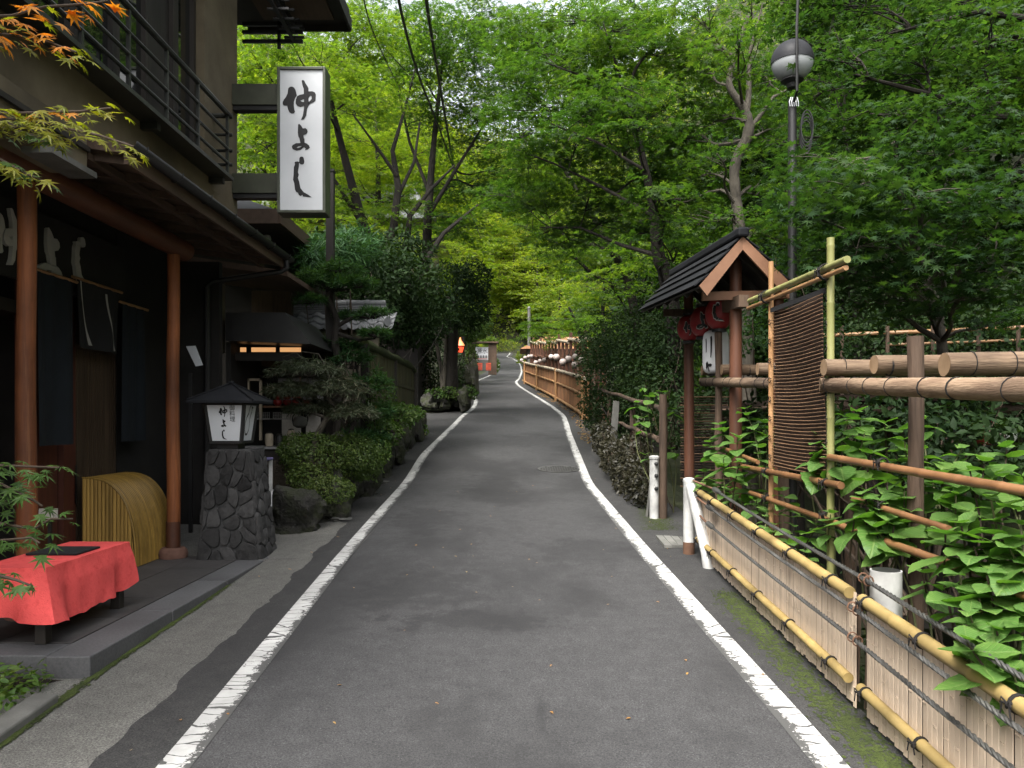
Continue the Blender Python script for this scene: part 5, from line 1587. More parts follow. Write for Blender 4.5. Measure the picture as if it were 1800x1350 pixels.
for k, (x, z, w, h) in enumerate(((-3.02, 1.55, .26, .30), (-2.72, 1.56, .20, .28), (-2.75, 1.55, .1, .12))):
    if k < 2:
        MB().box(x - w / 2, x + w / 2, 10.9, 10.905, z, z + h).build('notice', W['paper'], ks)
rr = random.Random(4)
for k in range(7):
    x = -3.19 + (k % 4) * .125; z = 1.957 + (k // 4) * .085
    t = thing('bowl_stack', ['stack of dark red lacquer bowls on the stall shelf, left end', 'stack of dark red lacquer bowls on the shelf beside the left end', 'stack of dark red lacquer bowls on the shelf, third from left', 'stack of dark red lacquer bowls at the right shelf end', 'upper red lacquer bowls at the left end of the shelf', 'upper red lacquer bowls in the middle of the shelf', 'upper red lacquer bowls toward the right of the shelf'][k], 'bowl', (x, 10.85, z), 'red lacquer bowls on the stall shelf')
    MB().lathe([(.03, 0), (.055, .025), (.058, .04), (.057, .055), (.058, .078)], (x, 10.85, z), 14).build('bowl', W['red_lacquer'], t, smooth=True)
for k, (x, h, m, lab) in enumerate(((-3.08, .16, 'pale_wood', 'pale round container on the stall counter'), (-2.95, .14, 'black_metal', 'dark pan on the stall counter'), (-2.80, .20, 'pale_wood', 'tall pale board standing on the stall counter'))):
    t = thing('counter_jar', lab, 'container', (x, 10.1, 1.433))
    MB().lathe([(.05, 0), (.055, h * .5), (.05, h * .9), (.035, h)], (x, 10.1, 1.433), 14).build('body', W[m], t, smooth=True)
    MB().lathe([(.036, 0), (.036, .012), (.01, .02)], (x, 10.1, 1.433 + h), 12).build('lid', W['dark_timber'], t, smooth=True)
kt = thing('iron_kettle', 'hanging round iron kettle with a hooked handle in the stall', 'kettle', (-2.74, 10.3, 1.72))
MB().lathe([(.04, -.08), (.09, -.05), (.10, 0), (.07, .06), (.03, .075)], (-2.74, 10.3, 1.74), 16).build('pot', W['concrete_grey'], kt, smooth=True)
MB().tube([(-2.74 + .10 * math.cos(a), 10.3, 1.77 + .10 * math.sin(a)) for a in np.linspace(-.3, PI + .3, 12)], .008, 6).build('handle', W['black_metal'], kt)
MB().tube([(-2.74, 10.3, 1.87), (-2.74, 10.3, 2.5)], .006, 5).build('hook', W['tan_bamboo'], kt)
for k, x in enumerate((-3.2, -2.96)):
    t = thing('wire_basket', 'pale wire basket on the stall rail, %s one' % ('left' if k == 0 else 'right'), 'basket', (x, 10.25, 1.86))
    mb = MB()
    for q in range(9): mb.box(x - .1 + q * .024, x - .097 + q * .024, 10.2, 10.203, 1.78, 1.86)
    for q in range(5): mb.box(x - .1, x + .095, 10.198, 10.2, 1.78 + q * .019, 1.783 + q * .019)
    tag(mb.build('wire_grid', W['steel'], t), kind='stuff')
    MB().box(x - .1, x + .1, 10.2, 10.32, 1.77, 1.779).build('base', W['steel'], t)

st = thing('white_stool', 'white metal stool with a purple seat behind the stone pedestal', 'stool', (-2.82, 8.75, gz(-2.8, 8.75)))
g0 = gz(-2.8, 8.75)
MB().box(-3.0, -2.68, 8.6, 8.95, g0 + .80, g0 + .83).build('seat', W['purple'], st, bevel=.01)
for x in (-2.98, -2.705):
    for y in (8.62, 8.93):
        MB().box(x - .017, x + .017, y - .017, y + .017, g0, g0 + .80).build('leg', W['white_paint'], st)
for y in (8.62, 8.93):
    MB().box(-2.963, -2.722, y - .012, y + .012, g0 + .36, g0 + .39).build('stretcher', W['white_paint'], st)
MB().box(-2.717, -2.693, 8.64, 8.91, g0 + .38, g0 + .41).build('stretcher', W['white_paint'], st)
bx = thing('grey_box', 'small grey box lying on the purple stool seat', 'box', (-2.86, 8.75, g0 + .83))
MB().box(-2.97, -2.76, 8.66, 8.88, g0 + .832, g0 + .94).build('body', W['concrete_grey'], bx, bevel=.006)
MB().box(-2.975, -2.755, 8.655, 8.885, g0 + .941, g0 + .955).build('lid', W['steel'], bx)
up2 = thing('bent_steel_hoop', 'thin grey steel hoop standing beside the white stool', 'hoop', (-2.62, 8.6, g0))
MB().tube([(-2.63, 8.7, g0), (-2.63, 8.7, g0 + .42), (-2.635, 8.74, g0 + .47), (-2.64, 8.82, g0 + .47), (-2.645, 8.86, g0 + .42), (-2.645, 8.86, g0)], .011, 8).build('tube', W['steel'], up2, smooth=True)

# tiled garden gate roof with white wall
tg = thing('tiled_wall', 'garden wall with a grey tiled roof behind the clipped pine', 'wall', (-3, 12.5, zr(12.5)))
MB().box(-4.2, -2.18, 12.62, 12.76, 1.9, 3.20).build('wall', W['cream_wall'], tg)
MB().box(-2.28, -2.13, 12.54, 12.64, 1.9, 2.92).build('orange_post', W['orange_wall'], tg)
MB().box(-4.2, -2.1, 12.45, 12.60, 2.93, 3.13).build('eave_board', W['cream_wall'], tg)
xs = -4.2
NT = 9
for k in range(NT):
    x0 = -4.2 + k * .262
    for j in range(3):
        ya, yb = 12.2 + j * .17, 12.2 + (j + 1) * .17 + .03
        za, zb = 3.17 + j * .105, 3.17 + (j + 1) * .105 + .01
        mb = MB().grid(8, 1, lambda u, v: (x0 + .262 * u, ya + (yb - ya) * v, za + (zb - za) * v + .028 * math.sin(u * 2 * PI) + (.012 if v == 0 else 0)))
        o = mb.build('roof_tile', W['roof_tile'], tg, smooth=True)
        o.modifiers.new('s', 'SOLIDIFY').thickness = .016
    MB().lathe([(.048, 0), (.052, .012), (.048, .02)], (x0 + .065, 12.185, 3.19), 14, axis=(0, -1, 0)).build('eave_disc', W['roof_tile'], tg, smooth=True)
for j in range(4):
    MB().box(-4.2, -2.0, 12.66 - .02 * j * 0 + .0, 12.86, 3.47 + j * .035 - .02, 3.47 + j * .035 + .010).build('ridge_course', W['roof_tile'], tg, bevel=.006)
for k in range(7):
    x = -4.2 + k * .315
    MB().tube([(x + .004, 12.75, 3.63), (x + .29, 12.75, 3.63)], [.055, .055], 12).build('ridge_tile', W['roof_tile'], tg, smooth=True)
    MB().tube([(x - .02, 12.75, 3.63), (x + .02, 12.75, 3.63)], [.065, .065], 12).build('ridge_band', W['roof_tile'], tg, smooth=True)
MB().lathe([(.07, -.02), (.085, 0), (.075, .03)], (-1.92, 12.2, 3.27), 14, axis=(1, -.8, 0)).build('end_disc', W['roof_tile'], tg, smooth=True)
dp = thing('dark_pole', 'square dark brown pole rising behind the hanging sign', 'pole', (-2.5, 11, zr(11)))
MB().box(-2.56, -2.455, 10.95, 11.05, zr(11), P(581, 303, 11).z).build('post', W['dark_timber'], dp)
MB().box(-2.57, -2.445, 10.94, 11.06, P(581, 303, 11).z + .001, P(581, 303, 11).z + .03).build('cap', W['black_metal'], dp)

# ------------------------------------------------------------------ dark house and its gateway further up
dh = thing('dark_house', 'dark timber house with a deep eave beyond the mossy fence', 'house', (-5, 22, zr(22)))
MB().box(-9, -3.1, 24.0, 30, zr(24) - .5, 6.0).build('wall', W['dark_timber'], dh)
MB().box(-9, -2.75, 23.4, 30.5, 4.6, 4.75).build('eave', W['dark_timber'], dh)
fixn(MB().add([(-9, 23.3, 4.76), (-2.7, 23.3, 4.76), (-2.7, 30.6, 4.76), (-9, 30.6, 4.76), (-9, 27, 6.6), (-5.2, 27, 6.6)], [(0, 1, 5, 4), (1, 2, 5), (2, 3, 4, 5), (3, 0, 4), (3, 2, 1, 0)]).build('roof', W['roof_tile'], dh))
MB().box(-3.1, -3.02, 24.2, 28, zr(25), 4.4).build('lattice_wall', W['wall_dark'], dh)
MB().box(-6.0, -2.2, 18.6, 18.8, zr(18) - .2, 3.8).build('gate_wall', W['wall_dark'], dh)
MB().box(-6.0, -2.1, 18.2, 19.2, 3.8, 3.9).build('gate_eave', W['dark_timber'], dh)
fh = thing('far_roof', 'grey tiled house roof glimpsed through the maples behind the sign', 'house', (-3.5, 27, 8))
a = P(600, 336, 34); b = P(770, 336, 34)
MB().box(a.x - 6, b.x - .5, 34, 40, a.z - 5.5, a.z - .6).build('wall', W['cream_wall'], fh)
fixn(MB().add([(a.x - 7, 33, a.z - 1.4), (b.x, 33, a.z - 1.4), (b.x, 41, a.z - 1.4), (a.x - 7, 41, a.z - 1.4), (a.x - 6, 37, a.z + 1.2), (b.x - 1.5, 37, a.z + 1.2)], [(0, 1, 5, 4), (1, 2, 5), (2, 3, 4, 5), (3, 0, 4), (3, 2, 1, 0)]).build('roof', W['roof_tile'], fh))
rp = thing('rock_planter', 'rough rock planter at the foot of the roadside trees', 'planter', (-2.0, 24.5, zr(24.5)))
rr = random.Random(21)
for k, (u, v, w, h) in enumerate(((752, 706, 12, 16), (772, 700, 14, 20), (795, 703, 16, 19), (815, 702, 13, 20), (785, 711, 12, 9), (805, 712, 12, 8), (760, 713, 9, 7), (824, 690, 10, 14))):
    p = P(u, v, 24 + (k % 3) * .4)
    rock(MB(), (p.x, p.y, p.z), w / F * 24, .35, h / F * 24, 500 + k, 10, 14).build('rock', W['moss_rock'], rp, smooth=True)
p = P(790, 690, 24.8)
MB().box(p.x - .7, p.x + .5, p.y - .1, p.y + .9, p.z - .5, p.z + .05).build('soil', W['soil'], rp)

# red street lantern, advertising board, red barriers
W['lit_red'] = M('lit_red_glass', [(.6, .05, .02), (.7, .07, .03)], 3, .4, 0, emit=((1.0, .08, .03), .55))
W['lit_orange'] = M('lit_orange_glass', [(.7, .2, .08), (.8, .28, .1)], 3, .4, 0, emit=((1.0, .30, .10), .45))
rl_ = thing('red_street_lantern', 'lit red lantern on a black post beside the roadside trees', 'street lantern', (-1.7, 28, zr(28)))
c = P(812, 608, 28)
MB().lathe([(.05, 0), (.035, .15), (.035, c.z - zr(28) + .35)], (c.x + .05, 28.1, zr(28)), 10).build('pole', W['black_metal'], rl_, smooth=True)
MB().lathe([(.12, -.22), (.16, -.04)], (c.x - .08, 28, c.z), 6).build('lower_glass', W['lit_red'], rl_)
MB().lathe([(.185, -.04), (.185, .0)], (c.x - .08, 28, c.z), 6).build('band', W['black_metal'], rl_)
MB().lathe([(.17, 0), (.12, .08), (.05, .18), (.012, .30)], (c.x - .06, 28, c.z), 6).build('upper_glass', W['lit_orange'], rl_)
ab = thing('notice_board', 'brown framed roadside board with a white panel and black characters', 'sign', tuple(P(851, 640, 42)))
c = P(848, 622, 42)
MB().box(c.x - .36, c.x + .30, 42, 42.1, c.z - .32, c.z + .36).build('panel', W['sign_white'], ab)
MB().box(c.x + .31, c.x + .75, 41.9, 42.2, c.z - 1.1, c.z + .55).build('post', W['dark_log'], ab)
MB().box(c.x - .55, c.x + .85, 41.8, 42.3, c.z + .56, c.z + .64).build('cap', W['dark_log'], ab)
MB().box(c.x - .3, c.x + .28, 42.0, 42.1, c.z - .9, c.z - .33).build('lower_panel', W['concrete_grey'], ab)


text('lettering', '源水', .30, (c.x - .02, 41.985, c.z + .04), (R(90), 0, 0), W['ink'], ab)
mb = MB()
for k in range(4):
    x = c.x - .27 + k * .14
    for q in range(3): mb.box(x, x + .1, 41.98, 41.99, c.z - .20 + q * .045, c.z - .18 + q * .045)
    mb.box(x + .04, x + .06, 41.981, 41.991, c.z - .21, c.z - .07)
mb.build('small_lettering', W['ink'], ab)
MB().box(c.x - .3, c.x + .24, 41.98, 41.99, c.z - .275, c.z - .25).build('red_line', W['vermilion'], ab)
for k, (ua, ub, lab) in enumerate(((838, 848, 'small vermilion slatted barrier left of the notice board foot'), (854, 863, 'small vermilion slatted barrier right of the notice board foot'))):
    a, b = P(ua, 651, 41), P(ub, 651, 41)
    t = thing('red_barrier', lab, 'barrier', ((a.x + b.x) / 2, 41, a.z), 'vermilion barriers below the notice board')
    for q in range(4):
        x = a.x + (b.x - a.x) * (q + .15) / 4
        MB().box(x, x + .055, 41, 41.04, a.z, a.z + .36).build('slat', W['vermilion'], t)
    for z in (.08, .33):
        MB().box(a.x, b.x, 40.985, 40.999, a.z + z, a.z + z + .05).build('rail', W['vermilion'], t)
# ================================================================== VEGETATION
LM = {}


def veined(m):
    """midrib and side veins in the leaf's own coordinates: pale lines and quilted relief"""
    N, L = m.node_tree.nodes, m.node_tree.links
    pr_ = next(n for n in N if n.type == 'BSDF_PRINCIPLED')
    src = pr_.inputs['Base Color'].links[0].from_socket
    tc = N.new("ShaderNodeTexCoord")
    sx = N.new("ShaderNodeSeparateXYZ"); L.new(tc.outputs['Object'], sx.inputs[0])
    ab = N.new("ShaderNodeMath"); ab.operation = 'ABSOLUTE'; L.new(sx.outputs[0], ab.inputs[0])
    f = N.new("ShaderNodeMath"); f.operation = 'MULTIPLY_ADD'; f.inputs[1].default_value = -.75
    L.new(ab.outputs[0], f.inputs[0]); L.new(sx.outputs[1], f.inputs[2])
    k = N.new("ShaderNodeMath"); k.operation = 'MULTIPLY'; k.inputs[1].default_value = 50
    L.new(f.outputs[0], k.inputs[0])
    sn = N.new("ShaderNodeMath"); sn.operation = 'SINE'; L.new(k.outputs[0], sn.inputs[0])
    r1 = N.new("ShaderNodeMapRange"); r1.inputs[1].default_value = .72; r1.inputs[2].default_value = 1; r1.inputs[3].default_value = 0; r1.inputs[4].default_value = 1
    L.new(sn.outputs[0], r1.inputs[0])
    r2 = N.new("ShaderNodeMapRange"); r2.inputs[1].default_value = .012; r2.inputs[2].default_value = .03; r2.inputs[3].default_value = 1; r2.inputs[4].default_value = 0
    L.new(ab.outputs[0], r2.inputs[0])
    mm = N.new("ShaderNodeMath"); mm.operation = 'MAXIMUM'; L.new(r1.outputs[0], mm.inputs[0]); L.new(r2.outputs[0], mm.inputs[1])
    ml = N.new("ShaderNodeMath"); ml.operation = 'MULTIPLY'; ml.inputs[1].default_value = .28; L.new(mm.outputs[0], ml.inputs[0])
    mx = N.new("ShaderNodeMix"); mx.data_type = 'RGBA'; mx.inputs[7].default_value = (.24, .32, .10, 1)
    L.new(ml.outputs[0], mx.inputs[0]); L.new(src, mx.inputs[6]); L.new(mx.outputs[2], pr_.inputs['Base Color'])
    bp = N.new("ShaderNodeBump"); bp.inputs['Strength'].default_value = .55; bp.inputs['Distance'].default_value = .004; bp.invert = True
    L.new(mm.outputs[0], bp.inputs['Height']); L.new(bp.outputs[0], pr_.inputs['Normal'])
    return m


LM['maple_near'] = leafmat('maple_leaf_deep_green', [(.010, .026, .010), (.019, .045, .015), (.040, .072, .022)], .45, .018, .6)
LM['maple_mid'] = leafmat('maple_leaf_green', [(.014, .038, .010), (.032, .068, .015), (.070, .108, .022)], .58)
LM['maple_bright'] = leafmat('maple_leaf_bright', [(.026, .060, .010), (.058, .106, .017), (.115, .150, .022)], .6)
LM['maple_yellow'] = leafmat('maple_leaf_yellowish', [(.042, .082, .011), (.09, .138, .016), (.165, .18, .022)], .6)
LM['dark_leaf'] = leafmat('evergreen_leaf_dark', [(.007, .017, .006), (.014, .029, .009), (.026, .044, .012)], .2, .012, .6)
LM['bush_leaf'] = leafmat('bush_leaf', [(.019, .046, .011), (.038, .078, .016), (.075, .115, .025)], .3, .03, .5)
LM['azalea_leaf'] = leafmat('azalea_leaf', [(.022, .044, .010), (.046, .080, .017), (.098, .125, .035)], .3, .03, .45)
LM['pine_leaf'] = leafmat('podocarpus_leaf', [(.014, .038, .018), (.028, .072, .025), (.058, .112, .034)], .2, .015, .55)
LM['far_leaf'] = leafmat('far_leaf_brightened', [(.07, .115, .018), (.12, .165, .024), (.19, .20, .03)], .6)  # leaf colour brightened to stand in for haze and light far off
LM['lace_leaf'] = leafmat('laceleaf', [(.045, .060, .036), (.078, .098, .060), (.105, .125, .075), (.13, .10, .07)], .3, .04, .5, (1.1, 1.25, .9))
LM['dry_leaf'] = leafmat('dry_ivy_leaf', [(.011, .011, .006), (.026, .024, .013), (.045, .040, .024)], .15)
LM['orange_leaf'] = leafmat('maple_leaf_orange', [(.30, .21, .018), (.36, .18, .017), (.40, .15, .02), (.25, .21, .02)], .5, .04, .5, (1.8, 1.3, .6))
LM['yellowgreen_leaf'] = leafmat('maple_leaf_yellow_green', [(.09, .12, .012), (.15, .16, .015), (.24, .15, .02)], .5)
LM['hyd_leaf'] = veined(leafmat('hydrangea_leaf', [(.026, .075, .018), (.070, .150, .030), (.15, .235, .05)], .35, .03, .45, (1.5, 1.8, .6)))
LM['ground_leaf'] = leafmat('ground_leaf', [(.03, .075, .012), (.06, .12, .018), (.11, .16, .028)], .3)
W['stem'] = M('green_stem', [(.06, .075, .025), (.10, .10, .04)], 5, .7, .1)
W['fallen'] = leafmat('fallen_leaf', [(.16, .08, .02), (.26, .13, .03), (.20, .17, .05)], .1)
RG = np.random.RandomState(12)


def star(lobes, depth=.30, droop=.10):
    """palmate leaf outline, petiole at the origin, tip along +y, about 1 long"""
    angs = np.linspace(-125, 125, lobes)
    lens = [1 - .0000230 * a * a - .10 * (abs(a) > 100) for a in angs]
    pts = [(0.0, -.02, 0)]
    for i, a in enumerate(angs):
        r = R(a)
        L_ = lens[i] * .62
        if lobes > 5 or True:
            pts.append((L_ * math.sin(r), L_ * math.cos(r) + .18, -droop * L_ * L_))
        if i < lobes - 1:
            q = R((angs[i] + angs[i + 1]) / 2)
            pts.append((depth * .62 * math.sin(q), depth * .62 * math.cos(q) + .18, .01))
    return np.array(pts, float), [tuple(range(len(pts) - 1, -1, -1))]


def fan(lobes):
    """light palmate leaf: one thin triangle per lobe"""
    v, f = [(0, .12, 0)], []
    for a in np.linspace(-105, 105, lobes):
        r = R(a)
        L_ = .68 - .0018 * abs(a)
        v += [(.34 * math.sin(r - .30), .34 * math.cos(r - .30) + .14, -.02), (L_ * math.sin(r), L_ * math.cos(r) + .14, -.10), (.34 * math.sin(r + .30), .34 * math.cos(r + .30) + .14, -.02)]
        n = len(v)
        f.append((0, n - 3, n - 2, n - 1))
    return np.array(v, float), f


KITE = (np.array([(0, 0, 0), (.34, .42, -.02), (0, 1, -.08), (-.34, .42, -.02)], float), [(0, 1, 2, 3)])
OVAL = (np.array([(0, 0, 0), (.20, .22, .05), (.23, .5, .05), (0, 1, -.12), (-.23, .5, .05), (-.20, .22, .05), (0, .4, -.01)], float), [(0, 1, 2, 6), (6, 2, 3), (0, 6, 4, 5), (6, 3, 4)])
BLADE = (np.array([(-.035, 0, 0), (.035, 0, 0), (.05, .45, .0), (0, 1, -.06), (-.05, .45, .0)], float), [(0, 1, 2, 3, 4)])
THREAD = (np.array([(-.05, 0, 0), (.05, 0, 0), (.035, .6, -.12), (0, 1, -.36), (-.035, .6, -.12)], float), [(0, 1, 2, 3, 4)])
STAR7, STAR5, FAN5, FAN3 = star(7, .22), star(5, .25), fan(5), fan(3)


def leaf_mesh(name, tmpl, pos, nrm, head, size, mat):
    """one mesh of many leaves; every leaf an island of its own"""
    tv, tf = tmpl
    n = len(pos)
    nrm = nrm / np.linalg.norm(nrm, axis=1, keepdims=True)
    head = head - nrm * np.sum(head * nrm, axis=1, keepdims=True)
    head /= (np.linalg.norm(head, axis=1, keepdims=True) + 1e-9)
    rgt = np.cross(head, nrm)
    size = np.asarray(size).reshape(-1, 1, 1) * np.ones((n, 1, 1))
    V = (tv[None, :, 0:1] * rgt[:, None, :] + tv[None, :, 1:2] * head[:, None, :] + tv[None, :, 2:3] * nrm[:, None, :]) * size + pos[:, None, :]
    k = len(tv)
    fl = np.array([len(f) for f in tf])
    idx = np.concatenate([np.array(f) for f in tf])
    loops = (idx[None, :] + (np.arange(n) * k)[:, None]).ravel()
    tot = np.tile(fl, n)
    start = np.concatenate([[0], np.cumsum(tot)[:-1]])
    me = bpy.data.meshes.new(name)
    me.vertices.add(n * k); me.vertices.foreach_set('co', V.reshape(-1).astype(np.float32))
    me.loops.add(len(loops)); me.loops.foreach_set('vertex_index', loops.astype(np.int32))
    me.polygons.add(len(tot)); me.polygons.foreach_set('loop_start', start.astype(np.int32))
    me.update(calc_edges=True)
    me.materials.append(mat)
    return me


def pad_points(c, r, n, rng, spray=26, lay=.22, droop=.25, tilt=.45, srad=.26):
    """leaves of a maple: flat sprays stacked in loose layers inside an ellipsoid"""
    c = np.array(c, float); r = np.array(r, float)
    ns = max(3, n // spray)
    q = rng.randn(ns, 3)
    q /= np.linalg.norm(q, axis=1, keepdims=True)
    q *= rng.uniform(.12, 1, (ns, 1)) ** (1 / 2.2)
    sc = q * r
    sc[:, 2] = np.round(sc[:, 2] / lay) * lay + rng.randn(ns) * .05
    sc[:, 2] -= droop * r[2] * (q[:, 0] ** 2 + q[:, 1] ** 2)
    az = np.arctan2(q[:, 1], q[:, 0]) + rng.randn(ns) * .8
    k = spray
    a = rng.uniform(0, 2 * PI, (ns, k)); rad = np.sqrt(rng.uniform(0, 1, (ns, k))) * srad * rng.uniform(.7, 1.4, (ns, 1))
    dx, dy = rad * np.cos(a) * 1.35, rad * np.sin(a) * .8
    X = dx * np.cos(az)[:, None] - dy * np.sin(az)[:, None]
    Y = dx * np.sin(az)[:, None] + dy * np.cos(az)[:, None]
    Z = -.22 * dx - .35 * rad ** 2 + rng.randn(ns, k) * .025
    pos = np.stack([X, Y, Z], -1) + sc[:, None, :]
    hd = np.stack([np.cos(az)[:, None] + X * 3, np.sin(az)[:, None] + Y * 3, -.35 + rng.randn(ns, k) * .25], -1)
    nr = np.stack([.25 * np.cos(az)[:, None] + rng.randn(ns, k) * tilt, .25 * np.sin(az)[:, None] + rng.randn(ns, k) * tilt, np.ones((ns, k))], -1)
    return pos.reshape(-1, 3) + c, nr.reshape(-1, 3), hd.reshape(-1, 3), sc + c


def curve_pts(a, b, bow, n=7, wob=.05, rng=RG):
    a, b = Vector(a), Vector(b)
    L = (b - a).length
    w = [Vector(rng.randn(3)) * wob * L * .35 for _ in range(2)]
    out = []
    for i in range(n + 1):
        t = i / n
        p = a.lerp(b, t) + Vector((0, 0, bow * L * math.sin(PI * t) ** 1.0)) + w[0] * math.sin(PI * t) + w[1] * math.sin(2 * PI * t)
        out.append(p)
    return out


def tree(name, label, trunk, pads, tmpl, lmat, bark, size, cat='maple tree', group=None, seed=0, lay=.22, tilt=.45, spray=26, srad=.26, twigs=3, extra=None, forks=()):
    rng = np.random.RandomState(1000 + seed)
    base = Vector(trunk[0][0])
    t = thing(name, label, cat, tuple(base), group)
    mb = MB()
    tp = [Vector(p) for p, _ in trunk]; tr_ = [r for _, r in trunk]
    # smooth the trunk polyline
    sp, sr = [], []
    for i in range(len(tp) - 1):
        p0, p1, p2, p3 = tp[max(i - 1, 0)], tp[i], tp[i + 1], tp[min(i + 2, len(tp) - 1)]
        for k in range(5):
            u = k / 5
            sp.append(.5 * ((2 * p1) + (p2 - p0) * u + (2 * p0 - 5 * p1 + 4 * p2 - p3) * u * u + (3 * p1 - p0 - 3 * p2 + p3) * u ** 3))
            sr.append((tr_[i] + (tr_[i + 1] - tr_[i]) * u) * (1 + .06 * math.sin(len(sp) * 2.1)))
    sp.append(tp[-1]); sr.append(tr_[-1])
    mb.tube(sp, sr, 10)
    allp = list(zip(sp, sr))
    for fk in forks:
        fp = [Vector(p) for p, _ in fk]; fr = [r for _, r in fk]
        mb.tube(fp, fr, 8)
        for i in range(len(fp) - 1):
            for k in range(4): allp.append((fp[i].lerp(fp[i + 1], k / 4), fr[i] + (fr[i + 1] - fr[i]) * k / 4))
    P_, N_, H_ = [], [], []
    for (c, r, n) in pads:
        c = Vector(c)
        pos, nr, hd, sc = pad_points(c, r, n, rng, spray, lay, .25, tilt, srad)
        P_.append(pos); N_.append(nr); H_.append(hd)
        # limb from the trunk to the pad
        cand = [(p, q) for p, q in allp if p.z < c.z + .3]
        if not cand: cand = allp
        s, q = min(cand, key=lambda pq: (pq[0] - c).length + .6 * max(0, pq[0].z - c.z + .5))
        pts = curve_pts(s, c, .05, 7, .10, rng)
        r0 = min(q * .6, .012 + .010 * (c - s).length)
        mb.tube(pts, [r0 + (.008 - r0) * (i / 7) for i in range(8)], 6)
        for k in range(min(twigs * 3, len(sc))):
            e = sc[rng.randint(len(sc))]
            s2 = pts[rng.randint(3, 8)]
            m = curve_pts(s2, e, .03, 4, .10, rng)
            mb.tube(m, [.009, .007, .006, .0045, .003], 4)
    mb.build('trunk', bark, t, smooth=True)
    pos, nr, hd = np.concatenate(P_), np.concatenate(N_), np.concatenate(H_)
    sz = size * rng.uniform(.65, 1.2, len(pos))
    me = leaf_mesh('crown', tmpl, pos - np.array(base), nr, hd, sz, lmat)
    link_mesh('crown', me, t)
    return t


def pads_px(lst, dens, depth=.8, flat=1.0):
    """(u, v, Y, ru, rv) pads as the photograph shows them -> centre, radii, leaf count"""
    out = []
    for (u, v, Y, ru, rv) in lst:
        c = P(u, v, Y)
        rx, rz = ru / F * Y, rv / F * Y * flat
        ry = rx * depth
        out.append((c, (rx, ry, rz), int(dens * rx * ry * (rz + .35))))
    return out


def shell_bush(name, label, parts_, tmpl, lmat, size, n, cat='shrub', group=None, seed=0, stem=None, base=None, tilt=.7, inner=.55, nst=3):
    rng = np.random.RandomState(2000 + seed)
    base = Vector(base if base is not None else parts_[0][0])
    t = thing(name, label, cat, tuple(base), group)
    P_, N_, H_ = [], [], []
    tot = sum(r[0] * r[1] + r[0] * r[2] + r[1] * r[2] for c, r in parts_)
    for (c, r) in parts_:
        m = int(n * (r[0] * r[1] + r[0] * r[2] + r[1] * r[2]) / tot)
        q = rng.randn(m, 3); q /= np.linalg.norm(q, axis=1, keepdims=True)
        lump = 1 + .10 * np.sin(q[:, 0] * 5 + seed) * np.sin(q[:, 1] * 6 + 1) + .08 * np.sin(q[:, 2] * 9 + q[:, 0] * 7)
        rad = (inner + (1 - inner) * rng.uniform(0, 1, m) ** .45) * lump
        pos = q * rad[:, None] * np.array(r) + np.array(c)
        P_.append(pos)
        N_.append(q * .7 + rng.randn(m, 3) * tilt + np.array([0, 0, .6]))
        H_.append(q + rng.randn(m, 3) * .8)
    pos, nr, hd = np.concatenate(P_), np.concatenate(N_), np.concatenate(H_)
    me = leaf_mesh('foliage', tmpl, pos - np.array(base), nr, hd, size * rng.uniform(.6, 1.25, len(pos)), lmat)
    link_mesh('foliage', me, t)
    mb = MB()
    rnd = random.Random(seed)
    for (c, r) in parts_:
        for k in range(nst):
            e = Vector(c) + Vector((rnd.uniform(-.6, .6) * r[0], rnd.uniform(-.6, .6) * r[1], rnd.uniform(-.1, .7) * r[2]))
            mb.tube(curve_pts(base + Vector((rnd.uniform(-.1, .1), rnd.uniform(-.1, .1), 0)), e, .04, 5, .12), [.018, .015, .012, .009, .007, .004], 5)
    mb.build('stem', stem or W['twig'], t, smooth=True)
    return t


def tufts(name, label, pads, n, k, lmat, size, trunk, bark, tmpl=BLADE, cat='garden tree', seed=0, up=.55, droop=0.0):
    """tufts of narrow leaves on cloud-shaped pads"""
    rng = np.random.RandomState(3000 + seed)
    base = Vector(trunk[0][0][0])
    t = thing(name, label, cat, tuple(base))
    mb = MB()
    for tr_ in trunk:
        mb.tube([p for p, _ in tr_], [r for _, r in tr_], 8)
    P_, N_, H_ = [], [], []
    for (c, r) in pads:
        m = int(n * (r[0] * r[1]) ** .5 * 2)
        q = rng.randn(m, 3); q /= np.linalg.norm(q, axis=1, keepdims=True)
        q[:, 2] = np.where(q[:, 2] < -.25, -q[:, 2] * .5, q[:, 2])
        tc = q * np.array(r) * rng.uniform(.6, 1.05, (m, 1)) + np.array(c)
        d = rng.randn(m, k, 3) + (q * .9)[:, None, :] + np.array([0, 0, up - droop])
        P_.append(np.repeat(tc, k, 0)); H_.append(d.reshape(-1, 3))
        N_.append((rng.randn(m, k, 3) * .5 + np.array([0, 0, 1])).reshape(-1, 3))
        for j in range(0, m, 5):
            mb.tube([Vector(c) + Vector((rng.randn() * .1 * r[0], rng.randn() * .1 * r[1], -.3 * r[2])), Vector(tc[j])], [.008, .003], 4)
    mb.build('trunk', bark, t, smooth=True)
    pos, nr, hd = np.concatenate(P_), np.concatenate(N_), np.concatenate(H_)
    me = leaf_mesh('foliage', tmpl, pos - np.array(base), nr, hd, size * rng.uniform(.7, 1.2, len(pos)), lmat)
    link_mesh('foliage', me, t)
    return t


# ------------------------------------------------------------------ maples beside the road, left
def pr(u, v, Y, r): return (P(u, v, Y), r)


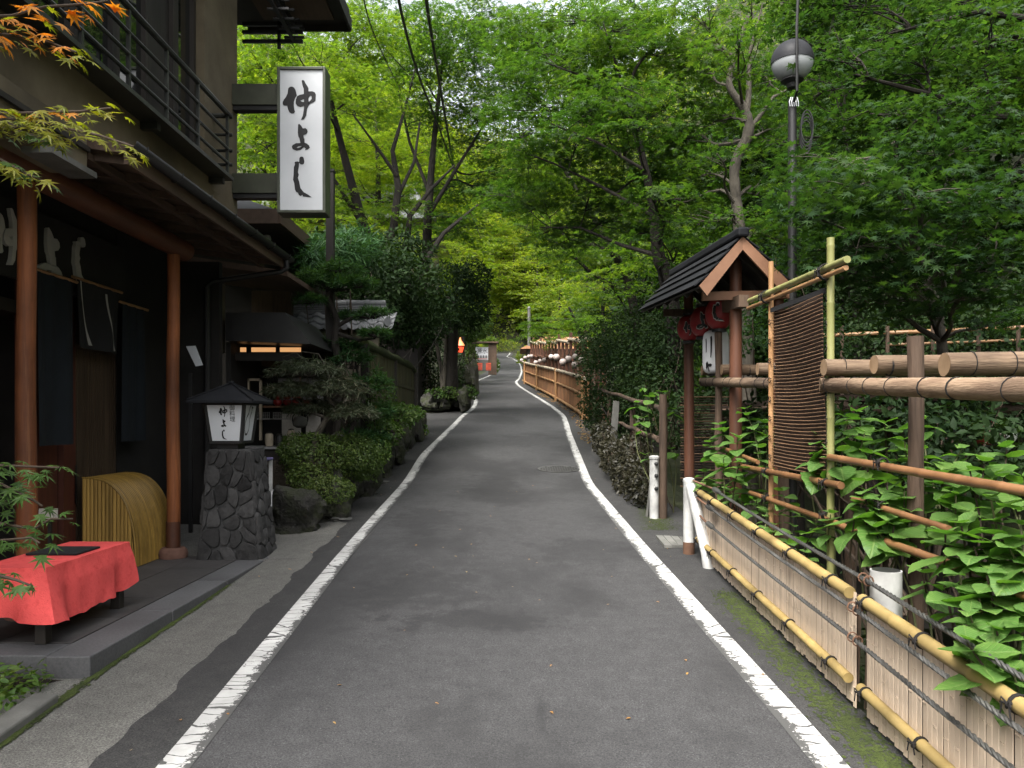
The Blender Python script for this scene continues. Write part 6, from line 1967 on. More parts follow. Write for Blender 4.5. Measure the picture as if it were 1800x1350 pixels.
T = []
T.append(tree('maple_tree', 'many stemmed maple with dark fanning trunks right of the hanging sign', [(Vector((-2.75, 17.2, zr(17) + .4)), .17), pr(683, 560, 17, .16), pr(668, 470, 17, .13), pr(640, 400, 16.8, .11), pr(612, 300, 16.5, .085), pr(590, 215, 16.2, .06), pr(575, 140, 16, .03)],
     pads_px([(560, 110, 15.5, 95, 30), (640, 60, 16.5, 120, 32), (600, 30, 17, 110, 30), (650, 150, 16, 100, 24), (560, 165, 15, 90, 22), (620, 195, 17.5, 80, 18), (480, 60, 15, 80, 30), (460, 120, 15, 70, 26), (450, 210, 15.5, 70, 30), (470, 260, 16, 60, 26), (640, 375, 17, 75, 22), (600, 350, 16.5, 40, 22), (690, 350, 17.5, 60, 18)], 2000), FAN5, LM['maple_bright'], W['bark'], .095, seed=1,
     forks=[[pr(668, 470, 17, .11), pr(692, 400, 17, .09), pr(700, 330, 17.1, .075), pr(690, 265, 17.3, .05), pr(712, 190, 17.5, .03), pr(730, 120, 17.5, .015)], [pr(697, 350, 17.1, .05), pr(728, 285, 17.4, .035), pr(738, 215, 17.6, .02)], [pr(698, 310, 17.1, .045), pr(660, 255, 17, .03), pr(620, 200, 17, .015)], [pr(640, 400, 16.8, .06), pr(600, 335, 16.6, .045), pr(560, 275, 16.4, .03), pr(520, 240, 16.2, .015)], [pr(675, 500, 17, .10), pr(715, 430, 17.4, .08), pr(720, 380, 17.5, .06), pr(760, 330, 17.8, .04), pr(800, 290, 18, .02)], [pr(690, 560, 17, .1), pr(740, 470, 17.4, .07), pr(780, 410, 17.8, .05), pr(840, 360, 18.5, .02)]]))
T.append(tree('maple_tree', 'spreading maple reaching over the road behind the overhead cables', [(Vector((-3.0, 21, zr(21) + .3)), .16), pr(745, 480, 20.5, .13), pr(752, 380, 20, .11), pr(760, 280, 20, .08), pr(770, 180, 20, .05), pr(780, 90, 20, .02)],
     pads_px([(770, 60, 19, 120, 34), (730, 110, 19, 110, 32), (830, 100, 20, 110, 36), (820, 40, 21, 120, 34), (790, 180, 20, 90, 28), (860, 190, 20, 90, 34), (720, 215, 20, 70, 18), (840, 260, 21, 90, 26), (800, 330, 21, 80, 24), (870, 330, 22, 80, 26), (800, 400, 22, 60, 20), (760, 380, 20, 70, 22), (900, 330, 23, 80, 28), (700, 40, 20, 110, 34), (910, 60, 22, 110, 40), (900, 130, 22, 90, 34)], 1500), FAN5, LM['maple_mid'], W['bark'], .10, seed=2,
     forks=[[pr(752, 380, 20, .06), pr(800, 300, 20, .045), pr(850, 220, 20.3, .025)], [pr(755, 340, 20, .05), pr(720, 250, 20, .035), pr(700, 160, 20, .02)]]))
T.append(tree('maple_tree', 'bright maple behind the other left maples, lit from above', [(Vector((-4.5, 27, zr(27))), .18), pr(660, 450, 27, .14), pr(665, 330, 27, .09), pr(660, 180, 27, .03)],
     pads_px([(620, 240, 26, 110, 28), (700, 240, 27, 90, 26), (600, 300, 26, 90, 22), (670, 300, 27, 80, 22), (740, 270, 27, 80, 26), (570, 380, 25, 90, 30), (640, 420, 26, 90, 26), (700, 440, 27, 80, 30), (760, 430, 27, 70, 26), (500, 300, 24, 60, 30), (450, 330, 24, 60, 26), (640, 340, 28, 120, 26), (560, 200, 28, 100, 30), (760, 340, 28, 90, 28), (700, 380, 28, 90, 24), (680, 180, 29, 110, 30), (600, 120, 30, 120, 30), (720, 110, 30, 120, 34)], 800), FAN3, LM['maple_yellow'], W['bark'], .15, seed=3))

# ------------------------------------------------------------------ maples on the right
T.append(tree('maple_tree', 'leaning dark trunked maple behind the roofed gate, arching over the road', [(Vector((2.9, 12.6, .6)), .17), pr(1178, 520, 12.5, .13), pr(1158, 450, 12.4, .10), pr(1147, 360, 12.2, .07), pr(1128, 270, 12, .052), pr(1107, 190, 12, .04), pr(1118, 120, 12, .025), pr(1165, 70, 12, .015)],
     pads_px([(1000, 110, 12.5, 130, 36), (1080, 50, 12, 120, 34), (1160, 100, 12, 100, 34), (960, 190, 13, 110, 34), (1060, 180, 12.3, 110, 32), (1170, 190, 12.3, 90, 30), (1010, 260, 13, 110, 30), (1100, 260, 12.6, 90, 26), (930, 290, 14, 90, 26), (1040, 330, 13.5, 110, 26), (1160, 300, 13, 80, 26), (960, 360, 14.5, 90, 24), (1080, 390, 14, 100, 26), (1000, 420, 15, 90, 24), (1160, 400, 13.5, 80, 26), (930, 60, 14, 100, 36), (1050, 110, 13.5, 110, 34), (1110, 30, 13, 110, 34), (980, 40, 13.5, 110, 30), (920, 230, 14.5, 80, 28), (1120, 340, 13, 80, 26), (880, 340, 16, 70, 24), (1120, 230, 10.8, 90, 26), (1150, 340, 10.8, 80, 24), (1090, 150, 10.8, 90, 26), (1160, 420, 11, 60, 20), (1030, 200, 11, 90, 26)], 2100), FAN5, LM['maple_mid'], W['bark'], .105, seed=4,
     forks=[[pr(1150, 380, 12.2, .035), pr(1060, 330, 12.6, .025), pr(980, 290, 13, .016), pr(900, 260, 13.5, .012)], [pr(1135, 300, 12, .026), pr(1050, 250, 12.2, .018), pr(950, 210, 12.6, .012)], [pr(1107, 190, 12, .024), pr(1040, 140, 12, .016), pr(960, 110, 12.2, .010)], [pr(1107, 190, 12, .02), pr(1085, 120, 12, .02), pr(1060, 40, 12, .01)], [pr(1158, 450, 12.4, .04), pr(1090, 430, 13, .028), pr(1020, 400, 13.6, .018), pr(950, 400, 14, .01)]]))
T.append(tree('maple_tree', 'maple with a pale twisting trunk left of the globe lamp', [(Vector((3.5, 11.4, .2)), .12), pr(1302, 440, 11, .08), pr(1294, 350, 11, .07), pr(1292, 290, 11, .07), pr(1315, 235, 11, .075), pr(1310, 195, 11, .06), pr(1282, 150, 11, .045), pr(1292, 100, 11, .035), pr(1315, 30, 11, .03)],
     pads_px([(1230, 40, 11, 100, 34), (1320, 30, 11.5, 100, 34), (1240, 130, 11.6, 80, 30), (1340, 140, 11.8, 80, 30), (1250, 215, 12, 80, 28), (1350, 230, 12, 70, 28), (1230, 310, 12, 80, 28), (1340, 330, 12, 70, 26), (1240, 390, 12, 80, 26), (1330, 400, 12, 70, 22), (1190, 80, 11.8, 80, 30), (1200, 250, 12.5, 80, 30), (1190, 350, 12.5, 80, 28), (1300, 70, 10, 90, 28), (1290, 380, 10, 60, 18), (1260, 270, 10.2, 50, 20)], 1900), FAN5, LM['maple_mid'], W['bark_pale'], .105, seed=5,
     forks=[[pr(1310, 215, 11, .05), pr(1316, 170, 11, .04), pr(1318, 90, 11, .025), pr(1340, 10, 11, .01)], [pr(1313, 235, 11, .04), pr(1360, 170, 11, .02), pr(1420, 140, 11, .01)]]))
T.append(tree('maple_tree', 'nearest green maple with large star shaped leaves over the log fence', [(Vector((4.6, 8.1, -.3)), .10), pr(1655, 600, 8, .05), pr(1632, 500, 8, .045), pr(1605, 420, 7.9, .04), pr(1600, 330, 7.7, .03), pr(1570, 250, 7.5, .02)],
     pads_px([(1500, 330, 6.6, 120, 36), (1600, 350, 6.4, 130, 36), (1700, 340, 6.5, 120, 40), (1440, 385, 6.8, 90, 28), (1530, 420, 6.6, 120, 32), (1640, 430, 6.4, 120, 34), (1750, 420, 6.6, 90, 40), (1460, 300, 7.2, 90, 30), (1580, 270, 7.2, 110, 34), (1700, 260, 7.0, 110, 34), (1490, 480, 6.9, 80, 26), (1590, 500, 6.7, 90, 28), (1710, 500, 6.7, 100, 30), (1640, 545, 7.4, 90, 24), (1770, 560, 7.6, 60, 22), (1420, 440, 7.2, 70, 24), (1540, 380, 7.4, 110, 30), (1660, 370, 7.4, 110, 30)], 2900), STAR7, LM['maple_near'], W['bark_pale'], .122, seed=6, srad=.26, lay=.16, tilt=.5))
T.append(tree('maple_tree', 'tall maple whose dark limbs enter from the right over the globe lamp', [(Vector((7.6, 9.6, -.4)), .16), pr(1960, 420, 9.6, .14), pr(1935, 260, 9.4, .12), pr(1890, 100, 9.2, .09), pr(1800, -60, 9, .05)],
     pads_px([(1430, 170, 8.2, 100, 34), (1530, 200, 8.0, 120, 34), (1650, 190, 8.0, 120, 36), (1760, 180, 8, 110, 36), (1400, 60, 8.8, 100, 36), (1500, 100, 8.4, 120, 36), (1620, 90, 8.4, 120, 38), (1740, 80, 8.4, 110, 38), (1420, -20, 9, 110, 34), (1560, 10, 8.8, 130, 36), (1700, 0, 8.8, 120, 36), (1480, 250, 8.4, 90, 28), (1800, 270, 8, 80, 34), (1380, 260, 9, 60, 24), (1600, 140, 8.6, 120, 34), (1700, 130, 8.6, 110, 34), (1460, 30, 9, 110, 34)], 1900), STAR5, LM['maple_near'], W['bark'], .115, seed=7, lay=.2,
     forks=[[pr(1935, 260, 9.4, .08), pr(1800, 205, 8.8, .055), pr(1700, 185, 8.5, .04), pr(1610, 160, 8.3, .028), pr(1500, 130, 8.2, .012)], [pr(1800, 205, 8.8, .035), pr(1700, 205, 8.4, .02), pr(1600, 210, 8.2, .01)], [pr(1890, 100, 9.2, .06), pr(1780, 60, 8.8, .04), pr(1650, 90, 8.5, .015)], [pr(1850, 40, 9.1, .05), pr(1720, 20, 8.8, .03), pr(1560, 60, 8.6, .012)]]))
T.append(tree('maple_tree', 'dusky maple filling the slope behind the street lamp pole', [(Vector((6.8, 15, -.2)), .16), pr(1500, 480, 15, .12), pr(1490, 330, 15, .09), pr(1480, 150, 15, .04)],
     pads_px([(1420, 330, 13, 130, 40), (1520, 260, 14, 140, 46), (1640, 300, 14, 140, 50), (1760, 330, 14, 120, 50), (1430, 440, 13.5, 110, 34), (1560, 430, 14, 130, 40), (1400, 220, 14, 110, 40), (1560, 140, 15, 150, 50), (1720, 180, 15, 140, 50), (1450, 80, 15, 130, 46), (1620, 30, 15, 150, 46), (1760, 40, 15, 120, 50), (1350, 480, 14, 70, 30), (1690, 480, 14, 100, 30), (1500, 360, 14.5, 130, 40), (1330, 240, 15, 110, 40), (1300, 120, 16, 120, 40), (1380, 120, 15.5, 120, 40)], 900), FAN5, LM['maple_near'], W['bark'], .11, seed=8, lay=.3, srad=.32))
T.append(tree('maple_tree', 'maple leaning across the road beyond the dark hedge', [(Vector((3.6, 20, zr(20) - .6)), .16), pr(1110, 520, 19.5, .11), pr(1075, 440, 19, .09), pr(1030, 360, 19, .06), pr(980, 280, 19, .03)],
     pads_px([(930, 330, 21, 100, 30), (1010, 300, 20, 110, 30), (1080, 340, 19, 100, 30), (960, 400, 20, 90, 26), (1050, 430, 19, 90, 28), (990, 450, 20, 70, 22), (1070, 500, 18, 80, 28), (1130, 450, 18, 80, 28), (1150, 380, 19, 70, 30), (940, 260, 22, 90, 30), (1030, 240, 21, 100, 30), (950, 150, 23, 120, 40), (1050, 160, 22, 110, 36), (1060, 60, 23, 120, 36)], 1300), FAN5, LM['maple_bright'], W['bark'], .10, seed=9,
     forks=[[pr(1110, 520, 19.5, .06), pr(1040, 480, 19.8, .045), pr(985, 430, 20, .03), pr(920, 400, 20.5, .012)], [pr(1075, 440, 19, .05), pr(1000, 420, 19.5, .03), pr(940, 370, 20, .012)]]))
T.append(tree('maple_tree', 'pale green low maple over the far lantern fence', [(Vector((3.4, 36, zr(36))), .14), pr(1020, 590, 35, .09), pr(1000, 540, 34.5, .04)],
     pads_px([(960, 575, 34, 60, 12), (1010, 590, 33, 60, 12), (985, 560, 35, 60, 14), (1040, 570, 33, 50, 14), (940, 590, 36, 40, 10)], 600), FAN3, LM['maple_bright'], W['bark'], .17, seed=10))

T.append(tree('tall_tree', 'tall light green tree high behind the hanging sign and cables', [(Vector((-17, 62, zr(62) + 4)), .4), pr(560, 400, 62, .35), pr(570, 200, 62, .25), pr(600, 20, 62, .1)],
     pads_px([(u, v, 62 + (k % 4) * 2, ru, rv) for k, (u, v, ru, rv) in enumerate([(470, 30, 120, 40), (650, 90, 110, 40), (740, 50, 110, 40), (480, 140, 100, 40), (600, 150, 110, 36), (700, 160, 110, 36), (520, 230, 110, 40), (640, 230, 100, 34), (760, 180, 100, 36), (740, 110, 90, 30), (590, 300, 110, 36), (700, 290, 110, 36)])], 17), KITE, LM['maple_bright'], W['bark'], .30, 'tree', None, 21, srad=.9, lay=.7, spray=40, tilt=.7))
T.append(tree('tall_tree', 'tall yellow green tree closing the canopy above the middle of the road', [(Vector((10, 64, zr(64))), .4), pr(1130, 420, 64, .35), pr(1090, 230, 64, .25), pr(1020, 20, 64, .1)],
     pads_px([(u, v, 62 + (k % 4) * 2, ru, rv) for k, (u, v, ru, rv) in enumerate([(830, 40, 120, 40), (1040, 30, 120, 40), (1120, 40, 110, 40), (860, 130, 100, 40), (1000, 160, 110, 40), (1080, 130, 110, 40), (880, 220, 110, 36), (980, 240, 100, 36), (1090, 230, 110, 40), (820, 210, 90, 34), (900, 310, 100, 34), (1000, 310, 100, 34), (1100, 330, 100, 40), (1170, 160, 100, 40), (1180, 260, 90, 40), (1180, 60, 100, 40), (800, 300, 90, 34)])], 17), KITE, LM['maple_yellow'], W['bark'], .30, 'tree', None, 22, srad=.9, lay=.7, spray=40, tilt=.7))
# far wooded hillside, one mass
rng = np.random.RandomState(77)
n = 60000
hx_ = np.concatenate([rng.uniform(-80, 80, 20000), rng.uniform(-30, 32, 40000)]); hy_ = rng.uniform(119, 182, n)
hz_ = np.array([hz(a, b) for a, b in zip(hx_, hy_)]) + rng.uniform(0, 1, n) ** .6 * (3.5 + 2.5 * np.sin(hx_ * .9) * np.sin(hy_ * .8 + hx_ * .3))
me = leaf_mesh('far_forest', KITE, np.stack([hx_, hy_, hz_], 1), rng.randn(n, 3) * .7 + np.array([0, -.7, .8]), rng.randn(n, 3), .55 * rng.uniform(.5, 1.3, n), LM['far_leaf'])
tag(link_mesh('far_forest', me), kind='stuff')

# generic far trees: three meshes, copied
def far_tree(label, seed, lmat, h, w, y0):
    rng = np.random.RandomState(seed)
    pads = []
    for k in range(24):
        a = rng.uniform(0, 2 * PI); t = rng.uniform(.12, 1)
        r = w * (1 - .65 * abs(t - .42)) * rng.uniform(.3, .85)
        pads.append((Vector((r * math.cos(a), y0 + r * math.sin(a), h * (.12 + .86 * t))), (w * .5, w * .5, w * .17), 560))
    return tree('far_tree', label, [(Vector((0, y0, -1)), .22), (Vector((.1, y0, h * .3)), .17), (Vector((-.1, y0, h * .7)), .1), (Vector((0, y0, h * .95)), .03)], pads, KITE, lmat, W['bark'], .19, 'tree', 'trees on the valley slopes', seed, lay=.3, tilt=.7, spray=22, srad=.38, twigs=1)


def copy_tree(o, parent=None):
    c = o.copy(); COL.objects.link(c)
    if parent is not None: c.parent = parent
    for ch in o.children: copy_tree(ch, c)
    return c


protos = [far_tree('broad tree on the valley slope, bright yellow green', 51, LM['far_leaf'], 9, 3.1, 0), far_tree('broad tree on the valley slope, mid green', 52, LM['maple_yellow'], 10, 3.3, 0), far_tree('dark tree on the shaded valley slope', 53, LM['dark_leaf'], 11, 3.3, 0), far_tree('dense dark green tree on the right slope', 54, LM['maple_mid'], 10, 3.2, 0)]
spots = []
# kind, x, y, scale, where
for (u, v, Y, k, s) in [(905, 610, 122, 0, 1.5), (868, 610, 124, 1, 1.5), (945, 600, 120, 0, 1.5), (830, 600, 118, 1, 1.6), (985, 590, 104, 1, 1.5), (1030, 580, 84, 0, 1.3), (885, 600, 132, 1, 1.7), (925, 600, 130, 0, 1.7), (790, 580, 92, 1, 1.5), (745, 570, 76, 0, 1.4), (1060, 560, 62, 3, 1.1), (900, 560, 140, 0, 1.9), (960, 560, 136, 1, 1.9), (840, 560, 134, 1, 1.9), (780, 540, 112, 0, 1.7), (1030, 540, 112, 1, 1.8), (1100, 500, 70, 3, 1.4), (700, 540, 62, 1, 1.2),
                       (700, 480, 46, 1, 1.3), (620, 480, 40, 0, 1.2), (560, 470, 36, 1, 1.2), (480, 470, 32, 1, 1.1), (740, 420, 60, 1, 1.6), (640, 420, 60, 0, 1.5), (560, 420, 55, 1, 1.5)]:
    p = P(u, v, Y)
    spots.append((k, p.x, Y, s, hz(p.x, Y) if Y > 60 else min(hz(p.x, Y), p.z)))
for (k, x, y, s) in [(3, 9.5, 14, 1.0), (2, 12, 18, 1.2), (3, 8.2, 20, 1.1), (2, 14, 13, 1.2), (3, 17, 20, 1.3), (2, 11, 24, 1.2), (3, 7.5, 27, 1.1), (2, 14, 28, 1.3), (3, 10, 32, 1.2), (2, 19, 28, 1.4), (3, 8, 38, 1.2), (2, 13, 40, 1.3), (3, 20, 38, 1.5), (2, 12.5, 10.5, .9), (3, 17, 10, 1.0), (2, 6.3, 17.5, .75), (3, 5.6, 24, .8), (2, 6.0, 31, .8), (3, 15.5, 15.5, 1.1), (2, 22, 18, 1.4), (3, 24, 26, 1.5), (2, 10.5, 8.5, .7), (2, 14.5, 8.0, .8)]:
    spots.append((k, x, y, s, hz(x, y)))
used = [0, 0, 0, 0]
PL = []
wh = ['yellow green tree', 'fresh green tree', 'very dark tree', 'mid green tree']
for i, (k, x, y, s, z) in enumerate(spots):
    o = protos[k] if not used[k] else copy_tree(protos[k])
    used[k] += 1
    o.location = (x, y, z)
    o.scale = (s, s, s * random.uniform(.9, 1.1))
    o.rotation_euler = (0, 0, random.uniform(0, 6.28))
    PL.append((o, k, x, y))
ORD = ['nearest', 'second nearest', 'third nearest', 'fourth nearest', 'fifth nearest', 'sixth nearest', 'seventh nearest', 'eighth nearest', 'ninth nearest', 'tenth nearest', 'eleventh nearest', 'twelfth nearest', 'thirteenth nearest', 'fourteenth nearest']
zone = lambda x, y: 'at the end of the valley' if y > 65 else 'beyond the left houses' if x < 0 else 'on the wooded slope to the right'
cnt = {}
for (o, k, x, y) in sorted(PL, key=lambda q: q[3]):
    key = (k, zone(x, y))
    n = cnt.get(key, 0); cnt[key] = n + 1
    o['label'] = wh[k] + ' ' + key[1] + ', ' + ORD[min(n, 13)] + ' such'
# ------------------------------------------------------------------ evergreens and garden, left
p0 = P(790, 530, 23)
shell_bush('evergreen_tree', 'round dark glossy evergreen tree at the road bend', [(P(785, 520, 23), (1.15, 1.0, 1.0)), (P(745, 540, 23), (.7, .8, .6)), (P(825, 540, 23.5), (.65, .8, .7)), (P(830, 490, 23), (.6, .7, .6))], OVAL, LM['dark_leaf'], .10, 9000, 'evergreen tree', None, 1, W['bark'], (P(795, 690, 24.3).x, 24.3, P(795, 690, 24.3).z), inner=.5, nst=1)
t = thing('tree_trunk', 'thick grey mossy trunk rising from the rock planter', 'tree', tuple(P(800, 690, 24.4)))
MB().tube([P(792, 692, 24.4), P(792, 640, 24.4), P(794, 580, 24.4), P(794, 520, 24.4)], [.25, .215, .20, .18], 12).build('trunk', W['bark'], t, smooth=True)
t = thing('slim_tree', 'slim forked brown trunk beside the thick mossy trunk', 'tree', tuple(P(777, 690, 24.2)))
MB().tube([P(778, 690, 24.2), P(776, 650, 24.2), P(768, 610, 24.2), P(764, 560, 24.2)], [.07, .06, .05, .04], 8).build('trunk', W['bark_pale'], t, smooth=True)
MB().tube([P(779, 690, 24.2), P(782, 640, 24.2), P(784, 600, 24.2), P(780, 560, 24.2)], [.07, .06, .05, .04], 8).build('limb', W['bark_pale'], t, smooth=True)
shell_bush('evergreen_shrub', 'dark evergreen shrub behind the rock planter trunks', [(P(760, 640, 27), (.8, .8, 1.0)), (P(735, 600, 27.5), (.8, .8, 1.0)), (P(800, 650, 27), (.35, .8, .8))], OVAL, LM['dark_leaf'], .11, 4200, 'shrub', None, 26, W['twig'], tuple(P(760, 690, 27)), inner=.4)
shell_bush('leafy_plant', 'low green leafy plant growing over the rock planter', [(P(790, 690, 24.2), (.62, .5, .16)), (P(825, 690, 24), (.22, .3, .2)), (P(765, 692, 24.2), (.3, .3, .12))], OVAL, LM['bush_leaf'], .11, 900, 'plant', None, 2, W['stem'], tuple(P(790, 700, 24.4)))
shell_bush('camellia_tree', 'dark broadleaf evergreen below the maples, over the mossy fence', [(P(660, 480, 14.5), (.9, .8, .6)), (P(720, 510, 15.5), (.8, .8, .7)), (P(600, 440, 13.5), (.6, .7, .4)), (P(700, 440, 16), (.7, .7, .4)), (P(640, 550, 14), (.6, .7, .4)), (P(700, 570, 15.5), (.6, .7, .5)), (P(750, 560, 18), (.6, .7, .6))], OVAL, LM['dark_leaf'], .11, 10000, 'evergreen tree', None, 3, W['bark'], (-2.7, 15.2, zr(15) + .6), inner=.3)
shell_bush('broadleaf_shrub', 'narrow leaved dark shrub between the hanging sign and the clipped pine', [(P(590, 440, 12), (.5, .5, .28)), (P(555, 460, 11.5), (.3, .4, .22)), (P(630, 430, 12.5), (.4, .4, .3))], BLADE, LM['pine_leaf'], .17, 2600, 'shrub', None, 4, W['twig'], (-2.7, 12.0, zr(12) + .6), inner=.2)

# clipped podocarpus with cloud pads
Yp = 10.8
tufts('clipped_pine', 'clipped pine like tree with cloud shaped pads above the kitchen stall', [(P(590, 505, Yp), (.50, .40, .17)), (P(560, 490, Yp), (.28, .3, .14)), (P(625, 500, Yp), (.30, .3, .16)), (P(548, 530, Yp - .2), (.20, .25, .10)), (P(655, 555, Yp), (.24, .25, .12)), (P(660, 588, Yp - .1), (.20, .22, .10)), (P(610, 560, Yp + .2), (.2, .22, .09)), (P(600, 475, Yp), (.3, .3, .12))], 120, 15, LM['pine_leaf'], .105,
      [[(Vector((-2.40, Yp, zr(Yp) + .5)), .06), (P(596, 640, Yp), .055), (P(588, 600, Yp), .05), (P(592, 560, Yp), .045), (P(575, 520, Yp), .035), (P(590, 490, Yp), .02)], [(P(590, 575, Yp), .03), (P(625, 555, Yp), .025), (P(650, 560, Yp), .015)], [(P(590, 585, Yp), .03), (P(630, 598, Yp), .022), (P(660, 595, Yp), .012)]], W['bark'], seed=1)
tufts('narrow_leaf_shrub', 'dark narrow leaved shrub below the clipped pine', [(P(620, 640, 10.9), (.34, .3, .22)), (P(650, 680, 10.9), (.30, .3, .26)), (P(655, 730, 10.9), (.28, .3, .24)), (P(600, 610, 11), (.25, .3, .14)), (P(640, 770, 11), (.3, .3, .2))], 85, 13, LM['pine_leaf'], .125, [[(Vector((-2.35, 10.9, zr(11) + .5)), .04), (P(640, 700, 10.9), .03), (P(625, 640, 10.9), .015)]], W['bark'], seed=2, cat='shrub')
# laceleaf maple
Yl = 9.7
tufts('laceleaf_maple', 'drooping grey green laceleaf maple in front of the kitchen stall', [(P(540, 655, Yl), (.46, .35, .17)), (P(590, 690, Yl), (.42, .35, .2)), (P(510, 690, Yl), (.30, .3, .15)), (P(620, 730, Yl), (.30, .3, .16)), (P(560, 720, Yl + .2), (.4, .3, .14))], 330, 9, LM['lace_leaf'], .085,
      [[(Vector((-2.5, Yl, zr(Yl) + .5)), .05), (P(560, 760, Yl), .04), (P(575, 735, Yl), .035), (P(590, 715, Yl), .025), (P(560, 680, Yl), .015)], [(P(575, 735, Yl), .02), (P(540, 722, Yl), .015), (P(520, 700, Yl), .008)], [(P(560, 655, Yl), .006), (P(520, 620, Yl), .006), (P(495, 628, Yl), .004)], [(P(575, 650, Yl), .006), (P(560, 622, Yl), .005), (P(530, 618, Yl), .004)]], W['bark_pale'], tmpl=THREAD, seed=3, up=-.1, droop=.25, cat='maple tree')
shell_bush('azalea_bush', 'clipped round azalea bush on the boulders beside the stone pedestal', [(P(560, 800, 9.6), (.48, .4, .26)), (P(610, 800, 9.9), (.45, .4, .28)), (P(640, 815, 10.1), (.25, .35, .22)), (P(545, 840, 9.3), (.28, .25, .16)), (P(580, 860, 9.2), (.3, .25, .16)), (P(520, 790, 9.7), (.2, .3, .2))], OVAL, LM['azalea_leaf'], .034, 15000, 'azalea bush', None, 5, W['twig'], (-2.35, 9.7, zr(9.7) + .35), tilt=.8, inner=.62)
shell_bush('leafy_shrub', 'green leafy shrub on the garden boulders below the mossy fence', [(P(700, 730, 13.2), (.34, .4, .2)), (P(720, 725, 14), (.25, .4, .14)), (P(680, 760, 12.6), (.25, .3, .2))], OVAL, LM['bush_leaf'], .07, 1600, 'shrub', None, 6, W['twig'], tuple(P(700, 760, 13.5)))
shell_bush('leafy_shrub', 'loose fine leaved shrub left of the mossy fence', [(P(665, 700, 11.4), (.25, .3, .42)), (P(655, 790, 11.2), (.22, .3, .25)), (P(668, 790, 11), (.15, .3, .2))], OVAL, LM['bush_leaf'], .045, 3500, 'shrub', None, 7, W['twig'], tuple(P(660, 810, 11.6)))
shell_bush('roadside_plant', 'small bright plant at the end of the boulder wall', [(P(745, 755, 17.6), (.08, .1, .12))], OVAL, LM['ground_leaf'], .07, 90, 'plant', None, 8, W['stem'], tuple(P(744, 765, 17.6)))
shell_bush('roadside_bush', 'leafy bush behind the red lantern post', [(P(822, 575, 31), (.5, .8, .6)), (P(840, 570, 33), (.55, .8, .6)), (P(829, 632, 33), (.22, .6, .5))], OVAL, LM['bush_leaf'], .13, 3600, 'bush', None, 9, W['twig'], tuple(P(828, 655, 31)))
t = thing('roadside_rock', 'rough tall rock face at the road bend behind the lantern post', 'rock', tuple(P(828, 680, 30)))
p = P(826, 665, 30.5)
rock(MB(), (p.x - .1, p.y, p.z), .38, .8, .75, 77, 14, 18).build('rock', W['moss_rock'], t, smooth=True)
shell_bush('roadside_bush', 'small bush at the foot of the white notice board', [(P(872, 642, 46), (.2, .5, .4)), (P(832, 600, 43.5), (.3, .6, .5)), (P(862, 600, 45), (.5, .6, .25))], OVAL, LM['maple_bright'], .14, 1200, 'bush', None, 10, W['twig'], tuple(P(866, 655, 46)))
shell_bush('roadside_bush', 'pale bush on the outer side of the farthest road bend', [(P(918, 628, 72), (.6, 1.2, .5)), (P(886, 607, 114), (2.4, 1.2, .8)), (P(856, 612, 88), (1.2, 1.2, .9))], OVAL, LM['far_leaf'], .2, 2600, 'bush', None, 11, W['twig'], tuple(P(918, 636, 72)))

# ------------------------------------------------------------------ right hand undergrowth
shell_bush('dark_hedge', 'tall dark hedge mass between the far fence and the log handrail', [(P(1075, 660, 17), (.75, 1.0, .95)), (P(1110, 600, 16), (.85, 1.0, .7)), (P(1060, 720, 17.5), (.5, .9, .5)), (P(1150, 650, 14), (.7, .9, .8)), (P(1180, 580, 14), (.8, .9, .6)), (P(1050, 610, 18.5), (.5, .8, .6)), (P(1120, 720, 14.5), (.55, .9, .6))], OVAL, LM['dark_leaf'], .075, 17000, 'hedge', None, 12, W['bark'], tuple(P(1090, 760, 17)), inner=.55)
shell_bush('dry_ivy', 'dry grey brown ivy covering the foot of the log handrail', [(P(1075, 800, 12.5), (.16, .9, .30)), (P(1100, 830, 11.2), (.18, .8, .32)), (P(1125, 850, 10.3), (.18, .6, .32)), (P(1060, 770, 14), (.18, .9, .3)), (P(1110, 790, 11.5), (.25, .6, .2))], OVAL, LM['dry_leaf'], .065, 4200, 'ivy', None, 13, W['twig'], tuple(P(1110, 850, 11.4)), inner=.5)
shell_bush('dusk_shrub', 'dark shrub mass in the shade behind the hydrangeas', [(P(1560, 760, 6.6), (.7, .5, .35)), (P(1700, 800, 6.2), (.7, .5, .4)), (P(1430, 760, 7.6), (.5, .5, .4)), (P(1760, 720, 7.0), (.5, .5, .25)), (P(1330, 760, 8.6), (.4, .5, .35)), (P(1640, 700, 7.4), (.5, .5, .2))], OVAL, LM['dark_leaf'], .085, 5200, 'shrub', None, 14, W['twig'], (3.2, 6.4, .2), inner=.3)
shell_bush('slope_shrub', 'dark shrub hiding the foot of the leaning maple beside the gate', [(P(1180, 600, 12), (.45, .5, .5)), (P(1165, 680, 12), (.5, .6, .5)), (P(1190, 740, 11), (.4, .5, .4))], OVAL, LM['dark_leaf'], .07, 3600, 'shrub', None, 25, W['twig'], tuple(P(1180, 790, 11.5)), inner=.4)
shell_bush('slope_shrub', 'sparse dark shrub behind the roofed gate', [(P(1340, 560, 9.5), (.5, .5, .45)), (P(1420, 600, 10.5), (.6, .5, .5)), (P(1350, 480, 11), (.5, .5, .4))], OVAL, LM['maple_near'], .07, 3000, 'shrub', None, 15, W['twig'], (3.4, 9.8, .3), inner=.3)
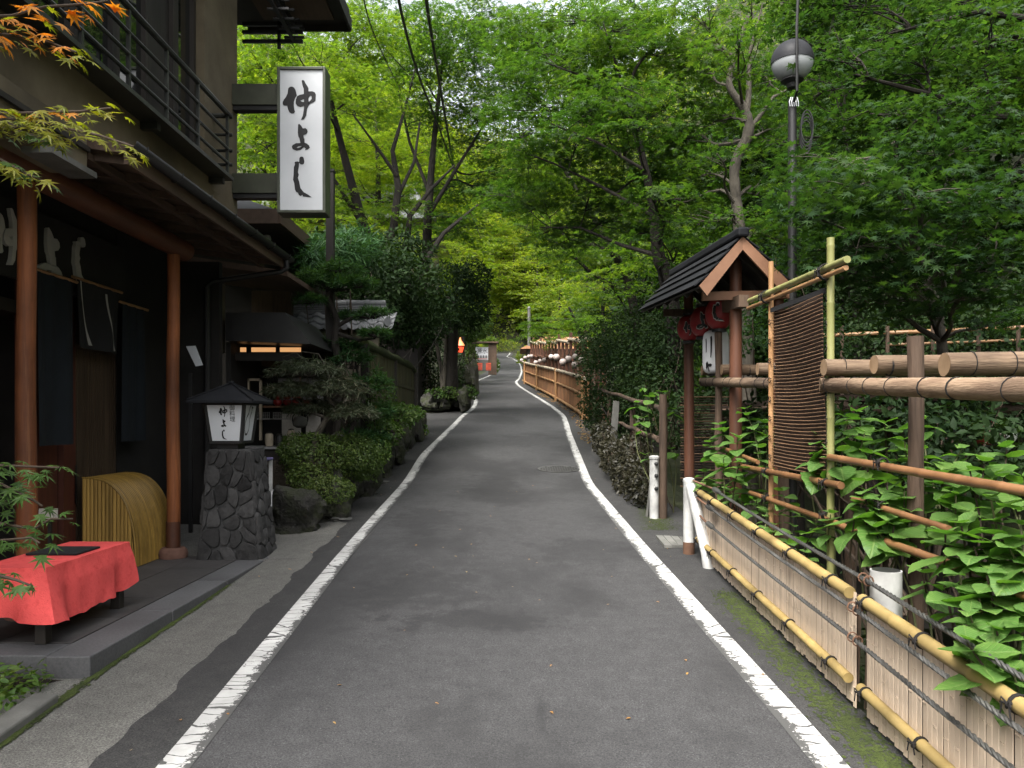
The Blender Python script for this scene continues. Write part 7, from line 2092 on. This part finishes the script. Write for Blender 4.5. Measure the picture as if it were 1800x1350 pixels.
shell_bush('slope_shrub', 'dark shrub bank above the riverside shelter at the right edge', [(P(1560, 620, 12.5), (1.4, .8, .7)), (P(1720, 620, 12), (1.3, .8, .7)), (P(1800, 560, 12.5), (1.0, .8, .8)), (P(1480, 560, 13.5), (1.0, .8, .8))], OVAL, LM['dark_leaf'], .10, 6500, 'shrub', None, 16, W['twig'], (7.2, 13, 1.4), inner=.3)


# ------------------------------------------------------------------ hydrangeas: every leaf its own object
def big_leaf(seed, curl=.12):
    """broad serrated leaf with a midrib fold, 1 long"""
    rnd = random.Random(seed)
    n = 8
    vs, fs = [], []
    wmax = rnd.uniform(.38, .45)
    for i in range(n + 1):
        t = i / n
        w = wmax * math.sin(PI * min(1, t * .94 + .035)) ** .8 * (1.18 - .45 * t)
        if i == n: w = .004
        ser = 1 + (.10 if i % 2 else -.02)
        z = -curl * t * t + .03 * math.sin(t * 6 + seed)
        up = .16
        vs += [(-w * ser, t - .03, z + up * w), (-w * .5, t, z + up * w * .38 + .012 * (i % 2)), (0, t + .01, z), (w * .5, t, z + up * w * .38 + .012 * (i % 2)), (w * ser, t - .03, z + up * w)]
    for i in range(n):
        for k in range(4): fs.append((i * 5 + k, i * 5 + k + 1, i * 5 + k + 6, i * 5 + k + 5))
    me = bpy.data.meshes.new('leaf')
    me.from_pydata(vs, [], fs)
    me.materials.append(LM['hyd_leaf'])
    me.polygons.foreach_set('use_smooth', [True] * len(me.polygons))
    return me


HL = [big_leaf(s, c) for s, c in ((1, .10), (2, .20), (3, .05), (4, .28), (5, .15))]
rh = random.Random(31)


def place_leaf(parent, me, p, d, size, roll=0.0, name='leaf'):
    """leaf from p pointing along d"""
    d = Vector(d).normalized()
    n = Vector((0, 0, 1)) - d * d.z
    if n.length < .1: n = Vector((-1, -.3, 0)) - d * d.dot(Vector((-1, -.3, 0)))
    n.normalize()
    r = d.cross(n)
    Mx = Matrix(((r.x, d.x, n.x, 0), (r.y, d.y, n.y, 0), (r.z, d.z, n.z, 0), (0, 0, 0, 1))) @ Matrix.Rotation(roll, 4, 'Y')
    o = bpy.data.objects.new(name, me)
    COL.objects.link(o)
    o.parent = parent
    Mx = Matrix.Translation(Vector(p) - ORG[parent.name]) @ Mx @ Matrix.Scale(size, 4)
    o.matrix_local = Mx
    return o


def hydrangea(label, base, ros, size, pairs=(3, 5)):
    t = thing('hydrangea', label, 'hydrangea', base, 'hydrangeas along the fence')
    for (u, v, Y) in ros:
        c = P(u, v, Y)
        s = Vector(base) + Vector((rh.uniform(-.15, .15), rh.uniform(-.3, .3), 0))
        pts = curve_pts(s, c, .03, 6, .10)
        MB().tube(pts, [.009, .008, .0075, .007, .006, .005, .004], 6).build('stem', W['stem'] if rh.random() < .6 else W['twig'], t, smooth=True)
        n = rh.randint(*pairs)
        a0 = rh.uniform(0, PI)
        ax = (pts[-1] - pts[-2]).normalized()
        lean = Vector((-.35, -.35, .1)) * rh.uniform(.3, 1)
        for k in range(n):
            q = c - ax * .05 * (n - 1 - k) + Vector((0, 0, .004 * k))
            sz = 1.42 * size * (.55 + .5 * (n - 1 - k) / max(1, n - 1)) * rh.uniform(.68, 1.25) if k < n - 1 else 1.42 * size * rh.uniform(.38, .6)
            for s2 in (0, PI):
                a = a0 + k * PI / 2 + s2 + rh.uniform(-.25, .25)
                d = Vector((math.cos(a), math.sin(a), -.22 + .75 * k / max(1, n - 1) - rh.uniform(0, .3))) + lean * .5
                place_leaf(t, HL[rh.randrange(5)], q, d, sz, rh.uniform(-.35, .35))
    return t


hydrangea('hydrangea between the white post pair and the reed screen', (2.12, 7.0, .1), [(1310, 722, 7.0), (1265, 748, 7.3), (1296, 770, 6.9), (1335, 790, 6.7), (1272, 806, 7.0), (1318, 846, 6.7), (1283, 862, 6.9), (1345, 745, 7.0), (1250, 780, 7.4), (1300, 815, 6.6), (1262, 850, 7.2), (1330, 880, 6.5), (1240, 830, 7.5)], .125)
hydrangea('hydrangea growing behind the green bamboo pole', (2.2, 5.1, .0), [(1447, 770, 5.2), (1490, 738, 5.2), (1520, 762, 5.1), (1480, 795, 5.0), (1532, 800, 4.9), (1440, 806, 5.3), (1510, 725, 5.4), (1555, 745, 5.2)], .135)
hydrangea('hydrangea in front of the log post, over the panel gap', (2.12, 4.25, 0), [(1522, 848, 4.35), (1548, 882, 4.25), (1503, 902, 4.35), (1572, 925, 4.15), (1590, 862, 4.3), (1540, 930, 4.2), (1520, 880, 4.3), (1560, 850, 4.4), (1590, 775, 4.5), (1618, 792, 4.6), (1575, 800, 4.5), (1622, 1010, 3.7), (1600, 905, 4.2)], .13)
hydrangea('hydrangea behind the brown bamboo rail at the right edge', (2.35, 4.0, 0), [(1655, 835, 4.3), (1705, 828, 4.2), (1730, 815, 4.3), (1690, 790, 4.6), (1650, 870, 4.3), (1770, 790, 4.4), (1620, 740, 4.8), (1760, 840, 4.0), (1680, 870, 4.1)], .14)
hydrangea('nearest hydrangea, its large leaves hanging over the panel', (2.15, 3.1, 0), [(1742, 880, 3.3), (1792, 905, 3.2), (1712, 960, 3.3), (1775, 965, 3.15), (1690, 1015, 3.25), (1785, 1035, 3.1), (1705, 1080, 3.1), (1752, 1110, 3.0), (1795, 1150, 2.95), (1662, 940, 3.5), (1735, 1012, 3.15), (1800, 840, 3.4), (1690, 925, 3.4), (1760, 925, 3.3), (1810, 1080, 3.0), (1720, 1045, 3.2), (1700, 1130, 2.95), (1780, 1180, 2.85)], .128)
hydrangea('low small hydrangea shoots under the reed screen', (2.05, 5.7, .1), [(1405, 950, 5.5), (1435, 925, 5.2), (1392, 900, 5.8), (1375, 865, 6.0), (1360, 925, 6.0), (1420, 975, 5.1), (1350, 890, 6.2), (1460, 905, 4.9)], .10)
t = hydrangea('light green climbing plant on the log handrail', (1.95, 9.9, .5), [(1132, 682, 9.8), (1142, 698, 9.7), (1120, 708, 9.9), (1130, 735, 9.7), (1128, 758, 9.6), (1165, 690, 9.6), (1185, 720, 9.7), (1118, 730, 9.9), (1135, 800, 9.7), (1150, 690, 9.9), (1180, 790, 9.6)], .115, (1, 2))
t['category'] = 'climbing plant'
del t['group']

# ------------------------------------------------------------------ young maple in the planting bed, left edge
def maple_leaf(seed, mat, droop=.2):
    v, f = star(7, .30, droop)
    rnd = random.Random(seed)
    # fan of quads round the base keeps every lobe slightly folded
    n = len(v)
    vs = [(0, .17, .02)] + [tuple(p) for p in v]
    fs = [(0, 1 + i, 1 + (i + 1) % n) for i in range(n)]
    vs = [(x * rnd.uniform(.95, 1.05), y, z + rnd.uniform(-.02, .02)) for x, y, z in vs]
    me = bpy.data.meshes.new('leaf')
    me.from_pydata(vs, [], [tuple(reversed(q)) for q in fs])
    me.materials.append(mat)
    return me


ym = thing('young_maple', 'young maple in the planting bed with orange upper and green lower leaves', 'maple tree', (-2.72, 3.4, gz(-2.6, 3.4)))
B0 = Vector((-2.72, 3.4, gz(-2.6, 3.4)))
MB().tube([B0, B0 + Vector((-.02, .02, .8)), B0 + Vector((.03, .0, 1.7)), B0 + Vector((0, -.02, 2.5)), B0 + Vector((.02, 0, 3.3))], [.035, .03, .026, .02, .01], 10).build('trunk', W['bark'], ym, smooth=True)
OL = [maple_leaf(s, LM['orange_leaf'], d) for s, d in ((1, .15), (2, .3), (3, .45))]
YL = [maple_leaf(s, LM['yellowgreen_leaf'], d) for s, d in ((4, .15), (5, .3), (6, .45))]
GL = [maple_leaf(s, LM['bush_leaf'], d) for s, d in ((7, .15), (8, .3), (9, .45))]
rm = random.Random(17)


def sprig(path, leaves, size, every, spread=.06):
    pts = [P(*q) for q in path]
    h = pts[0].z
    s = B0 + Vector((0, 0, max(.3, min(3.2, h - B0.z - .15))))
    full = [s] + pts
    br = MB().tube(full, [.012] + [.007 - .004 * i / len(pts) for i in range(len(pts))], 6).build('branch', W['twig'], ym, smooth=True)
    L = 0
    for a, b in zip(pts[:-1], pts[1:]):
        d = b - a
        n = max(1, int(d.length / every))
        for k in range(n):
            p = a.lerp(b, (k + rm.random() * .6) / n)
            for s2 in (-1, 1):
                sd_ = Vector((d.y * s2, -d.x * s2, 0)).normalized()
                e = p + sd_ * rm.uniform(.2, 1) * spread + d.normalized() * rm.uniform(0, .05) + Vector((0, 0, rm.uniform(-.035, .02)))
                dr = (e - p) * 6 + d.normalized() * .5 + Vector((rm.uniform(-.3, .3), rm.uniform(-.7, .1), rm.uniform(-.75, .05)))
                lf_ = leaves[rm.randrange(len(leaves))]
                place_leaf(ym, lf_, e, dr, size * rm.uniform(.7, 1.15), rm.uniform(-.5, .5))


sprig([(-60, 30, 3.1), (20, 28, 3.05), (80, 12, 3.0), (140, 8, 3.0), (190, 2, 3.0)], OL + YL[:1], .085, .034)
sprig([(-50, 55, 3.2), (20, 62, 3.1), (80, 72, 3.05), (135, 92, 3.0)], OL + YL[:2], .080, .028)
sprig([(-60, 200, 3.1), (0, 200, 3.05), (70, 198, 3.0), (140, 196, 2.95), (195, 190, 2.95)], YL + OL[:1], .080, .028)
sprig([(-50, 215, 3.0), (40, 208, 3.0), (110, 225, 2.95), (175, 238, 2.9), (235, 258, 2.9)], YL, .080, .026)
sprig([(-50, 228, 3.2), (30, 225, 3.1), (90, 240, 3.0), (130, 250, 3.0)], YL + GL[:1], .085, .03)
sprig([(-50, 268, 3.1), (0, 280, 3.05), (45, 305, 3.0), (80, 320, 3.0)], YL + GL[:1], .085, .03)
sprig([(-60, 830, 3.3), (0, 818, 3.2), (50, 820, 3.15), (105, 822, 3.1)], GL, .085, .045)
sprig([(-60, 870, 3.3), (0, 850, 3.2), (60, 880, 3.15), (75, 890, 3.15)], GL, .09, .04)
sprig([(-60, 930, 3.3), (0, 920, 3.2), (60, 930, 3.15), (90, 912, 3.1), (128, 912, 3.1)], GL, .08, .06, .03)
sprig([(-60, 960, 3.2), (0, 950, 3.15), (55, 945, 3.1), (70, 955, 3.1)], GL, .09, .04)
sprig([(-60, 1010, 3.0), (0, 1012, 2.95), (30, 1020, 2.9), (55, 1030, 2.9)], GL, .085, .045)
sprig([(-60, 800, 3.4), (0, 890, 3.25), (40, 860, 3.2)], GL, .09, .05)

# ground cover in the bed
rng = np.random.RandomState(5)
n = 900
x = rng.uniform(-3.3, -2.52, n); y = 4.42 - np.abs(rng.randn(n)) * .35
z = np.array([gz(-2.4, b) for b in y]) + rng.uniform(.0, .11, n)
me = leaf_mesh('ground_cover', OVAL, np.stack([x, y, z], 1), rng.randn(n, 3) * .5 + np.array([0, 0, 1]), rng.randn(n, 3), .055 * rng.uniform(.5, 1.2, n), LM['ground_leaf'])
tag(link_mesh('ground_cover', me), kind='stuff')
# ground cover under the right fence and fallen leaves on the verge
n = 1500
y = rng.uniform(2.0, 7.4, n); x = 1.85 + np.abs(rng.randn(n)) * .35
z = np.array([zr(b) for b in y]) + rng.uniform(-.05, .16, n)
me = leaf_mesh('undergrowth', OVAL, np.stack([x, y, z], 1), rng.randn(n, 3) * .5 + np.array([0, 0, 1]), rng.randn(n, 3), .07 * rng.uniform(.5, 1.2, n), LM['dark_leaf'])
tag(link_mesh('undergrowth', me), kind='stuff')
n = 420
y = rng.uniform(17, 34, n); x = np.array([XR(b) for b in y]) + .25 + np.abs(rng.randn(n)) * .22
z = np.array([zr(b) for b in y]) + .015
me = leaf_mesh('fallen_leaves', OVAL, np.stack([x, y, z], 1), rng.randn(n, 3) * .2 + np.array([0, 0, 1]), rng.randn(n, 3), .09 * rng.uniform(.5, 1.2, n), W['fallen'])
tag(link_mesh('fallen_leaves', me), kind='stuff')
n = 130
y = np.concatenate([rng.uniform(3.0, 12, 70), rng.uniform(12, 40, 60)]); x = np.array([XL(b) + (XR(b) - XL(b)) * (rng.uniform(-.25, 1.18)) for b in y])
z = np.array([zr(b) for b in y]) + .006
me = leaf_mesh('fallen_leaves', OVAL, np.stack([x, y, z], 1), rng.randn(n, 3) * .15 + np.array([0, 0, 1]), rng.randn(n, 3), .03 * rng.uniform(.5, 1.2, n), W['fallen'])
tag(link_mesh('fallen_leaves', me), kind='stuff')

# ------------------------------------------------------------------ overhead cables along the road
for (pts, r, lab) in (([(690, -80, 9), (705, 20, 11), (735, 130, 14), (770, 220, 18), (810, 330, 26), (850, 430, 40)], .022, 'thick black overhead cable, left one of the pair above the road'), ([(742, -80, 9), (752, 20, 11), (770, 130, 14), (785, 220, 18), (800, 300, 26), (830, 400, 36)], .026, 'thick black overhead cable with wire rings, right one of the pair'), ([(632, -40, 9), (650, 40, 11), (680, 110, 14), (720, 190, 18), (770, 290, 26)], .010, 'thin overhead wire left of the two thick cables')):
    t = thing('overhead_cable', lab, 'cable', tuple(P(*pts[2])))
    q = [P(*p) for p in pts]
    sm = []
    for i in range(len(q) - 1):
        p0, p1, p2, p3 = q[max(i - 1, 0)], q[i], q[i + 1], q[min(i + 2, len(q) - 1)]
        for k in range(5):
            u = k / 5
            sm.append(.5 * ((2 * p1) + (p2 - p0) * u + (2 * p0 - 5 * p1 + 4 * p2 - p3) * u * u + (3 * p1 - p0 - 3 * p2 + p3) * u ** 3))
    MB().tube(sm, r, 6).build('cable', W['black_metal'], t, smooth=True)
    if r > .024:
        for k in range(3, len(sm) - 8, 2):
            c = sm[k]
            MB().tube([c + Vector((.05 * math.cos(a) + .03, 0, .05 * math.sin(a))) for a in np.linspace(0, 2 * PI, 11)], .004, 4, cap=False).build('ring', W['steel'], t)
